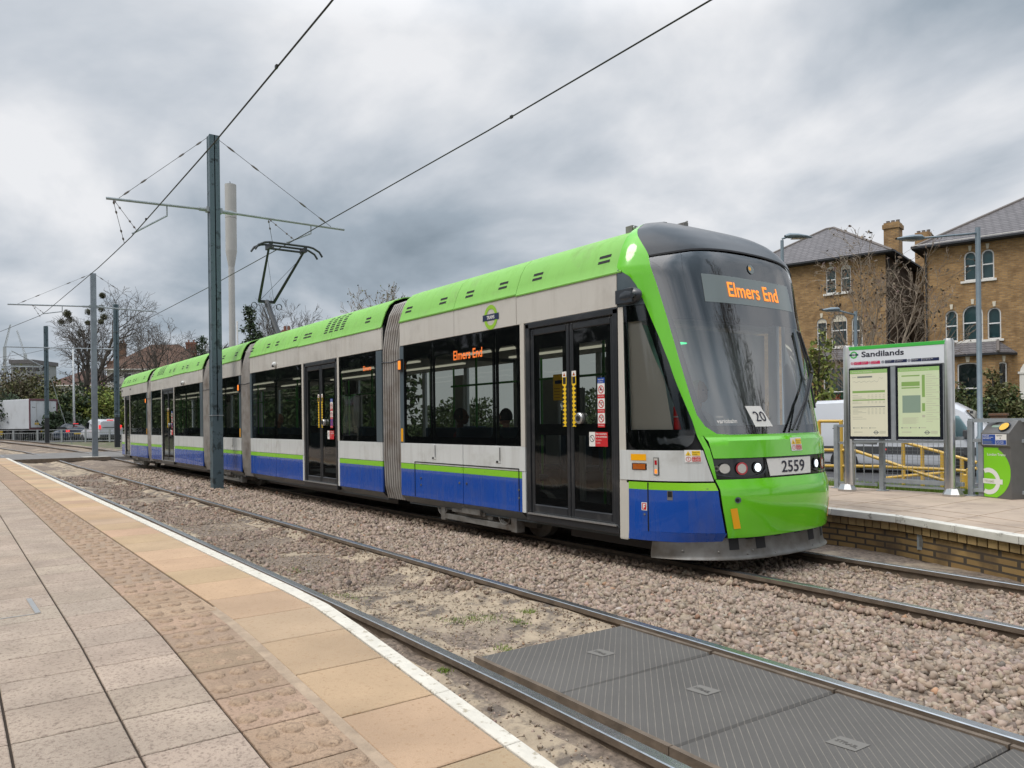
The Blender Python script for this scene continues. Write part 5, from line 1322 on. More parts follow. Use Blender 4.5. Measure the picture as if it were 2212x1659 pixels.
# ---- galvanised railings behind the platform
def railing(name, label, x0, x1, y, zs, bars=None, mesh=None, posts=(), zb=FZ):
    t = thing('railing', label, 'railing', (x0, y, zb), 0, 'railings behind the far platform')
    for z, w, h in zs:
        m = MB(); m.bar((0, 0, z - zb), (x1 - x0, 0, z - zb), w, h); m.build('rail', 'galv', t)
    for x in posts:
        m = MB(); m.box(x - x0 - .035, x - x0 + .035, -.04, .04, 0, zs[0][0] - zb); m.box(x - x0 - .07, x - x0 + .07, -.07, .07, 0, .015); m.build('post', 'galv', t, bevel=.004)
    if bars:
        n, za, zc = bars; m = MB()
        for i in range(n): x = (x1 - x0) * (i + .5) / n; m.tube([(x, 0, za - zb), (x, 0, zc - zb)], .008, 5)
        m.build('bars', 'galv', t)
    if mesh:
        za, zc = mesh; m = MB(); n = int((x1 - x0) / .075)
        for i in range(n): x = (x1 - x0) * (i + .5) / n; m.tube([(x, .0, za - zb), (x, .0, zc - zb)], .0035, 4)
        for i in range(int((zc - za) / .05)): z = za + .05 * (i + .5) - zb; m.tube([(0, .004, z), (x1 - x0, .004, z)], .0018, 3)
        m.build('mesh_panel', 'galv', t)
railing('r', 'grey railing with upright bars between the tram and the station sign', -7.12, -6.40, 11.9, ((1.36, .045, .045), (1.08, .03, .04), (.42, .03, .04)), (5, .42, 1.08), None, (-7.08,))
railing('r', 'grey railing with a fine wire mesh panel under the poster cases', -6.36, -5.12, 11.93, ((1.17, .05, .05), (.50, .05, .06), (.42, .04, .03)), None, (.50, 1.14), (-6.33,))
railing('r', 'grey railing with two rails and a wide post beside the card reader', -5.10, -3.4, 12.05, ((1.43, .05, .055), (1.14, .05, .05), (.42, .05, .05)), None, None, (-5.07, -3.5))
m = MB(); m.box(-4.98, -4.80, 12.05, 12.11, .33, 1.12); tag(m.build('cabinet_panel', 'galv', bevel=.01), 'flat grey metal panel on the railing left of the card reader', 'panel')

# ---- yellow handrails of the ramp beyond
def yrail(label, Y, segs, posts):
    m0 = on_y(*z6(*segs[0][0]), Y); t = thing('handrail', label, 'handrail', (m0.x, Y, -.3), 0, 'yellow handrails of the ramp')
    o = Vector((m0.x, Y, -.3))
    for sg in segs:
        m = MB(); m.tube([on_y(*z6(*p), Y) - o for p in sg], .030, 8); m.build('rail', 'yellow_rail', t, smooth=True, angle=50)
    for (x, ya, yb) in posts:
        m = MB(); a = on_y(*z6(x, ya), Y) - o; m.tube([a, Vector((a.x, 0, -.02))], .036, 8); m.lathe((a.x, 0, -.02), [(.09, 0), (.09, .04), (.05, .06)], 10); m.build('post', 'yellow_rail', t, smooth=True, angle=50)
yrail('yellow handrail beside the tram nose, running level then sloping down the ramp', 13.4, [[(150, 897), (372, 897)], [(150, 1168), (480, 1172), (700, 1245), (1130, 1395), (1380, 1470)], [(150, 1318), (690, 1325), (1380, 1355), (1540, 1368)]], [(358, 897, 1470), (150, 897, 1470)])
yrail('yellow handrail on four posts sloping down behind the mesh panel', 14.9, [[(935, 1092), (1300, 1190), (1640, 1287)], [(790, 1432), (1130, 1400), (1380, 1382)]], [(945, 1092, 0), (1125, 1145, 0), (1312, 1195, 0), (1500, 1246, 0)])
yrail('short bent yellow handrail end at the foot of the ramp', 14.2, [[(1560, 1490), (1560, 1350), (1640, 1342)], [(1520, 1410), (1575, 1410)]], [(1535, 1410, 0), (1562, 1345, 0)])
rp = thing('ramp', 'dark sloping ramp with a low kerb behind the railings', 'ramp', (-10, 14.3, -.3))
m = MB(); m.add([(0, 0, .55), (6, 0, .05), (6, .08, .05), (0, .08, .55), (0, 0, 0), (6, 0, 0), (6, .08, 0), (0, .08, 0)], [(0, 1, 2, 3), (0, 4, 5, 1), (3, 2, 6, 7), (0, 3, 7, 4), (1, 5, 6, 2)]); m.build('kerb', 'asphalt', rp)
m = MB(); m.add([(-3, .08, .5), (0, .08, .5), (6, .08, .02), (6, 1.3, .02), (0, 1.3, .5), (-3, 1.3, .5)], [(0, 1, 4, 5), (1, 2, 3, 4)]); m.build('surface', 'asphalt_light', rp)

# ---- grass
mat('grass', (.17, .25, .035), .9, tint=True)
def grass(name, n, fn, h0, h1, label, seed, w=.006):
    r = np.random.default_rng(seed); P = np.array([fn(r) for _ in range(n)]); a = r.uniform(0, 6.28, n); h = r.uniform(h0, h1, n)
    d = np.stack([np.cos(a), np.sin(a), 0 * a], 1) * w; l = r.normal(0, .35, (n, 2)) * h[:, None]
    tip = P + np.stack([l[:, 0], l[:, 1], h], 1); V = np.stack([P - d, P + d, tip], 1).reshape(-1, 3); F = np.arange(3 * n).reshape(-1, 3)
    t = np.clip(r.normal(1, .28, (n, 1)) * np.array([1, 1, 1]) + r.normal(0, .08, (n, 3)), .3, 2.)
    return tag(raw(name, V, F, 'grass', tint=t), label, 'grass', kind='stuff')
grass('grass', 26000, lambda r: (lambda x, y: (x, y, .24))(r.uniform(-9.5, 0), 12.22 + .95 * r.random()), .04, .16, 'rough green grass strip behind the far platform railings', 1, .008)
def tuft(r, cs_):
    c = cs_[r.integers(len(cs_))]; x, y = c[0] + r.normal(0, c[2]), c[1] + r.normal(0, c[2] * .5); return (x, y, bed_z(x, y) - .005)
q = lambda px, py: gnd(px, py, -.05)
cs_ = [(q(1050, 1325).x, q(1050, 1325).y, .10), (q(1120, 1335).x, q(1120, 1335).y, .07), (q(1095, 1390).x, q(1095, 1390).y, .06), (q(1020, 1330).x, q(1020, 1330).y, .06), (q(750, 1282).x, q(750, 1282).y, .12), (q(690, 1283).x, q(690, 1283).y, .08), (q(1140, 1318).x, q(1140, 1318).y, .05), (q(980, 1335).x, q(980, 1335).y, .09), (q(640, 1225).x, q(640, 1225).y, .12), (q(960, 1440).x, q(960, 1440).y, .03)]
grass('weeds', 1500, lambda r: tuft(r, cs_), (.012), .035, 'small weeds and moss between the near rails', 2, .003)

# ---- lamp posts
mat('lamp_post_grey', (.20, .25, .285), .45, .3, var=.08, vs=6)
def lamp_post(label, base, top_z, head, arm_z, r=.07, wide=.07):
    t = thing('street_lamp', label, 'street lamp', base, 0, 'street lamps beyond the far platform')
    b = Vector(base); m = MB(); H_ = top_z - b.z
    m.lathe((0, 0, 0), [(r * 1.5, 0), (r * 1.5, 1.2), (r, 1.25), (r * .95, H_)], 12); m.build('post', 'lamp_post_grey', t, smooth=True, angle=35)
    h = Vector(head) - b; a = Vector((0, 0, arm_z - b.z)); d = (h - a).normalized()
    m = MB(); m.tube([a, h - d * .05], .028, 8); m.build('arm', 'lamp_post_grey', t, smooth=True)
    dd = Vector((d.x, d.y, 0)).normalized(); sdv = Vector((-dd.y, dd.x, 0)); m = MB(); rows_ = []
    for s, w, z0, z1 in ((-.12, .06, -.03, .05), (.0, .13, -.05, .10), (.25, .17, -.06, .08), (.5, .15, -.06, .03), (.68, .05, -.05, -.01)):
        c = h + dd * s; rows_.append([c + sdv * (w * math.cos(q)) + Vector((0, 0, z0 + (z1 - z0) * (.5 + .5 * math.sin(q)))) for q in np.linspace(0, 2 * math.pi, 13)])
    m.sheet(rows_); hd_ = m.build('lantern', 'lamp_post_grey', t, smooth=True, angle=60)
    m = MB(); c = h + dd * .28; m.add([c + dd * u + sdv * v + Vector((0, 0, -.066)) for u, v in ((-.2, -.12), (.2, -.1), (.2, .1), (-.2, .12))], [(0, 1, 2, 3)]); m.build('lens', 'lamp_white', hd_, fix=False)
    return t
def lp(label, bx, D, topxy, headxy, armxy, Dh=None, **k):
    b = at(bx, 911, D); b.z = -.28; tz = at(*topxy, D).z; hd_ = at(*headxy, Dh or D); lamp_post(label, b, tz, hd_, at(*armxy, D).z, **k)
lp('tall grey street lamp in front of the right brick house', 2117, 20.5, z5(1810, 280), z5(1290, 375), z5(1790, 330), 20.2, r=.066)
lp('shorter grey street lamp behind the left end of the sign', z5(737, 0)[0], 26, z5(735, 1020), z5(560, 1008), z5(720, 1050), 25.6, r=.055)
lp('pale street lamp rising behind the black roof of the tram', 1694, 23, (1694, 519), (1704, 511), (1694, 516), 23., r=.05)

# ================================================================== houses
mat('roof_slate', (.145, .135, .14), .7, var=.12, vs=4); mat('roof_ridge', (.16, .14, .13), .8); mat('house_white', (.72, .70, .65), .6); mat('gutter', (.02, .022, .026), .5); mat('window_white', (.72, .72, .70), .4); mat('curtain', (.45, .47, .44), .9); mat('room_dark', (.10, .14, .14), .9); mat('pane_reflection', (.46, .60, .60), .9); mat('roof_tile_brown', (.125, .068, .044), .85); mat('roof_tile_dark', (.115, .058, .042), .85); mat('render_white', (.5, .48, .44), .85, var=.1, vs=2); mat('stone_cream', (.62, .57, .46), .8)
def slate(name, row, colw, amt):
    m = MAT[name]; t = m.node_tree; L = t.links.new; N = t.nodes.new; b = t.nodes['Principled BSDF']
    g = N('ShaderNodeTexCoord'); sp = N('ShaderNodeSeparateXYZ'); L(g.outputs['Object'], sp.inputs[0]); ad = N('ShaderNodeMath'); ad.operation = 'ADD'; L(sp.outputs['X'], ad.inputs[0]); L(sp.outputs['Y'], ad.inputs[1])
    cb = N('ShaderNodeCombineXYZ'); L(ad.outputs[0], cb.inputs[0]); L(sp.outputs['Z'], cb.inputs[1])
    br = N('ShaderNodeTexBrick'); br.inputs['Scale'].default_value = 1; br.inputs['Brick Width'].default_value = colw; br.inputs['Row Height'].default_value = row; br.inputs['Mortar Size'].default_value = row * .13
    col = b.inputs['Base Color'].default_value[:3]
    for nm, k in (('Color1', 1 + amt), ('Color2', 1 - amt), ('Mortar', .45)): br.inputs[nm].default_value = (*[c * k for c in col], 1)
    L(cb.outputs[0], br.inputs[0]); L(br.outputs[0], b.inputs['Base Color'])
    k = N('ShaderNodeBump'); k.inputs['Strength'].default_value = .6; k.inputs['Distance'].default_value = .02; k.invert = True; L(br.outputs['Fac'], k.inputs['Height']); L(k.outputs[0], b.inputs['Normal'])
slate('roof_slate', .13, .34, .14); slate('roof_tile_brown', .22, .30, .12); slate('roof_tile_dark', .2, .3, .12)
HRZ = math.atan2(HU.y, HU.x)
def arch(x0, x1, z0, z1, n=8, flat=False):
    """outline of an opening; z1 = crown"""
    r = (x1 - x0) / 2
    if flat: r_ = r * .22; return [(x0, z0), (x1, z0)] + [(x0 + r + r * math.cos(t), z1 - r_ + r_ * math.sin(t)) for t in np.linspace(0, math.pi, n)]
    return [(x0, z0), (x1, z0)] + [(x0 + r + r * math.cos(t), z1 - r + r * math.sin(t)) for t in np.linspace(0, math.pi, n + 3)]
def wall_with_holes(m, outer, holes, y, depth=.12, fn=None, mi=0):
    fn = fn or (lambda u, v, yy: (u, yy, v))
    tri = tessellate_polygon([[Vector((a, b, 0)) for a, b in q] for q in [outer] + holes]); al = [p for q in [outer] + holes for p in q]
    m.add([fn(a, b, y) for a, b in al], [tuple(t) for t in tri], mi)
    for h in holes:
        n = len(h); m.add([fn(a, b, y) for a, b in h] + [fn(a, b, y + depth) for a, b in h], [(i, (i + 1) % n, (i + 1) % n + n, i + n) for i in range(n)], mi)
def sash(parent, h, y, fn=None, fw=.055, sashz=None, back='room_dark', curtain=None, tymp=None):
    """white sash window filling opening outline h"""
    fn = fn or (lambda u, v, yy: (u, yy, v))
    x0, x1 = min(a for a, b in h), max(a for a, b in h); z0, z1 = min(b for a, b in h), max(b for a, b in h); cx, cz = (x0 + x1) / 2, (z0 + z1) / 2
    inn = [(cx + (a - cx) * (1 - 2 * fw / (x1 - x0)), cz + (b - cz) * (1 - 2 * fw / (z1 - z0))) for a, b in h]; n = len(h); m = MB()
    m.add([fn(a, b, y + .06) for a, b in h] + [fn(a, b, y + .06) for a, b in inn] + [fn(a, b, y + .10) for a, b in inn], [(i, (i + 1) % n, (i + 1) % n + n, i + n) for i in range(n)] + [(i + n, (i + 1) % n + n, (i + 1) % n + 2 * n, i + 2 * n) for i in range(n)])
    zb = sashz or cz; P_ = [(x0 + fw, zb - .03), (x1 - fw, zb - .03), (x1 - fw, zb + .03), (x0 + fw, zb + .03)]
    m.add([fn(a, b, y + .055) for a, b in P_], [(0, 1, 2, 3)])
    if tymp: # filled arch head
        q = [p for p in inn if p[1] >= tymp - .01]; q = [(x1 - fw, tymp), *[p for p in q], (x0 + fw, tymp)]
        m.add([fn(a, b, y + .052) for a, b in q], [tuple(range(len(q)))], 1)
    w = m.build('window', ['window_white', 'stone_cream'], parent)
    m = MB(); m.add([fn(a, b, y + .09) for a, b in inn], [tuple(range(n))]); m.build('pane', 'glass_house', w, fix=False)
    m = MB(); m.add([fn(a, b, y + .30) for a, b in h], [tuple(range(n))]); bk = m
    if curtain:
        for i in range(7):
            a0 = x0 + (x1 - x0) * (i + .15) / 7; a1 = x0 + (x1 - x0) * (i + .75) / 7
            m.add([fn(a0, z0, y + .22), fn(a1, z0, y + .22), fn(a1, z1 - .1, y + .22), fn(a0, z1 - .1, y + .22)], [(0, 1, 2, 3)], 1)
    m.build('curtain' if curtain else 'room', [back, curtain or back], w, fix=False)
    return w
def keystone(m, cx, z, h=.24, w=.13, y=-.03, fn=None):
    fn = fn or (lambda u, v, yy: (u, yy, v)); q = [(cx - w * .36, z), (cx + w * .36, z), (cx + w * .55, z + h), (cx - w * .55, z + h)]
    m.add([fn(a, b, y) for a, b in q] + [fn(a, b, .02) for a, b in q], [(0, 1, 2, 3), (0, 4, 5, 1), (1, 5, 6, 2), (2, 6, 7, 3), (3, 7, 4, 0)])
def hip(m, x0, x1, y0, y1, ze, pitch, over=.4, thick=.12):
    X0, X1, Y0, Y1 = x0 - over, x1 + over, y0 - over, y1 + over; w, d = X1 - X0, Y1 - Y0; s = min(w, d) / 2; zr = ze + s * pitch
    A, B, C, D = (X0, Y0, ze), (X1, Y0, ze), (X1, Y1, ze), (X0, Y1, ze)
    E, F = ((X0 + s, Y0 + d / 2, zr), (X1 - s, Y0 + d / 2, zr)) if w >= d else ((X0 + w / 2, Y0 + s, zr), (X0 + w / 2, Y1 - s, zr))
    if w >= d: fs = [(0, 1, 5, 4), (1, 2, 5), (2, 3, 4, 5), (3, 0, 4)]
    else: fs = [(0, 1, 4), (1, 2, 5, 4), (2, 3, 5), (3, 0, 4, 5)]
    m.add([A, B, C, D, E, F], fs); m.add([A, B, C, D] + [(p[0], p[1], p[2] - thick) for p in (A, B, C, D)], [(0, 1, 5, 4), (1, 2, 6, 5), (2, 3, 7, 6), (3, 0, 4, 7), (4, 5, 6, 7)], 1)
    return (A, B, C, D, E, F)
GZ = -.2
# right house
hr = thing('brick_house', 'yellow brick house at the right edge with teal arched windows and a hedge', 'house', (H0.x, H0.y, GZ), HRZ, 'Victorian brick houses across the road')
zz = lambda v: v - GZ
WR = {'top': (arch(1.72, 2.24, zz(7.98), zz(9.37)), arch(2.44, 2.96, zz(7.98), zz(9.37))), 'mid': (arch(.90, 1.43, zz(5.12), zz(6.64)), arch(1.63, 2.48, zz(5.12), zz(6.80)), arch(2.66, 3.21, zz(5.12), zz(6.60)))}
extra = [arch(6.0, 6.5, zz(7.98), zz(9.37)), arch(6.7, 7.2, zz(7.98), zz(9.37))]
m = MB(); wall_with_holes(m, [(0, 0), (9, 0), (9, zz(9.75)), (0, zz(9.75))], list(WR['top']) + list(WR['mid']) + extra, 0); m.build('front_wall', 'brick_house', hr, fix=False)
m = MB(); m.add([(0, 0, 0), (0, 10, 0), (0, 10, zz(9.75)), (0, 0, zz(9.75)), (9, 0, 0), (9, 10, 0), (9, 10, zz(9.75)), (9, 0, zz(9.75))], [(0, 1, 2, 3), (4, 7, 6, 5), (1, 5, 6, 2)]); m.build('side_wall', 'brick_house_shaded', hr)
for h in list(WR['top']) + extra: sash(hr, h, 0, back='pane_reflection')  # teal sheet behind the glass paints the reflected sky into the panes
for h in WR['mid']: sash(hr, h, 0, back='pane_reflection')
for c, z in ((1.98, 9.40), (2.70, 9.40), (1.17, 6.68), (2.06, 6.84), (2.94, 6.64)): m = MB(); keystone(m, c, zz(z)); m.build('keystone', 'stone_cream', hr)
for q in ((1.58, 3.06, 7.86), (.80, 3.32, 5.0)): m = MB(); m.box(q[0], q[1], -.08, .10, zz(q[2]), zz(q[2] + .11)); m.build('sill', 'house_white', hr, bevel=.01)
m = MB(); A, B, C, D, E, F = hip(m, 0, 9, 0, 10, zz(9.82), .60, .45, .10); rf = m.build('roof', ['roof_slate', 'gutter'], hr, fix=True)
m = MB()
for a, b in ((A, E), (B, E if abs(E[0] - F[0]) < .1 else F)): m.tube([a, b], .09, 6)
m.build('ridge_tiles', 'roof_ridge', rf)
m = MB(); m.bar((-.45, -.50, zz(9.80)), (9.45, -.50, zz(9.80)), .11, .09); m.build('gutter', 'gutter', rf); m = MB(); m.bar((-.45, -.42, zz(9.93)), (9.45, -.42, zz(9.93)), .05, .03); m.build('gutter_edge', 'house_white', rf)
m = MB(); m.tube([(.10, -.07, zz(9.6)), (.10, -.07, .0)], .05, 6); m.tube([(.10, -.07, zz(9.6)), (.10, -.4, zz(9.75))], .05, 6); m.build('drainpipe', 'gutter', hr)
def bay(parent, x0, x1, zt, d, wins, pipe=True, curtain=None):
    c = .55; pts = [(x0, 0), (x0 + c, -d), (x1 - c, -d), (x1, 0)]
    b_ = None
    for i, ((xa, ya), (xb, yb)) in enumerate(zip(pts[:-1], pts[1:])):
        L_ = math.hypot(xb - xa, yb - ya); ux, uy = (xb - xa) / L_, (yb - ya) / L_; nx, ny = -uy, ux
        fn = lambda u, v, yy, xa=xa, ya=ya, ux=ux, uy=uy, nx=nx, ny=ny: (xa + ux * u + nx * yy, ya + uy * u + ny * yy, v)
        hs = [arch(*w, flat=True) for w in wins[i]]; m = MB(); wall_with_holes(m, [(0, 0), (L_, 0), (L_, zt), (0, zt)], hs, 0, .12, fn)
        o = m.build('bay_wall', 'brick_house', parent, fix=False)
        for h in hs:
            sash(parent, h, 0, fn, back='room_dark', curtain=curtain)
            mk = MB(); keystone(mk, sum(p[0] for p in h[:2]) / 2, max(p[1] for p in h) + .02, .27, .17, -.03, fn); mk.build('keystone', 'stone_cream', parent)
    m = MB(); zr = zt + .62; o_ = .22
    P_ = [(x0 - o_, .0), (x0 + c - o_ * .6, -d - o_), (x1 - c + o_ * .6, -d - o_), (x1 + o_, .0)]; T_ = [(x0 + c, 0), (x1 - c, 0)]
    m.add([(a, b, zt) for a, b in P_] + [(a, b, zr) for a, b in T_] + [(a, b, zt - .10) for a, b in P_], [(0, 1, 4), (1, 2, 5, 4), (2, 3, 5)]); m.add([(a, b, zt) for a, b in P_] + [(a, b, zt - .1) for a, b in P_], [(0, 1, 5, 4), (1, 2, 6, 5), (2, 3, 7, 6), (4, 5, 6, 7)], 1)
    rb = m.build('bay_roof', ['roof_slate', 'gutter'], parent)
    m = MB(); m.tube([(*P_[2], zt + .03), (*T_[1], zr + .03)], .07, 6); m.tube([(*P_[1], zt + .03), (*T_[0], zr + .03)], .07, 6); m.build('ridge_tiles', 'roof_ridge', rb)
bay(hr, .75, 3.62, zz(4.42), .8, ([(.25, .72, zz(1.6), zz(4.0))], [(.22, 1.10, zz(1.6), zz(4.02)), ], [(.22, .72, zz(1.6), zz(3.99))]))
m = MB(); P_ = arch(3.92, 5.4, 0, zz(4.15)); Q_ = arch(4.14, 5.18, 0, zz(3.85)); n = len(P_)
m.add([(a, -.12, b) for a, b in P_] + [(a, -.12, b) for a, b in Q_] + [(a, .0, b) for a, b in P_], [(i, (i + 1) % n, (i + 1) % n + n, i + n) for i in range(n)] + [(i, i + 2 * n, (i + 1) % n + 2 * n, (i + 1) % n) for i in range(n)]); m.box(3.86, 4.2, -.16, -.1, zz(3.42), zz(3.52)); m.build('porch_arch', 'house_white', hr)
m = MB(); m.add([(a, -.05, b) for a, b in Q_], [tuple(range(n))]); m.build('door', 'window_white', hr)
# left house
hl = thing('brick_house', 'brown brick house behind the bare tree, white sash windows and tall chimney', 'house', (H0.x, H0.y, GZ), HRZ, 'Victorian brick houses across the road')
LX0, LX1 = -9.4, -1.76
WT_ = [arch(-4.72, -4.20, zz(8.12), zz(9.55)), arch(-3.96, -3.44, zz(8.12), zz(9.55))]; WM_ = [arch(-5.22, -4.70, zz(5.26), zz(6.84)), arch(-4.48, -3.66, zz(5.26), zz(6.98)), arch(-3.44, -2.90, zz(5.26), zz(6.80))]
m = MB(); wall_with_holes(m, [(LX0, 0), (LX1, 0), (LX1, zz(9.80)), (LX0, zz(9.80))], WT_ + WM_, 0); m.build('front_wall', 'brick_house', hl, fix=False)
m = MB(); m.add([(LX0, 0, 0), (LX0, 8, 0), (LX0, 8, zz(9.8)), (LX0, 0, zz(9.8)), (LX1, 0, 0), (LX1, 8, 0), (LX1, 8, zz(9.8)), (LX1, 0, zz(9.8))], [(0, 1, 2, 3), (4, 7, 6, 5), (1, 5, 6, 2)]); m.build('side_wall', 'brick_house_shaded', hl)
for h in WT_: sash(hl, h, 0, back='curtain', tymp=zz(9.3), fw=.05)
for h in WM_: sash(hl, h, 0, back='room_dark', tymp=zz(6.58), curtain='curtain', fw=.055)
for c, z in ((-4.46, 9.57), (-3.70, 9.57), (-4.96, 6.86), (-4.07, 7.0), (-3.17, 6.82)): m = MB(); keystone(m, c, zz(z)); m.build('keystone', 'stone_cream', hl)
for q in ((-4.85, -3.32, 8.0), (-5.35, -2.8, 5.14)): m = MB(); m.box(q[0], q[1], -.08, .10, zz(q[2]), zz(q[2] + .11)); m.build('sill', 'house_white', hl, bevel=.01)
m = MB(); A, B, C, D, E, F = hip(m, LX0, LX1, 0, 7.2, zz(9.88), .63, .42, .10); rf = m.build('roof', ['roof_slate', 'gutter'], hl)
m = MB(); m.tube([A, E], .08, 6); m.tube([B, F], .08, 6); m.tube([E, F], .08, 6); m.build('ridge_tiles', 'roof_ridge', rf)
m = MB(); m.bar((LX0 - .42, -.46, zz(9.86)), (LX1 + .42, -.46, zz(9.86)), .11, .09); m.bar((LX1 + .46, -.46, zz(9.86)), (LX1 + .46, 7.6, zz(9.86)), .11, .09); m.build('gutter', 'gutter', rf)
m = MB(); m.tube([(LX1 + .06, .3, zz(9.7)), (LX1 + .06, .3, 0)], .05, 6); m.build('drainpipe', 'gutter', hl)
def chimney(parent, x, y, z0, z1, w, d, name='chimney'):
    m = MB(); m.box(x - w / 2, x + w / 2, y - d / 2, y + d / 2, z0, z1 - .35); m.box(x - w / 2 - .06, x + w / 2 + .06, y - d / 2 - .06, y + d / 2 + .06, z1 - .35, z1 - .12); m.box(x - w / 2, x + w / 2, y - d / 2, y + d / 2, z1 - .12, z1 - .02)
    c = m.build('chimney', 'brick_house', parent)
    for k in range(3):
        m = MB(); q = x - w / 2 + w * (k + .5) / 3; m.lathe((q, y, z1 - .04), [(.11, 0), (.09, .16), (.11, .18)], 10); m.build('chimney_pot', 'roof_ridge', c)
chimney(rf, -2.1, 3.0, zz(9.6), zz(12.0), .74, .85); chimney(rf, -1.35, 6.6, zz(8.5), zz(12.0), .75, .8)
bay(hl, -5.3, -2.6, zz(4.50), .8, ([(.25, .72, zz(1.6), zz(4.0))], [(.1, 1.5, zz(1.6), zz(4.12))], [(.22, .72, zz(1.6), zz(3.99))]), curtain='curtain')
m = MB(); m.box(-7, -1.72, 8.05, 18, 0, zz(9.2)); m.build('rear_wing', 'brick_house_shaded', hl)
m = MB(); m.box(-1.7, -.06, 5.0, 9.0, 0, zz(8.3)); m.box(-1.7, -.06, 4.8, 5.0, zz(6.6), zz(6.9)); m.build('lean_to', 'brick_house_shaded', hl)
# low brick wall and pier of the front garden
gw = thing('garden_wall', 'low red brick garden wall with a square pier before the hedge', 'wall', tuple(H0 + HN * -8.4 + Vector((0, 0, -.22))), HRZ)
m = MB(); m.box(4.45, 9, -.11, .11, 0, 1.0); m.box(-8, 2.6, -.11, .11, 0, .9); m.build('wall', 'brick_dark', gw)
m = MB(); m.box(3.92, 4.42, -.22, .22, 0, 1.72); m.box(3.87, 4.47, -.27, .27, 1.72, 1.82); m.build('pier', 'brick_dark', gw, bevel=.01)
# ================================================================== trees and bushes
mat('bark', (.085, .072, .058), .95, var=.25, vs=3); mat('bark_pale', (.34, .28, .21), .95, var=.2, vs=5); mat('twig', (.105, .09, .078), .95); mat('twig_warm', (.27, .215, .16), .95)
mat('leaf_dark', (.028, .048, .018), .7, tint=True); mat('leaf_mid', (.062, .092, .022), .7, tint=True); mat('leaf_brown', (.10, .085, .045), .8, tint=True); mat('leaf_bright', (.17, .20, .035), .7, tint=True); mat('leaf_olive', (.115, .115, .04), .75, tint=True); mat('leaf_red', (.22, .05, .02), .7, tint=True); mat('bud', (.13, .095, .065), .8, tint=True); mat('mistletoe', (.075, .075, .035), .8, tint=True)
def bare_tree(name, label, base, H_, seed, spread=.55, trunk_r=None, levels=4, nb=(9, 6, 6, 4), bark='bark', twig='twig', group=None, first=.28, up=.25, cat='tree', upright=0., minr=.012, fork=False, buds=0, budmat='bud', budsize=.07):
    r = random.Random(seed); t = thing(name, label, cat, base, 0, group)
    V, F = [], []; VT, FT = [], []; tips = []
    def seg(Vl, Fl, pts, rad, n):
        o = len(Vl); u = None
        for i, p in enumerate(pts):
            d = (pts[min(i + 1, len(pts) - 1)] - pts[max(i - 1, 0)]).normalized()
            u = d.orthogonal().normalized() if u is None else (u - d * u.dot(d)).normalized(); w_ = d.cross(u)
            for k in range(n): a = 2 * math.pi * k / n; Vl.append(p + (u * math.cos(a) + w_ * math.sin(a)) * rad[i])
        for i in range(len(pts) - 1):
            for k in range(n): a = o + i * n + k; b = o + i * n + (k + 1) % n; Fl.append((a, b, b + n, a + n))
    def grow(p, d, L_, r0, lv):
        ns = 5 if lv == 0 else (4 if lv < 2 else 3); pts = [p.copy()]; q = p.copy(); dd = d.copy()
        for i in range(ns):
            j = .06 if lv == 0 else .22
            dd = (dd + Vector((r.gauss(0, j), r.gauss(0, j), r.gauss(0, j) + (up * .12 if lv else .02)))).normalized(); q = q + dd * (L_ / ns); pts.append(q.copy())
        rad = [max(minr, r0 * (1 - .72 * i / ns)) for i in range(ns + 1)]
        if lv == 0: seg(V, F, pts, [rad[0] * 1.35] + rad[1:], 8)
        else: seg(VT, FT, pts, rad, 5 if lv == 1 else 3)
        if lv >= levels: tips.append(pts[-1]); tips.append(pts[len(pts) // 2]); return
        n = nb[lv]
        for k in range(n):
            f = (first if lv == 0 else .25) + (1 - (first if lv == 0 else .25)) * (k + r.random() * .8) / n; f = min(f, .99); i = min(int(f * ns), ns - 1); c = pts[i].lerp(pts[i + 1], f * ns - i); dl = (pts[i + 1] - pts[i]).normalized()
            a = r.uniform(0, 6.283) if lv else (k * 2.4 + r.uniform(-.4, .4)); s = dl.orthogonal().normalized(); s = (s * math.cos(a) + dl.cross(s) * math.sin(a))
            ang = spread * r.uniform(.7, 1.25) * (1 - .35 * f if lv == 0 else 1)
            nd = (dl * math.cos(ang) + s * math.sin(ang)); nd.z += upright; nd.normalize()
            grow(c, nd, L_ * (r.uniform(.46, .66) * (1.08 - .45 * f) if lv == 0 else r.uniform(.42, .62)), max(minr, rad[i] * (.55 if lv == 0 else .6)), lv + 1)
    tr = trunk_r or H_ * .022
    if fork:
        grow(Vector((0, 0, 0)), Vector((.02, 0, 1)), H_ * .62, tr, 0); grow(Vector((0, 0, H_ * .22)), Vector((.20, .18, 1)).normalized(), H_ * .55, tr * .7, 0)
    else: grow(Vector((0, 0, 0)), Vector((r.uniform(-.04, .04), r.uniform(-.04, .04), 1)), H_ * .72, tr, 0)
    zm = max(max(v.z for v in VT), .1); k = H_ / zm
    sc = lambda L: np.array([(v.x * k, v.y * k, v.z * k) for v in L])
    raw('trunk', sc(V), np.array(F), bark, t, smooth=True); raw('crown', sc(VT), np.array(FT), twig, t)
    if buds:
        rr = np.random.default_rng(seed); T = sc(tips); idx = rr.integers(0, len(T), buds); leaf_mesh('buds', T[idx] + rr.normal(0, .05, (buds, 3)), budsize, budmat, t, rr)['kind'] = 'stuff'
    t['_tips'] = 0; del t['_tips']
    return t, sc(tips)
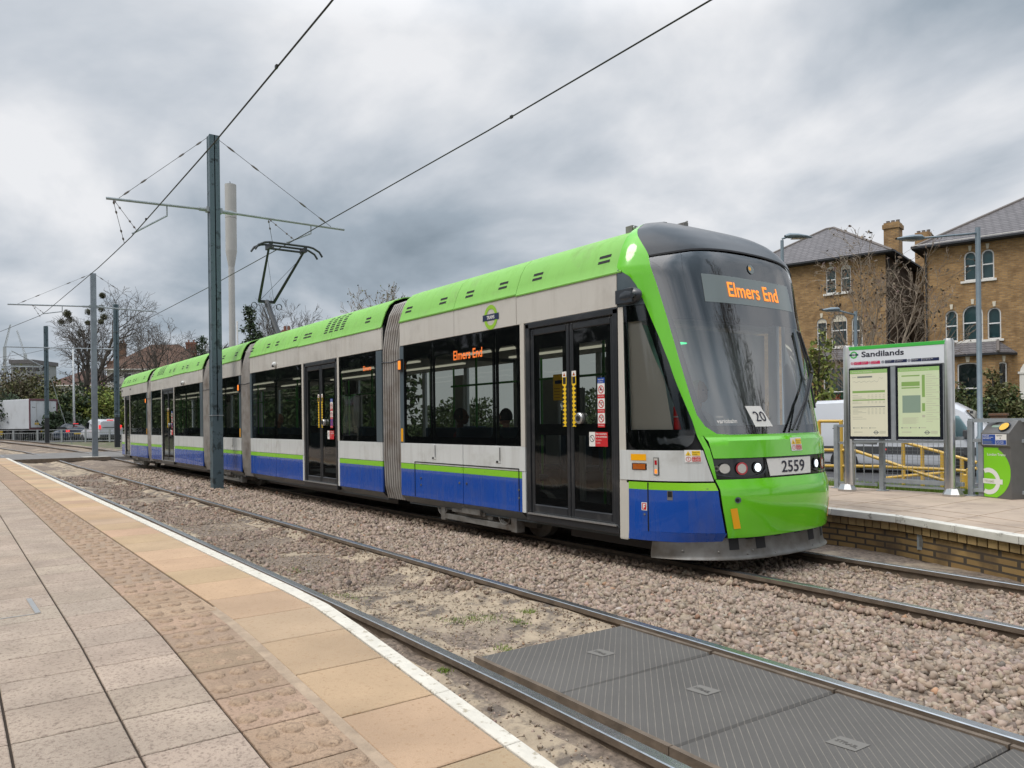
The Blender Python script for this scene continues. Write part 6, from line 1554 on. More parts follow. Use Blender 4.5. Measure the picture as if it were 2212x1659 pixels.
def leaf_mesh(name, P, size, matn, parent, rr, asp=.55):
    n = len(P); a = rr.normal(size=(n, 3)); a /= np.linalg.norm(a, axis=1, keepdims=True); b = np.cross(a, rr.normal(size=(n, 3))); b /= np.linalg.norm(b, axis=1, keepdims=True)
    s = size * rr.uniform(.6, 1.3, (n, 1)); V = np.stack([P - a * s, P + b * s * asp, P + a * s, P - b * s * asp], 1).reshape(-1, 3); F = np.arange(4 * n).reshape(-1, 4)
    t = np.clip(rr.normal(1, .28, (n, 1)) + rr.normal(0, .06, (n, 3)), .3, 2.2)
    return raw(name, V, F, matn, parent, tint=t)
def bush(name, label, base, blobs, n, size, matn, seed, group=None, cat='bush', stem=True, mat2=None, frac2=.3):
    """blobs: (x,y,z,rx,ry,rz) relative to base"""
    rr = np.random.default_rng(seed); t = thing(name, label, cat, base, 0, group)
    if stem:
        m = MB()
        for b in blobs: m.tube([(b[0] * .3, b[1] * .3, -.05), (b[0] * .8, b[1] * .8, b[2] * .6), (b[0], b[1], b[2] + b[5] * .5)], [.09, .06, .02], 5)
        m.build('stems', 'bark', t)
    P = []; vol = np.array([b[3] * b[4] * b[5] for b in blobs]); vol = vol / vol.sum()
    # sub-clumps on the surface of each blob
    for b, w in zip(blobs, vol):
        k = max(6, int(46 * (w * len(blobs)) ** .5)); d = rr.normal(size=(k, 3)); d /= np.linalg.norm(d, axis=1, keepdims=True); c = np.array(b[:3]) + d * np.array(b[3:]) * rr.uniform(.45, 1.02, (k, 1)); cr = np.mean(b[3:]) * rr.uniform(.16, .34, k)
        ns = int(n * w); i = rr.integers(0, k, ns); q = rr.normal(size=(ns, 3)); P.append(c[i] + q * cr[i][:, None] * .62)
    P = np.concatenate(P); P = P[P[:, 2] > 0]
    if mat2:
        s = rr.random(len(P)) < frac2; leaf_mesh('foliage', P[~s], size, matn, t, rr); leaf_mesh('foliage', P[s], size, mat2, t, rr)
    else: leaf_mesh('foliage', P, size, matn, t, rr)
    return t
def conifer(label, base, H_, w, n, seed, matn='leaf_dark', group=None):
    rr = np.random.default_rng(seed); t = thing('conifer', label, 'tree', base, 0, group); m = MB(); m.tube([(0, 0, 0), (0, 0, H_ * .98)], [.2, .02], 6); m.build('trunk', 'bark', t)
    P = []
    for k in range(60):
        f = (k + rr.random()) / 60; z = H_ * (.08 + .9 * f); L_ = w * (1 - f) ** .8 * rr.uniform(.6, 1.25) + .12; a = rr.uniform(0, 6.28); ns = int(n / 60 * (1.5 - f)); s = rr.uniform(.15, 1, ns) * L_
        P.append(np.stack([np.cos(a) * s, np.sin(a) * s, z - .22 * s + .10 * s * s / L_], 1) + rr.normal(0, .10 + .05 * w, (ns, 3)) * np.array([1, 1, .6]))
    leaf_mesh('foliage', np.concatenate(P), .14, matn, t, rr)
    return t
def gp(px, py, D, z=None):
    p = at(px, py, D)
    if z is not None: p.z = z
    return p
# ---- left background
ZB = .2
g1 = 'bare trees beyond the road'
b = gp(z7(735, 0)[0], 911, 82, ZB); tr1, tips = bare_tree('bare_tree', 'tallest bare tree on the left, hung with mistletoe balls', b, 16.6, 11, .62, .40, 4, (12, 6, 5, 3), group=g1, first=.22, fork=True, up=.35, minr=.013)
rr = np.random.default_rng(4)
for (x, y) in ((745, 140), (725, 230), (630, 250), (565, 290), (725, 330), (500, 420), (570, 455), (715, 490), (860, 515), (650, 575), (830, 415), (490, 470)):
    p = gp(*z7(x, y), 82) - b; p = Vector(tips[np.argmin(np.linalg.norm((tips - np.array(p)) * np.array([1, 1, 1.]), axis=1))]); n = 360; q = rr.normal(size=(n, 3)); q /= np.linalg.norm(q, axis=1, keepdims=True); s = rr.uniform(.28, .52)
    leaf_mesh('mistletoe', np.array(p) + q * s * rr.uniform(.3, 1, (n, 1)), .10, 'mistletoe', tr1, rr, .3)
b = gp(z7(1310, 0)[0], 911, 90, ZB); bare_tree('bare_tree', 'spreading bare tree in front of the brown tiled roof', b, 15.0, 21, .85, .34, 4, (10, 6, 5, 4), group=g1, first=.42, up=.5, minr=.014)
b = gp(z7(1600, 0)[0], 911, 95, ZB); bare_tree('bare_tree', 'smaller bare tree between the spreading one and the mast', b, 13.2, 25, .7, .26, 4, (9, 6, 5, 4), group=g1, first=.4, up=.5, minr=.018)
for i, (x, h, D, lb) in enumerate(((60, 9.8, 84, 'thin bare tree at the left picture edge behind the trailer'), (240, 9.0, 90, 'wispy bare tree behind the white trailer'))):
    b = gp(z7(x, 0)[0], 911, D, ZB); bare_tree('bare_tree', lb, b, h, 31 + i, .7, .16, 4, (10, 6, 5, 4), group=g1, first=.25, up=.5, minr=.014, twig='twig')
for i, (x, h, D, lb, tw) in enumerate(((590, 14.2, 75, 'bare tree showing above the tram roof beside the pantograph arm', 'twig'), (650, 13.5, 72, 'bare tree right of the pantograph arm above the tram roof', 'twig'), (860, 12.9, 62, 'budding pale tree showing above the tram roof near the front bellows', 'twig_warm'))):
    b = gp(x, 911, D, 0.); bare_tree('bare_tree', lb, b, h, 41 + i, .62, .2, 4, (10, 6, 5, 4), group=g1, first=.35, up=.6, minr=.014, twig=tw, bark='bark_pale' if i == 2 else 'bark', buds=900 if i == 2 else 0, budmat='leaf_olive', budsize=.10)
conifer('dark spiky conifer between the telecom mast and the pantograph', gp(543, 911, 64, 0), 11.6, 2.4, 5200, 3, group='conifers behind the tram'); conifer('dark conifer left of the nearest slate mast', gp(438, 911, 92, ZB), 12.2, 2.9, 3600, 5, group='conifers behind the tram')
gb = 'bushes along the road on the left'
BS = (  # px, depth, height, radius, material, label
    (8, 80, 6.6, 2.6, 'leaf_brown', 'brown twiggy bush at the left picture edge'), (48, 82, 6.9, 2.7, 'leaf_brown', 'large brownish bush above the white trailer'), (85, 83, 6.6, 2.5, 'leaf_olive', 'olive bush above the end of the trailer'), (25, 77, 4.6, 2.4, 'leaf_dark', 'low dark bush just above the trailer roof'),
    (118, 78, 4.9, 2.2, 'leaf_olive', 'olive green bush left of the thin white pole'), (142, 77, 5.0, 2.0, 'leaf_mid', 'mid green bush behind the thin white pole'), (125, 73, 2.9, 1.6, 'leaf_dark', 'low dark bush behind the dark blue car'), (176, 78, 6.0, 1.9, 'leaf_dark', 'tall dark ivy bush beside the big bare trunk'),
    (200, 79, 4.2, 1.8, 'leaf_dark', 'dark bush behind the white van'), (226, 78, 5.2, 2.3, 'leaf_bright', 'bright green bush left of the tail of the tram'), (250, 82, 5.4, 2.6, 'leaf_mid', 'green bush half hidden by the banded mast'), (215, 73, 2.3, 1.4, 'leaf_dark', 'low dark shrub above the white van roof'))
for i, (px, D, h, r_, mt, lb) in enumerate(BS):
    h *= 1.16 if i < 4 else 1.08
    b = gp(px, 911, D, ZB); r = random.Random(i)
    bl = [(r.uniform(-.5, .5) * r_, r.uniform(-.4, .4) * r_, h * .42, r_, r_, h * .45)] + [(r.uniform(-.9, .9) * r_, r.uniform(-.7, .7) * r_, h * r.uniform(.35, .8), r_ * r.uniform(.4, .65), r_ * .55, h * r.uniform(.14, .24)) for _ in range(5)]
    bush('bush', lb, b, bl, 3800, .17, mt, 60 + i, gb, mat2='leaf_olive' if mt in ('leaf_brown', 'leaf_mid') else None)
# ---- right side
g2 = 'bare shrubby trees before the brick houses'
b = gp(z5(1010, 0)[0], 911, 31, -.2); bare_tree('bare_tree', 'bare pale branched tree before the dark gap between the brick houses', b, 9.0, 77, .55, .11, 4, (8, 4, 4, 2), bark='bark_pale', twig='twig_warm', group=g2, first=.12, up=.4, minr=.009, buds=260, budsize=.07)
b = gp(z5(690, 0)[0], 911, 30, -.2); bare_tree('bare_tree', 'slender bare tree with brown buds in front of the left brick house', b, 8.9, 78, .5, .09, 4, (9, 5, 3, 3), bark='bark_pale', twig='twig_warm', group=g2, first=.15, up=.6, minr=.007, buds=420, budsize=.075)
b = gp(z5(860, 0)[0], 911, 30.5, -.2); bare_tree('bare_tree', 'thin upright bare tree between the two larger bare ones', b, 8.4, 79, .42, .08, 4, (8, 4, 4, 2), bark='bark_pale', twig='twig_warm', group=g2, first=.15, up=.6, minr=.007, buds=260, budsize=.06)
b = gp(z5(370, 0)[0], 911, 27, -.25); bush('bush', 'yellow green leafy shrub beside the right edge of the windscreen', b, [(0, 0, 2.4, .75, .75, 1.5), (.2, 0, 4.0, .5, .5, .8), (-.3, 0, 1.2, .8, .8, 1.)], 3000, .10, 'leaf_bright', 90, None, mat2='leaf_olive')
g3 = 'hedge plants before the right house'
for i, (x, y, h, w, mt, lb) in enumerate(((1530, 0, 2.5, .8, 'leaf_mid', 'dark green pointed shrub left of the tall street lamp'), (1640, 0, 1.9, .8, 'leaf_dark', 'low dark shrub behind the tall street lamp'), (1760, 0, 2.0, .8, 'leaf_mid', 'rounded shrub above the brick pier'), (1850, 0, 2.5, .7, 'leaf_olive', 'taller olive shrub under the narrow bay window'), (1960, 0, 2.1, .9, 'leaf_mid', 'green shrub near the porch of the right house'), (2060, 0, 1.9, .8, 'leaf_dark', 'dark shrub at the right picture edge'))):
    b = gp(z6(x, 0)[0], 911, 30.5, -.2); r = random.Random(i + 7); h *= 1.28; w *= 1.1
    bl = [(0, 0, h * .45, w, w, h * .42)] + [(r.uniform(-.6, .6) * w, r.uniform(-.4, .4) * w, h * r.uniform(.5, .95), w * .35, w * .35, h * .22) for _ in range(4)]
    bush('bush', lb, b, bl, 4200, .075, mt, 100 + i, g3, mat2='leaf_olive')
b = gp(z6(330, 0)[0], 911, 33, -.2); bush('bush', 'small rust red bush under the left bay window', b, [(0, 0, 2.0, .45, .45, .6), (.1, 0, 1.3, .5, .5, .5)], 1100, .07, 'leaf_red', 120)
# ---- what the tram's glass reflects: planting behind the photographer and across the road
rr = np.random.default_rng(9); N_ = 76000
xx = rr.uniform(-150, 14, N_); P_ = np.stack([xx, -9.5 - 3 * rr.random(N_) ** 2 + .8 * np.sin(xx * 1.7), (rr.random(N_) ** .8) * (5.6 + 1.5 * np.sin(xx * .6) + .8 * np.sin(xx * 2.3))], 1)
hd_ = leaf_mesh('tree_belt', P_, .34, 'leaf_dark', None, rr); tag(hd_, 'dense green tree belt behind the near platform', 'tree belt', kind='stuff')
for i, (x, y, h) in enumerate(((7.5, 17.5, 13.5), (15, 24, 15))):
    bare_tree('bare_tree', ('tall upright bare tree mirrored in the windscreen', 'second tall bare tree mirrored in the windscreen', 'third tall bare tree mirrored in the windscreen')[i], (x, y, -.3), h, 140 + i, .5, .22, 4, (12, 5, 5, 3), group='bare trees mirrored in the windscreen', first=.12, up=.5, minr=.02)

for N_, xa, xb, hh, sz in ((30000, -88, -31, 4.3, .17), (30000, -31, -14.5, 1.7, .075)):  # hedges added beyond the tram so the view through its windows is dark
    xx = rr.uniform(xa, xb, N_); P_ = np.stack([xx, 15.6 + 2.2 * rr.random(N_), (rr.random(N_) ** .8) * (hh + .6 * np.sin(xx * .9) + .3 * np.sin(xx * 2.9))], 1)
    hd_ = leaf_mesh('hedge', P_, sz, 'leaf_mid', None, rr); tag(hd_, 'long hedge added on the far side of the tram to darken its rear windows' if hh > 3 else 'low hedge added on the far side of the tram to cover the bright horizon in its front windows', 'hedge', kind='stuff')
# ================================================================== vehicles, far buildings, people
mat('van_white', (.62, .64, .68), .3, coat=.4); mat('car_blue', (.012, .022, .05), .2, coat=.6); mat('tyre', (.015, .015, .016), .8); mat('rim', (.3, .3, .31), .35, .7); mat('car_glass', (.01, .012, .015), .05, spec=.6); mat('trim_grey', (.05, .052, .055), .6); mat('brake_lit', (.5, .01, .01), .3, emit=(1., .05, .05), es=.9); mat('lamp_red_off', (.35, .015, .015), .2); mat('trailer_white', (.58, .60, .62), .45, var=.04, vs=1, dirt=(.4, .4, .39), dscale=1.2, dlo=.55, dhi=.9); mat('trailer_frame', (.16, .07, .08), .5); mat('trailer_grey', (.2, .2, .21), .5); mat('sign_yellow', (.62, .42, .05), .6)
def wheels(t, spots, r, w=.2):
    for x, y in spots:
        s = 1 if y > 0 else -1; m = MB(); m.lathe((x, y, r), [(r * .62, -w / 2), (r * .92, -w / 2), (r, -w * .35), (r, w * .35), (r * .92, w / 2), (r * .62, w / 2)], 20, 0, 'Y'); tw = m.build('wheel', 'tyre', t, smooth=True, angle=35)
        m = MB(); m.lathe((x, y + s * w * .36, r), [(r * .64, -.02), (r * .60, .03), (r * .2, .02)], 16, 0, 'Y'); m.build('rim', 'rim', tw, smooth=True, angle=35)
def body_loft(t, name, secs_, matn, bevel=.04):
    """secs_: list of (side profile point x, z bottom, z top, half width at bottom, at top)"""
    m = MB(); rows_ = []
    for x, z0, z1, w0, w1 in secs_:
        zm = z0 + (z1 - z0) * .45; wm = max(w0, w1)
        rows_.append([(x, -w0 + .05, z0), (x, -wm, z0 + .12), (x, -wm, zm), (x, -w1, z1 - .10), (x, -w1 + .14, z1), (x, w1 - .14, z1), (x, w1, z1 - .10), (x, wm, zm), (x, wm, z0 + .12), (x, w0 - .05, z0), (x, -w0 + .05, z0)])
    m.sheet(rows_)
    for rw in (rows_[0], rows_[-1]): m.add(rw[:-1], [tuple(range(10))])
    return m.build(name, matn, t, smooth=True, angle=38)
def quad(m, pts, mi=0): m.add(pts, [tuple(range(len(pts)))], mi)
# panel van passing behind the sign
vo = H0 + HN * -15.0 + HU * -.15 + Vector((0, 0, -.29)); hv = 1.0
van = thing('panel_van', 'white panel van with grey side strip passing behind the Sandilands sign', 'van', tuple(vo), HRZ)
body_loft(van, 'body', [(.0, .42, 2.28, .93, .84), (.06, .34, 2.36, .97, .86), (1.2, .30, 2.38, .98, .86), (3.3, .30, 2.34, .98, .86), (4.0, .30, 2.22, .98, .84), (4.4, .30, 2.00, .98, .78), (4.72, .30, 1.66, .97, .82), (4.95, .32, 1.38, .95, .88), (5.2, .36, 1.2, .90, .84), (5.3, .42, 1.02, .82, .78)], 'van_white')
m = MB(); yb = -.985
quad(m, [(3.62, yb - .004, 1.16), (4.50, yb - .004, 1.10), (4.62, yb + .02, 1.26), (4.28, yb + .10, 1.80), (3.66, yb + .075, 1.86)]); sw = m.build('cab_window', 'glass_house', van, fix=False)
m = MB(); m.box(3.3, 4.55, -.25, -.2, .8, 1.95); m.build('cab_shade_backing', 'trim_grey', van)  # dark sheet added behind the window, the cab's inner shade as colour
m = MB(); quad(m, [(.62, yb + .03, 1.42), (.95, yb + .03, 1.42), (.95, yb + .085, 1.86), (.70, yb + .085, 1.86)]); m.build('rear_side_window', 'car_glass', van, fix=False)
m = MB(); quad(m, [(4.44, -.74, 1.98), (4.76, -.78, 1.64), (4.76, .78, 1.64), (4.44, .74, 1.98)]); m.build('windscreen', 'car_glass', van)
m = MB(); m.box(.25, 4.9, yb - .015, yb + .01, .62, .86); m.build('side_strip', 'trim_grey', van, bevel=.02)
m = MB(); m.box(2.15, 2.27, yb - .025, yb - .01, .74, .79); m.build('side_marker_lamp', 'brake_lit', van)
m = MB(); m.box(4.42, 4.56, yb - .20, yb - .02, 1.12, 1.38); m.build('wing_mirror', 'trim_grey', van, bevel=.03)
m = MB(); m.box(-.03, .02, -.93, -.78, .85, 1.45); m.box(-.03, .02, .78, .93, .85, 1.45); m.build('tail_lamp', 'lamp_red_off', van)
m = MB(); m.box(-.06, .06, -.9, .9, .36, .58); m.box(5.22, 5.34, -.8, .8, .36, .62); m.build('bumper', 'trim_grey', van, bevel=.03)
for x in (.98, 4.28):
    m = MB(); m.lathe((x, -.955, .36), [(.43, -.035), (.43, .0)], 20, 0, 'Y'); m.build('wheel_arch', 'tyre', van)
wheels(van, ((1.0, -.90), (1.0, .88), (4.3, -.90), (4.3, .88)), .35, .22)
# small white van and dark car waiting on the left, both seen from behind
def left_vehicle(kind, label, px, D, heading):
    p = at(px, 911, D); p.z = .262; t = thing(kind, label, 'van' if kind == 'small_van' else 'car', tuple(p), heading); return t
dirv = FWD * .66 - RGT * .75; hd0 = math.atan2(dirv.y, dirv.x)
sv = left_vehicle('small_van', 'small white van with its brake lights lit beside the railings', 216, 65, hd0)
body_loft(sv, 'body', [(-2.15, .40, 1.68, .84, .74), (-2.05, .32, 1.82, .90, .78), (-1.0, .28, 1.86, .91, .80), (.2, .28, 1.84, .91, .80), (.75, .28, 1.62, .91, .74), (1.25, .28, 1.14, .91, .80), (1.9, .3, .98, .88, .78), (2.15, .36, .84, .78, .70)], 'van_white')
m = MB(); quad(m, [(-2.155, -.62, 1.12), (-2.155, .62, 1.12), (-2.11, .58, 1.62), (-2.11, -.58, 1.62)]); rw_ = m.build('rear_window', 'car_glass', sv); m = MB(); put_text(m, lambda u, v, l: (-2.17 - l, -u, v), 'IUS', -.45, 1.26, .22, .85, 0, .04, .004); m.build('rear_lettering', 'van_white', rw_, fix=False)
m = MB(); quad(m, [(-.05, .915, 1.08), (.85, .915, 1.06), (.60, .86, 1.55), (.0, .85, 1.64)]); m.build('side_window', 'car_glass', sv, fix=False)
m = MB(); put_text(m, lambda u, v, l: (-u, .918 + l, v), 'TRS', .35, 1.25, .20, .6, 0, .03, .002); m.build('side_lettering', 'trim_grey', sv, fix=False)
for y in (-.82, .82):
    m = MB(); m.box(-2.20, -2.10, y - .07, y + .07, 1.0, 1.36); m.build('brake_light', 'brake_lit', sv)
m = MB(); m.box(-2.24, -2.08, -.82, .82, .36, .60); m.build('bumper', 'trim_grey', sv, bevel=.03)
m = MB(); m.box(-1.7, .2, -.6, -.55, 1.86, 1.92); m.box(-1.7, .2, .55, .6, 1.86, 1.92); m.box(-2.14, -2.06, -.25, .25, 1.75, 1.80, 1); m.build('roof_rack', ['alu', 'brake_lit'], sv)
wheels(sv, ((-1.3, -.82), (-1.3, .82), (1.35, -.82), (1.35, .82)), .31, .2)
cr_ = left_vehicle('hatchback_car', 'dark blue hatchback car between the trailer and the small white van', 148, 67, hd0)
body_loft(cr_, 'body', [(-2.05, .42, 1.02, .80, .72), (-1.95, .32, 1.10, .88, .80), (-1.0, .28, 1.06, .90, .82), (.6, .28, 1.02, .90, .82), (1.6, .30, .92, .86, .76), (2.05, .38, .78, .74, .66)], 'car_blue')
body_loft(cr_, 'cabin', [(-1.95, 1.0, 1.12, .74, .66), (-1.55, 1.0, 1.50, .78, .60), (-.6, 1.0, 1.56, .80, .60), (.2, 1.0, 1.50, .80, .58), (1.05, .98, 1.04, .78, .70)], 'car_glass')
m = MB(); m.add([(-1.55, -.46, 1.515), (.2, -.44, 1.515), (.2, .44, 1.515), (-1.55, .46, 1.515), (-.6, -.46, 1.575), (-.6, .46, 1.575)], [(0, 4, 5, 3), (4, 1, 2, 5)]); m.build('roof_panel', 'car_blue', cr_)
for y in (-.74, .74):
    m = MB(); m.box(-2.06, -1.94, y - .12, y + .12, .82, 1.0); m.build('brake_light', 'brake_lit', cr_)
m = MB(); m.box(-1.72, -1.66, -.2, .2, 1.50, 1.54); m.build('high_brake_light', 'brake_lit', cr_)
m = MB(); m.box(-2.08, -2.0, -.26, .26, .62, .74); m.build('number_plate', 'sign_yellow', cr_)
m = MB(); m.box(-2.12, -1.98, -.78, .78, .36, .52); m.build('bumper', 'trim_grey', cr_, bevel=.03)
wheels(cr_, ((-1.25, -.8), (-1.25, .8), (1.3, -.8), (1.3, .8)), .32, .2)
# box trailer: rear right corner towards the tram
pr_ = (at(*z7(360, 1380), 73)); dirt_ = FWD * .62 - RGT * .95; 
tl = thing('box_trailer', 'long white box trailer with closed rear doors at the left edge', 'trailer', (pr_.x, pr_.y, .262), math.atan2(dirt_.y, dirt_.x))
m = MB(); m.box(0, 12.5, -1.25, 1.25, 1.10, 3.92); m.build('box_body', 'trailer_white', tl, bevel=.04)
for y in (-.62, .62):
    m = MB(); m.box(-.03, .01, y - .58, y + .58, 1.25, 3.72); dd_ = m.build('rear_door', 'trailer_white', tl, bevel=.01)
    m = MB(); m.tube([(-.05, y, 1.25), (-.05, y, 3.7)], .02, 5); m.build('locking_bar', 'alu', dd_)
    if y > 0:
        m = MB(); m.add([(-.05, y + .18, 1.75), (-.05, y - .18, 1.75), (-.05, y, 2.05)], [(0, 1, 2)], 0); m.add([(-.05, y + .18, 1.5), (-.05, y - .18, 1.5), (-.05, y - .18, 1.70), (-.05, y + .18, 1.70)], [(0, 1, 2, 3)], 1); m.build('warning_sticker', ['trim_grey', 'sign_yellow'], dd_)
        m = MB(); put_text(m, lambda u, v, l: (-.036 - l, .62 + .5 - u, v), 'Gray', .1, 3.1, .10, .3, 0, .02, .002); m.build('lettering', 'trim_grey', dd_, fix=False)
m = MB(); m.box(-.06, .04, -1.27, -1.16, 1.0, 3.95); m.box(-.06, .04, 1.16, 1.27, 1.0, 3.95); m.box(-.06, .04, -1.16, 1.16, 3.76, 3.95); m.box(-.06, .04, -1.16, 1.16, 1.0, 1.22); m.build('rear_frame', 'trailer_frame', tl, bevel=.01)
m = MB(); m.box(.2, 12, -.5, .5, .85, 1.08); m.box(.1, .25, -1.15, 1.15, .5, .62); m.box(.3, .38, -.5, -.4, .5, 1.0); m.box(.3, .38, .4, .5, .5, 1.0); m.build('chassis', 'trim_grey', tl)
m = MB(); m.box(-.03, .0, -.35, .25, .74, .95); m.build('number_plate', 'sign_yellow', tl)
m = MB(); m.box(5.5, 9.5, 1.12, 1.18, .55, .95); m.build('side_guard', 'sign_yellow', tl)
m = MB(); m.box(10.2, 10.32, 1.2, 1.26, .88, 1.02); m.build('side_lamp', 'brake_lit', tl)
wheels(tl, [(x, y) for x in (1.9, 3.2, 4.5) for y in (-1.05, 1.05)], .48, .3)
# guard railing along the left road
lf = thing('guard_railing', 'long pale galvanised guard railing along the road on the left', 'railing', tuple(F0 + Vector((0, 0, .27))), math.atan2(FD.y, FD.x))
mat('galv_pale', (.42, .44, .45), .5, .4)
n = 0
for i in range(-12, 6):
    x = i * 1.95; m = MB(); m.box(x - .05, x + .05, -.05, .05, 0, 1.06); m.build('post', 'galv_pale', lf)
for z in (1.02, .78, .12): m = MB(); m.bar((-24, 0, z), (10, 0, z), .045, .05); m.build('rail', 'galv_pale', lf)
m = MB()
for i in range(230): x = -24 + i * .148; m.box(x - .007, x + .007, -.007, .007, .12, .78)
m.build('bars', 'galv_pale', lf)
b = at(*z7(985, 1500), 56); gr2 = thing('guard_railing', 'short grey railing beside the tail of the tram', 'railing', (b.x, b.y, .33), 0)
for x in (0, 1.2): m = MB(); m.box(x - .04, x + .04, -.04, .04, 0, 1.1); m.build('post', 'galv_pale', gr2)
for z in (1.06, .6, .15): m = MB(); m.bar((0, 0, z), (1.2, 0, z), .04, .04); m.build('rail', 'galv_pale', gr2)
# thin pole and telecom mast
b = at(z7(612, 0)[0], 911, 66); m = MB(); m.lathe((0, 0, 0), [(.10, 0), (.09, 3), (.06, 8.1)], 10); t = thing('thin_pole', 'thin white pole beside the dark blue car', 'pole', (b.x, b.y, .25)); m.build('shaft', 'galv_pale', t, smooth=True)
mat('mast_grey', (.42, .41, .39), .6, var=.05, vs=1); b = at(504, 911, 70); tm = thing('telecom_mast', 'pale telecom mast with a fat cylindrical head behind the slate mast', 'mast', (b.x, b.y, 0))
ztop = at(504, 399, 70).z; z1 = at(504, 543, 70).z; z2 = at(504, 577, 70).z; rb = .5
m = MB(); m.lathe((0, 0, 0), [(.30, 0), (.27, z2)], 16); m.build('shaft', 'mast_grey', tm, smooth=True, angle=30)
m = MB(); m.lathe((0, 0, 0), [(.27, z2), (.5, z1), (.5, z1 + .04)], 20); m.build('cone', 'mast_grey', tm, smooth=True, angle=30)
zm_ = z1 + (ztop - z1) * .5
m = MB(); m.lathe((0, 0, 0), [(.49, z1 + .05), (.49, zm_ - .03)], 20); m.build('antenna_shroud', 'mast_grey', tm, smooth=True, angle=30)
m = MB(); m.lathe((0, 0, 0), [(.50, zm_), (.50, ztop)], 20); m.build('antenna_shroud', 'mast_grey', tm, smooth=True, angle=30)
m = MB(); m.tube([(-.1, 0, ztop), (-.12, 0, ztop + .3), (-.25, 0, ztop + .35)], .03, 5); m.build('tip_bracket', 'pole_black', tm)
b = at(z4b_ := (800 + 622 * .241) * .54216, 911, 70) if False else at(515, 911, 68)
m = MB(); m.lathe((0, 0, 0), [(.09, 0), (.08, at(515, 694, 68).z)], 8); t = thing('thin_pole', 'short thin pole touching the right side of the telecom mast', 'pole', (b.x, b.y, 0)); m.build('shaft', 'mast_grey', t, smooth=True)
# ---- far houses on the left
def far_house(label, corner, D, w, dp, eave, pitch, wallm, roofm, rz, chim=(), wins=(), name='house'):
    t = thing(name, label, 'house', corner, rz); m = MB(); e = eave
    m.box(0, w, 0, dp, 0, e); m.build('walls', wallm, t)
    m = MB(); hip(m, 0, w, 0, dp, e, pitch, .5, .15); rf = m.build('roof', [roofm, 'house_white'], t)
    for (x, y, z, cw, mt) in chim:
        m = MB(); m.box(x - cw / 2, x + cw / 2, y - .35, y + .35, e - .5, z); m.box(x - cw / 2 - .06, x + cw / 2 + .06, y - .41, y + .41, z - .3, z - .1); c = m.build('chimney', mt, rf)
        for k in (-1, 1): m = MB(); m.lathe((x + k * cw * .25, y, z), [(.12, 0), (.10, .35)], 8); m.build('chimney_pot', 'brick_red', c)
    for (x, z, ww, hh) in wins:
        m = MB(); m.box(x, x + ww, -.04, .06, z, z + hh); wn_ = m.build('window', 'window_white', t); m = MB(); m.box(x + .08, x + ww - .08, -.05, .0, z + .08, z + hh - .08); m.build('pane', 'car_glass', wn_)
    return t
RW = math.atan2(RGT.y, RGT.x)
D = 108; c = at(z7(890, 0)[0], 911, D); ze = at(*z7(1000, 870), D).z - .3; k = D / 1661 * .2615
far_house('white house with a big brown tiled roof behind the bare trees', (c.x, c.y, .3), D, 760 * k, 9.0, ze, .78, 'render_white', 'roof_tile_brown', RW + .12, ((600 * k, 4.2, ze + 4.2, 1.4, 'brick_red'), (.9, 3.2, ze + 4.0, .9, 'brick_dark')), ((.4, ze - 2.0, 1.1, 1.4), (2.2, ze - 2.0, 1.1, 1.4), (4.4, ze - 2.0, 1.1, 1.4)))
D = 112; c = at(z7(400, 0)[0], 911, D); ze = at(*z7(600, 1003), D).z - .3; k = D / 1661 * .2615
far_house('long low house with a dark tiled roof left of the big bare tree', (c.x, c.y, .3), D, 470 * k, 7.0, ze, .60, 'render_white', 'roof_tile_dark', RW, ((440 * k, 3.0, ze + 3.7, 1.1, 'brick_dark'),), ((1., ze - 1.6, 1.4, 1.2), (5., ze - 1.6, 1.4, 1.2)))
D = 60; c = at(600, 911, D); ze = at(600, 735, D).z; t = far_house('house hidden by the tram with its red chimney showing above the roof', (c.x, c.y, 0), D, 9, 7, ze, .3, 'render_white', 'roof_tile_brown', RW, ((.45, 1.2, at(610, 707, D).z - .1, .62, 'brick_red'),))
mat('block_grey', (.27, .28, .28), .9); D = 230; c = at(z7(95, 0)[0], 911, D); t = thing('office_block', 'grey flat roofed block far off at the left edge', 'building', (c.x, c.y, 0), RW); k = D / 1661 * .2615; zt = at(*z7(150, 795), D).z
m = MB(); m.box(0, 180 * k, 0, 12, 0, zt - 1.2); m.build('walls', 'block_grey', t); m = MB(); m.box(-.4, 180 * k + .4, -.4, 12.4, zt - 1.2, zt); m.build('roof', 'roof_slate', t)
for i in range(5): m = MB(); m.box(.8 + i * 2.1, 2.2 + i * 2.1, -.06, .02, zt - 3.4, zt - 2.2); m.build('window', 'car_glass', t)
for i, (a, b_, lb) in enumerate((((38, 690), (85, 505), 'thin tower crane jib slanting right at the far left'), ((208, 750), (140, 552), 'thin tower crane jib slanting left at the far left'))):
    p, q_ = at(*z7(*a), 420), at(*z7(*b_), 420); t = thing('crane', lb, 'crane', (p.x, p.y, 0)); o = Vector((p.x, p.y, 0))
    m = MB(); s = .55
    for u, v in ((-1, -1), (1, -1), (0, 1)): off = RGT * u * s + Vector((0, 0, v * s)); m.tube([p - o + off, q_ - o + off * .5], .12, 4)
    for j in range(14): f = j / 14; g0 = (p.lerp(q_, f)) - o; g1_ = (p.lerp(q_, f + 1 / 14)) - o; m.tube([g0 + RGT * s, g1_ - RGT * s], .08, 3); m.tube([g0 - RGT * s, g1_ + RGT * s], .08, 3)
    m.build('jib', 'galv_pale', t); m = MB(); m.box(-.8, .8, -.8, .8, 0, p.z); m.build('tower', 'galv_pale', t)

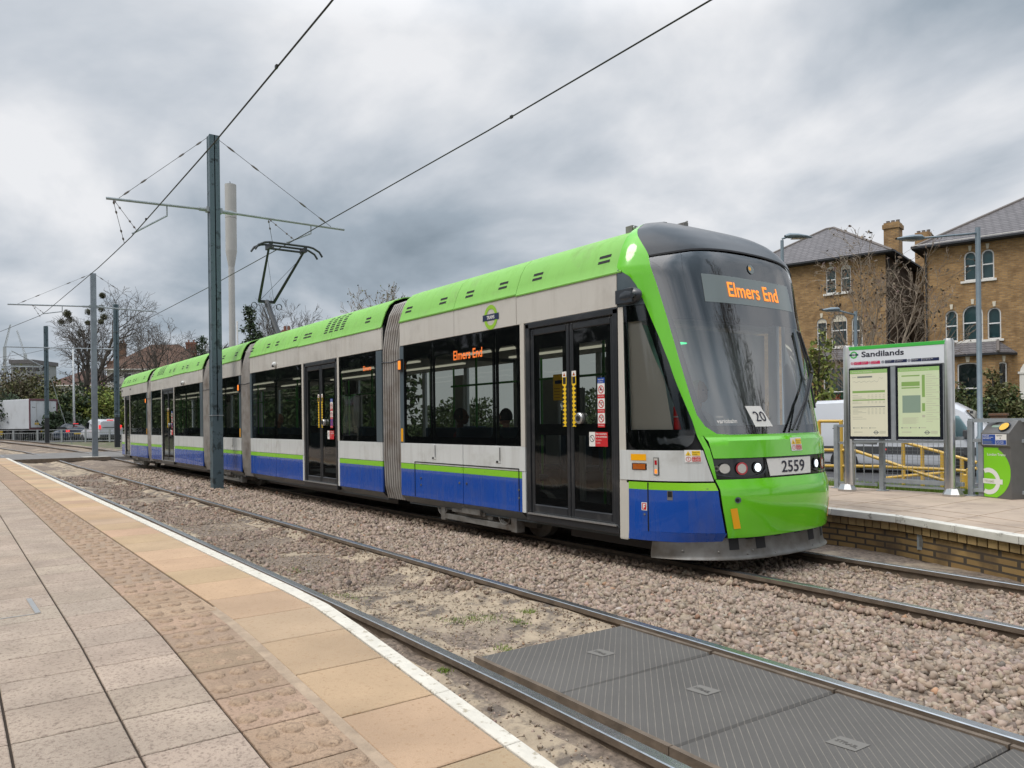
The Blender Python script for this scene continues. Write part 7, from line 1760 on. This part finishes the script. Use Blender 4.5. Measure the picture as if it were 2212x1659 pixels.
# ---- people seen through the glass
def person(label, loc, rz, top, skin, hair, legs='denim', arm='phone', hair_len=.0):
    """seated figure facing +X, hips at the origin"""
    t = thing('person', label, 'person', loc, rz)
    J = {'pelvis': (0, 0, .05), 'belly': (.0, 0, .22), 'chest': (-.01, 0, .42), 'neck': (.01, 0, .58), 'nk2': (.02, 0, .64)}
    P_ = [(0, 0, .05), (0, 0, .24), (-.01, 0, .44), (.0, 0, .57)]; E_ = [(0, 1), (1, 2), (2, 3)]; Rr = [.15, .135, .155, .07]
    for s in (-1, 1):
        o = len(P_); P_ += [(0, s * .10, .03), (.42, s * .11, .06), (.44, s * .11, -.36), (.56, s * .11, -.40)]; Rr += [.11, .075, .05, .045]; E_ += [(0, o), (o, o + 1), (o + 1, o + 2), (o + 2, o + 3)]
        o = len(P_); P_ += [(0, s * .19, .47), (.06, s * .25, .24), (.26, s * .12, .30 if arm == 'phone' else .20)]; Rr += [.065, .052, .038]; E_ += [(2, o), (o, o + 1), (o + 1, o + 2)]
    me = bpy.data.meshes.new('body'); me.from_pydata(P_, E_, []); b = bpy.data.objects.new('body', me); COL.objects.link(b); b.parent = t
    b.modifiers.new('skin', 'SKIN'); sub = b.modifiers.new('sub', 'SUBSURF'); sub.levels = sub.render_levels = 1
    for i, v in enumerate(me.skin_vertices[0].data): v.radius = (Rr[i], Rr[i]); v.use_root = (i == 0)
    me.materials.append(MAT[top])
    hc = Vector((.035, 0, .76)); m = MB(); m.sphere(hc, .098, .078, .118, 14, 10); m.sphere(hc + Vector((.045, 0, -.055)), .06, .055, .062, 10, 8); m.sphere(hc + Vector((.10, 0, -.012)), .018, .014, .026, 8, 6)
    for s in (-1, 1): m.sphere(hc + Vector((-.005, s * .08, -.005)), .018, .010, .030, 8, 6)
    m.tube([(.0, 0, .55), (.02, 0, .70)], .048, 8); hd_ = m.build('head', skin, t, smooth=True)
    m = MB()
    for s in (-1, 1): m.sphere(hc + Vector((.088, s * .032, .012)), .010, .014, .009, 6, 5)
    m.sphere(hc + Vector((.094, 0, -.062)), .008, .024, .006, 6, 5); m.build('eyes_and_mouth', 'hair_dark', hd_)
    m = MB(); g = []
    for j in range(7):
        ph = math.pi * (.0 + .62 * j / 6); g.append([hc + Vector((-.018 + .106 * math.sin(ph) * math.cos(a) * (.86 if math.cos(a) > .3 else 1.06), .09 * math.sin(ph) * math.sin(a), .128 * math.cos(ph) - (hair_len * j / 6 if math.cos(a) < .2 else 0))) for a in np.linspace(0, 2 * math.pi, 15)])
    m.sheet(g); m.build('hair', hair, t, smooth=True)
    for s in (-1, 1):
        hp = Vector((.30, s * .10, .30 if arm == 'phone' else .20)); m = MB(); m.sphere(hp, .045, .022, .036, 8, 6)
        for k in range(4): m.tube([hp + Vector((.03, 0, .024 - .016 * k)), hp + Vector((.072 - .006 * abs(k - 1), -s * .012, .026 - .017 * k)), hp + Vector((.082 - .006 * abs(k - 1), -s * .04, .022 - .017 * k))], [.010, .009, .007], 6)
        m.tube([hp + Vector((-.005, 0, .03)), hp + Vector((.03, -s * .03, .055))], [.011, .008], 6); m.build('hand', skin, t, smooth=True)
    m = MB()
    for s in (-1, 1): m.tube([(.02, s * .10, .03), (.42, s * .11, .065), (.45, s * .11, -.36)], [.118, .085, .06], 10)
    m.build('trousers', legs, t, smooth=True)
    return t
person('seated passenger in a dark jacket looking down behind the big front side window', (-9.62, 6.12, .82), R(40), 'cloth_maroon', 'skin_dark', 'hair_dark')
person('second passenger in dark clothes seated further along the same window', (-8.75, 6.35, .80), R(180), 'cloth_dark', 'skin', 'hair_dark')
person('passenger with long grey hair behind a window of the second section', (-17.1, 6.05, .86), R(20), 'cloth_dark', 'skin', 'hair_grey', hair_len=.12)
person('driver in a pale shirt seated behind the windscreen', (-5.48, 6.50, 1.03), 0., 'cloth_white', 'skin', 'hair_grey', 'cloth_dark', 'wheel')
person('van driver in a high visibility jacket at the cab window', tuple(vo + HU * 3.75 + HN * -.42 + Vector((0, 0, .92))), HRZ, 'hivis', 'skin_dark', 'hair_dark', 'cloth_dark', 'wheel')
# fire extinguisher in the cab
fe = thing('fire_extinguisher', 'red fire extinguisher standing inside the cab side window', 'fire extinguisher', tuple(nose(-51.5, 1.34, -.11) + Vector((0, TY, -.01))))
m = MB(); m.lathe((0, 0, 0), [(.045, 0), (.05, .02), (.05, .29), (.035, .33), (.02, .35)], 16); m.build('cylinder', 'sticker_red', fe, smooth=True, angle=40)
m = MB(); m.tube([(0, 0, .35), (0, 0, .38)], .018, 8); m.box(-.02, .08, -.012, .012, .38, .40); m.build('valve', 'interior_green', fe); m = MB(); m.tube([(-.053 * math.cos(a), .053 * math.sin(a), .2) for a in np.linspace(0, 6.28, 16)], .008, 5); m.build('bracket', 'alu', fe)
# near platform's own furniture, mirrored in the side windows
def dup_deep(root, loc, rz, label):
    return dup(root, loc, rz, label)
dup_deep(sign, (-26.5, -1.2, PZ), R(180), 'station name sign on the near platform, mirrored in the tram windows')
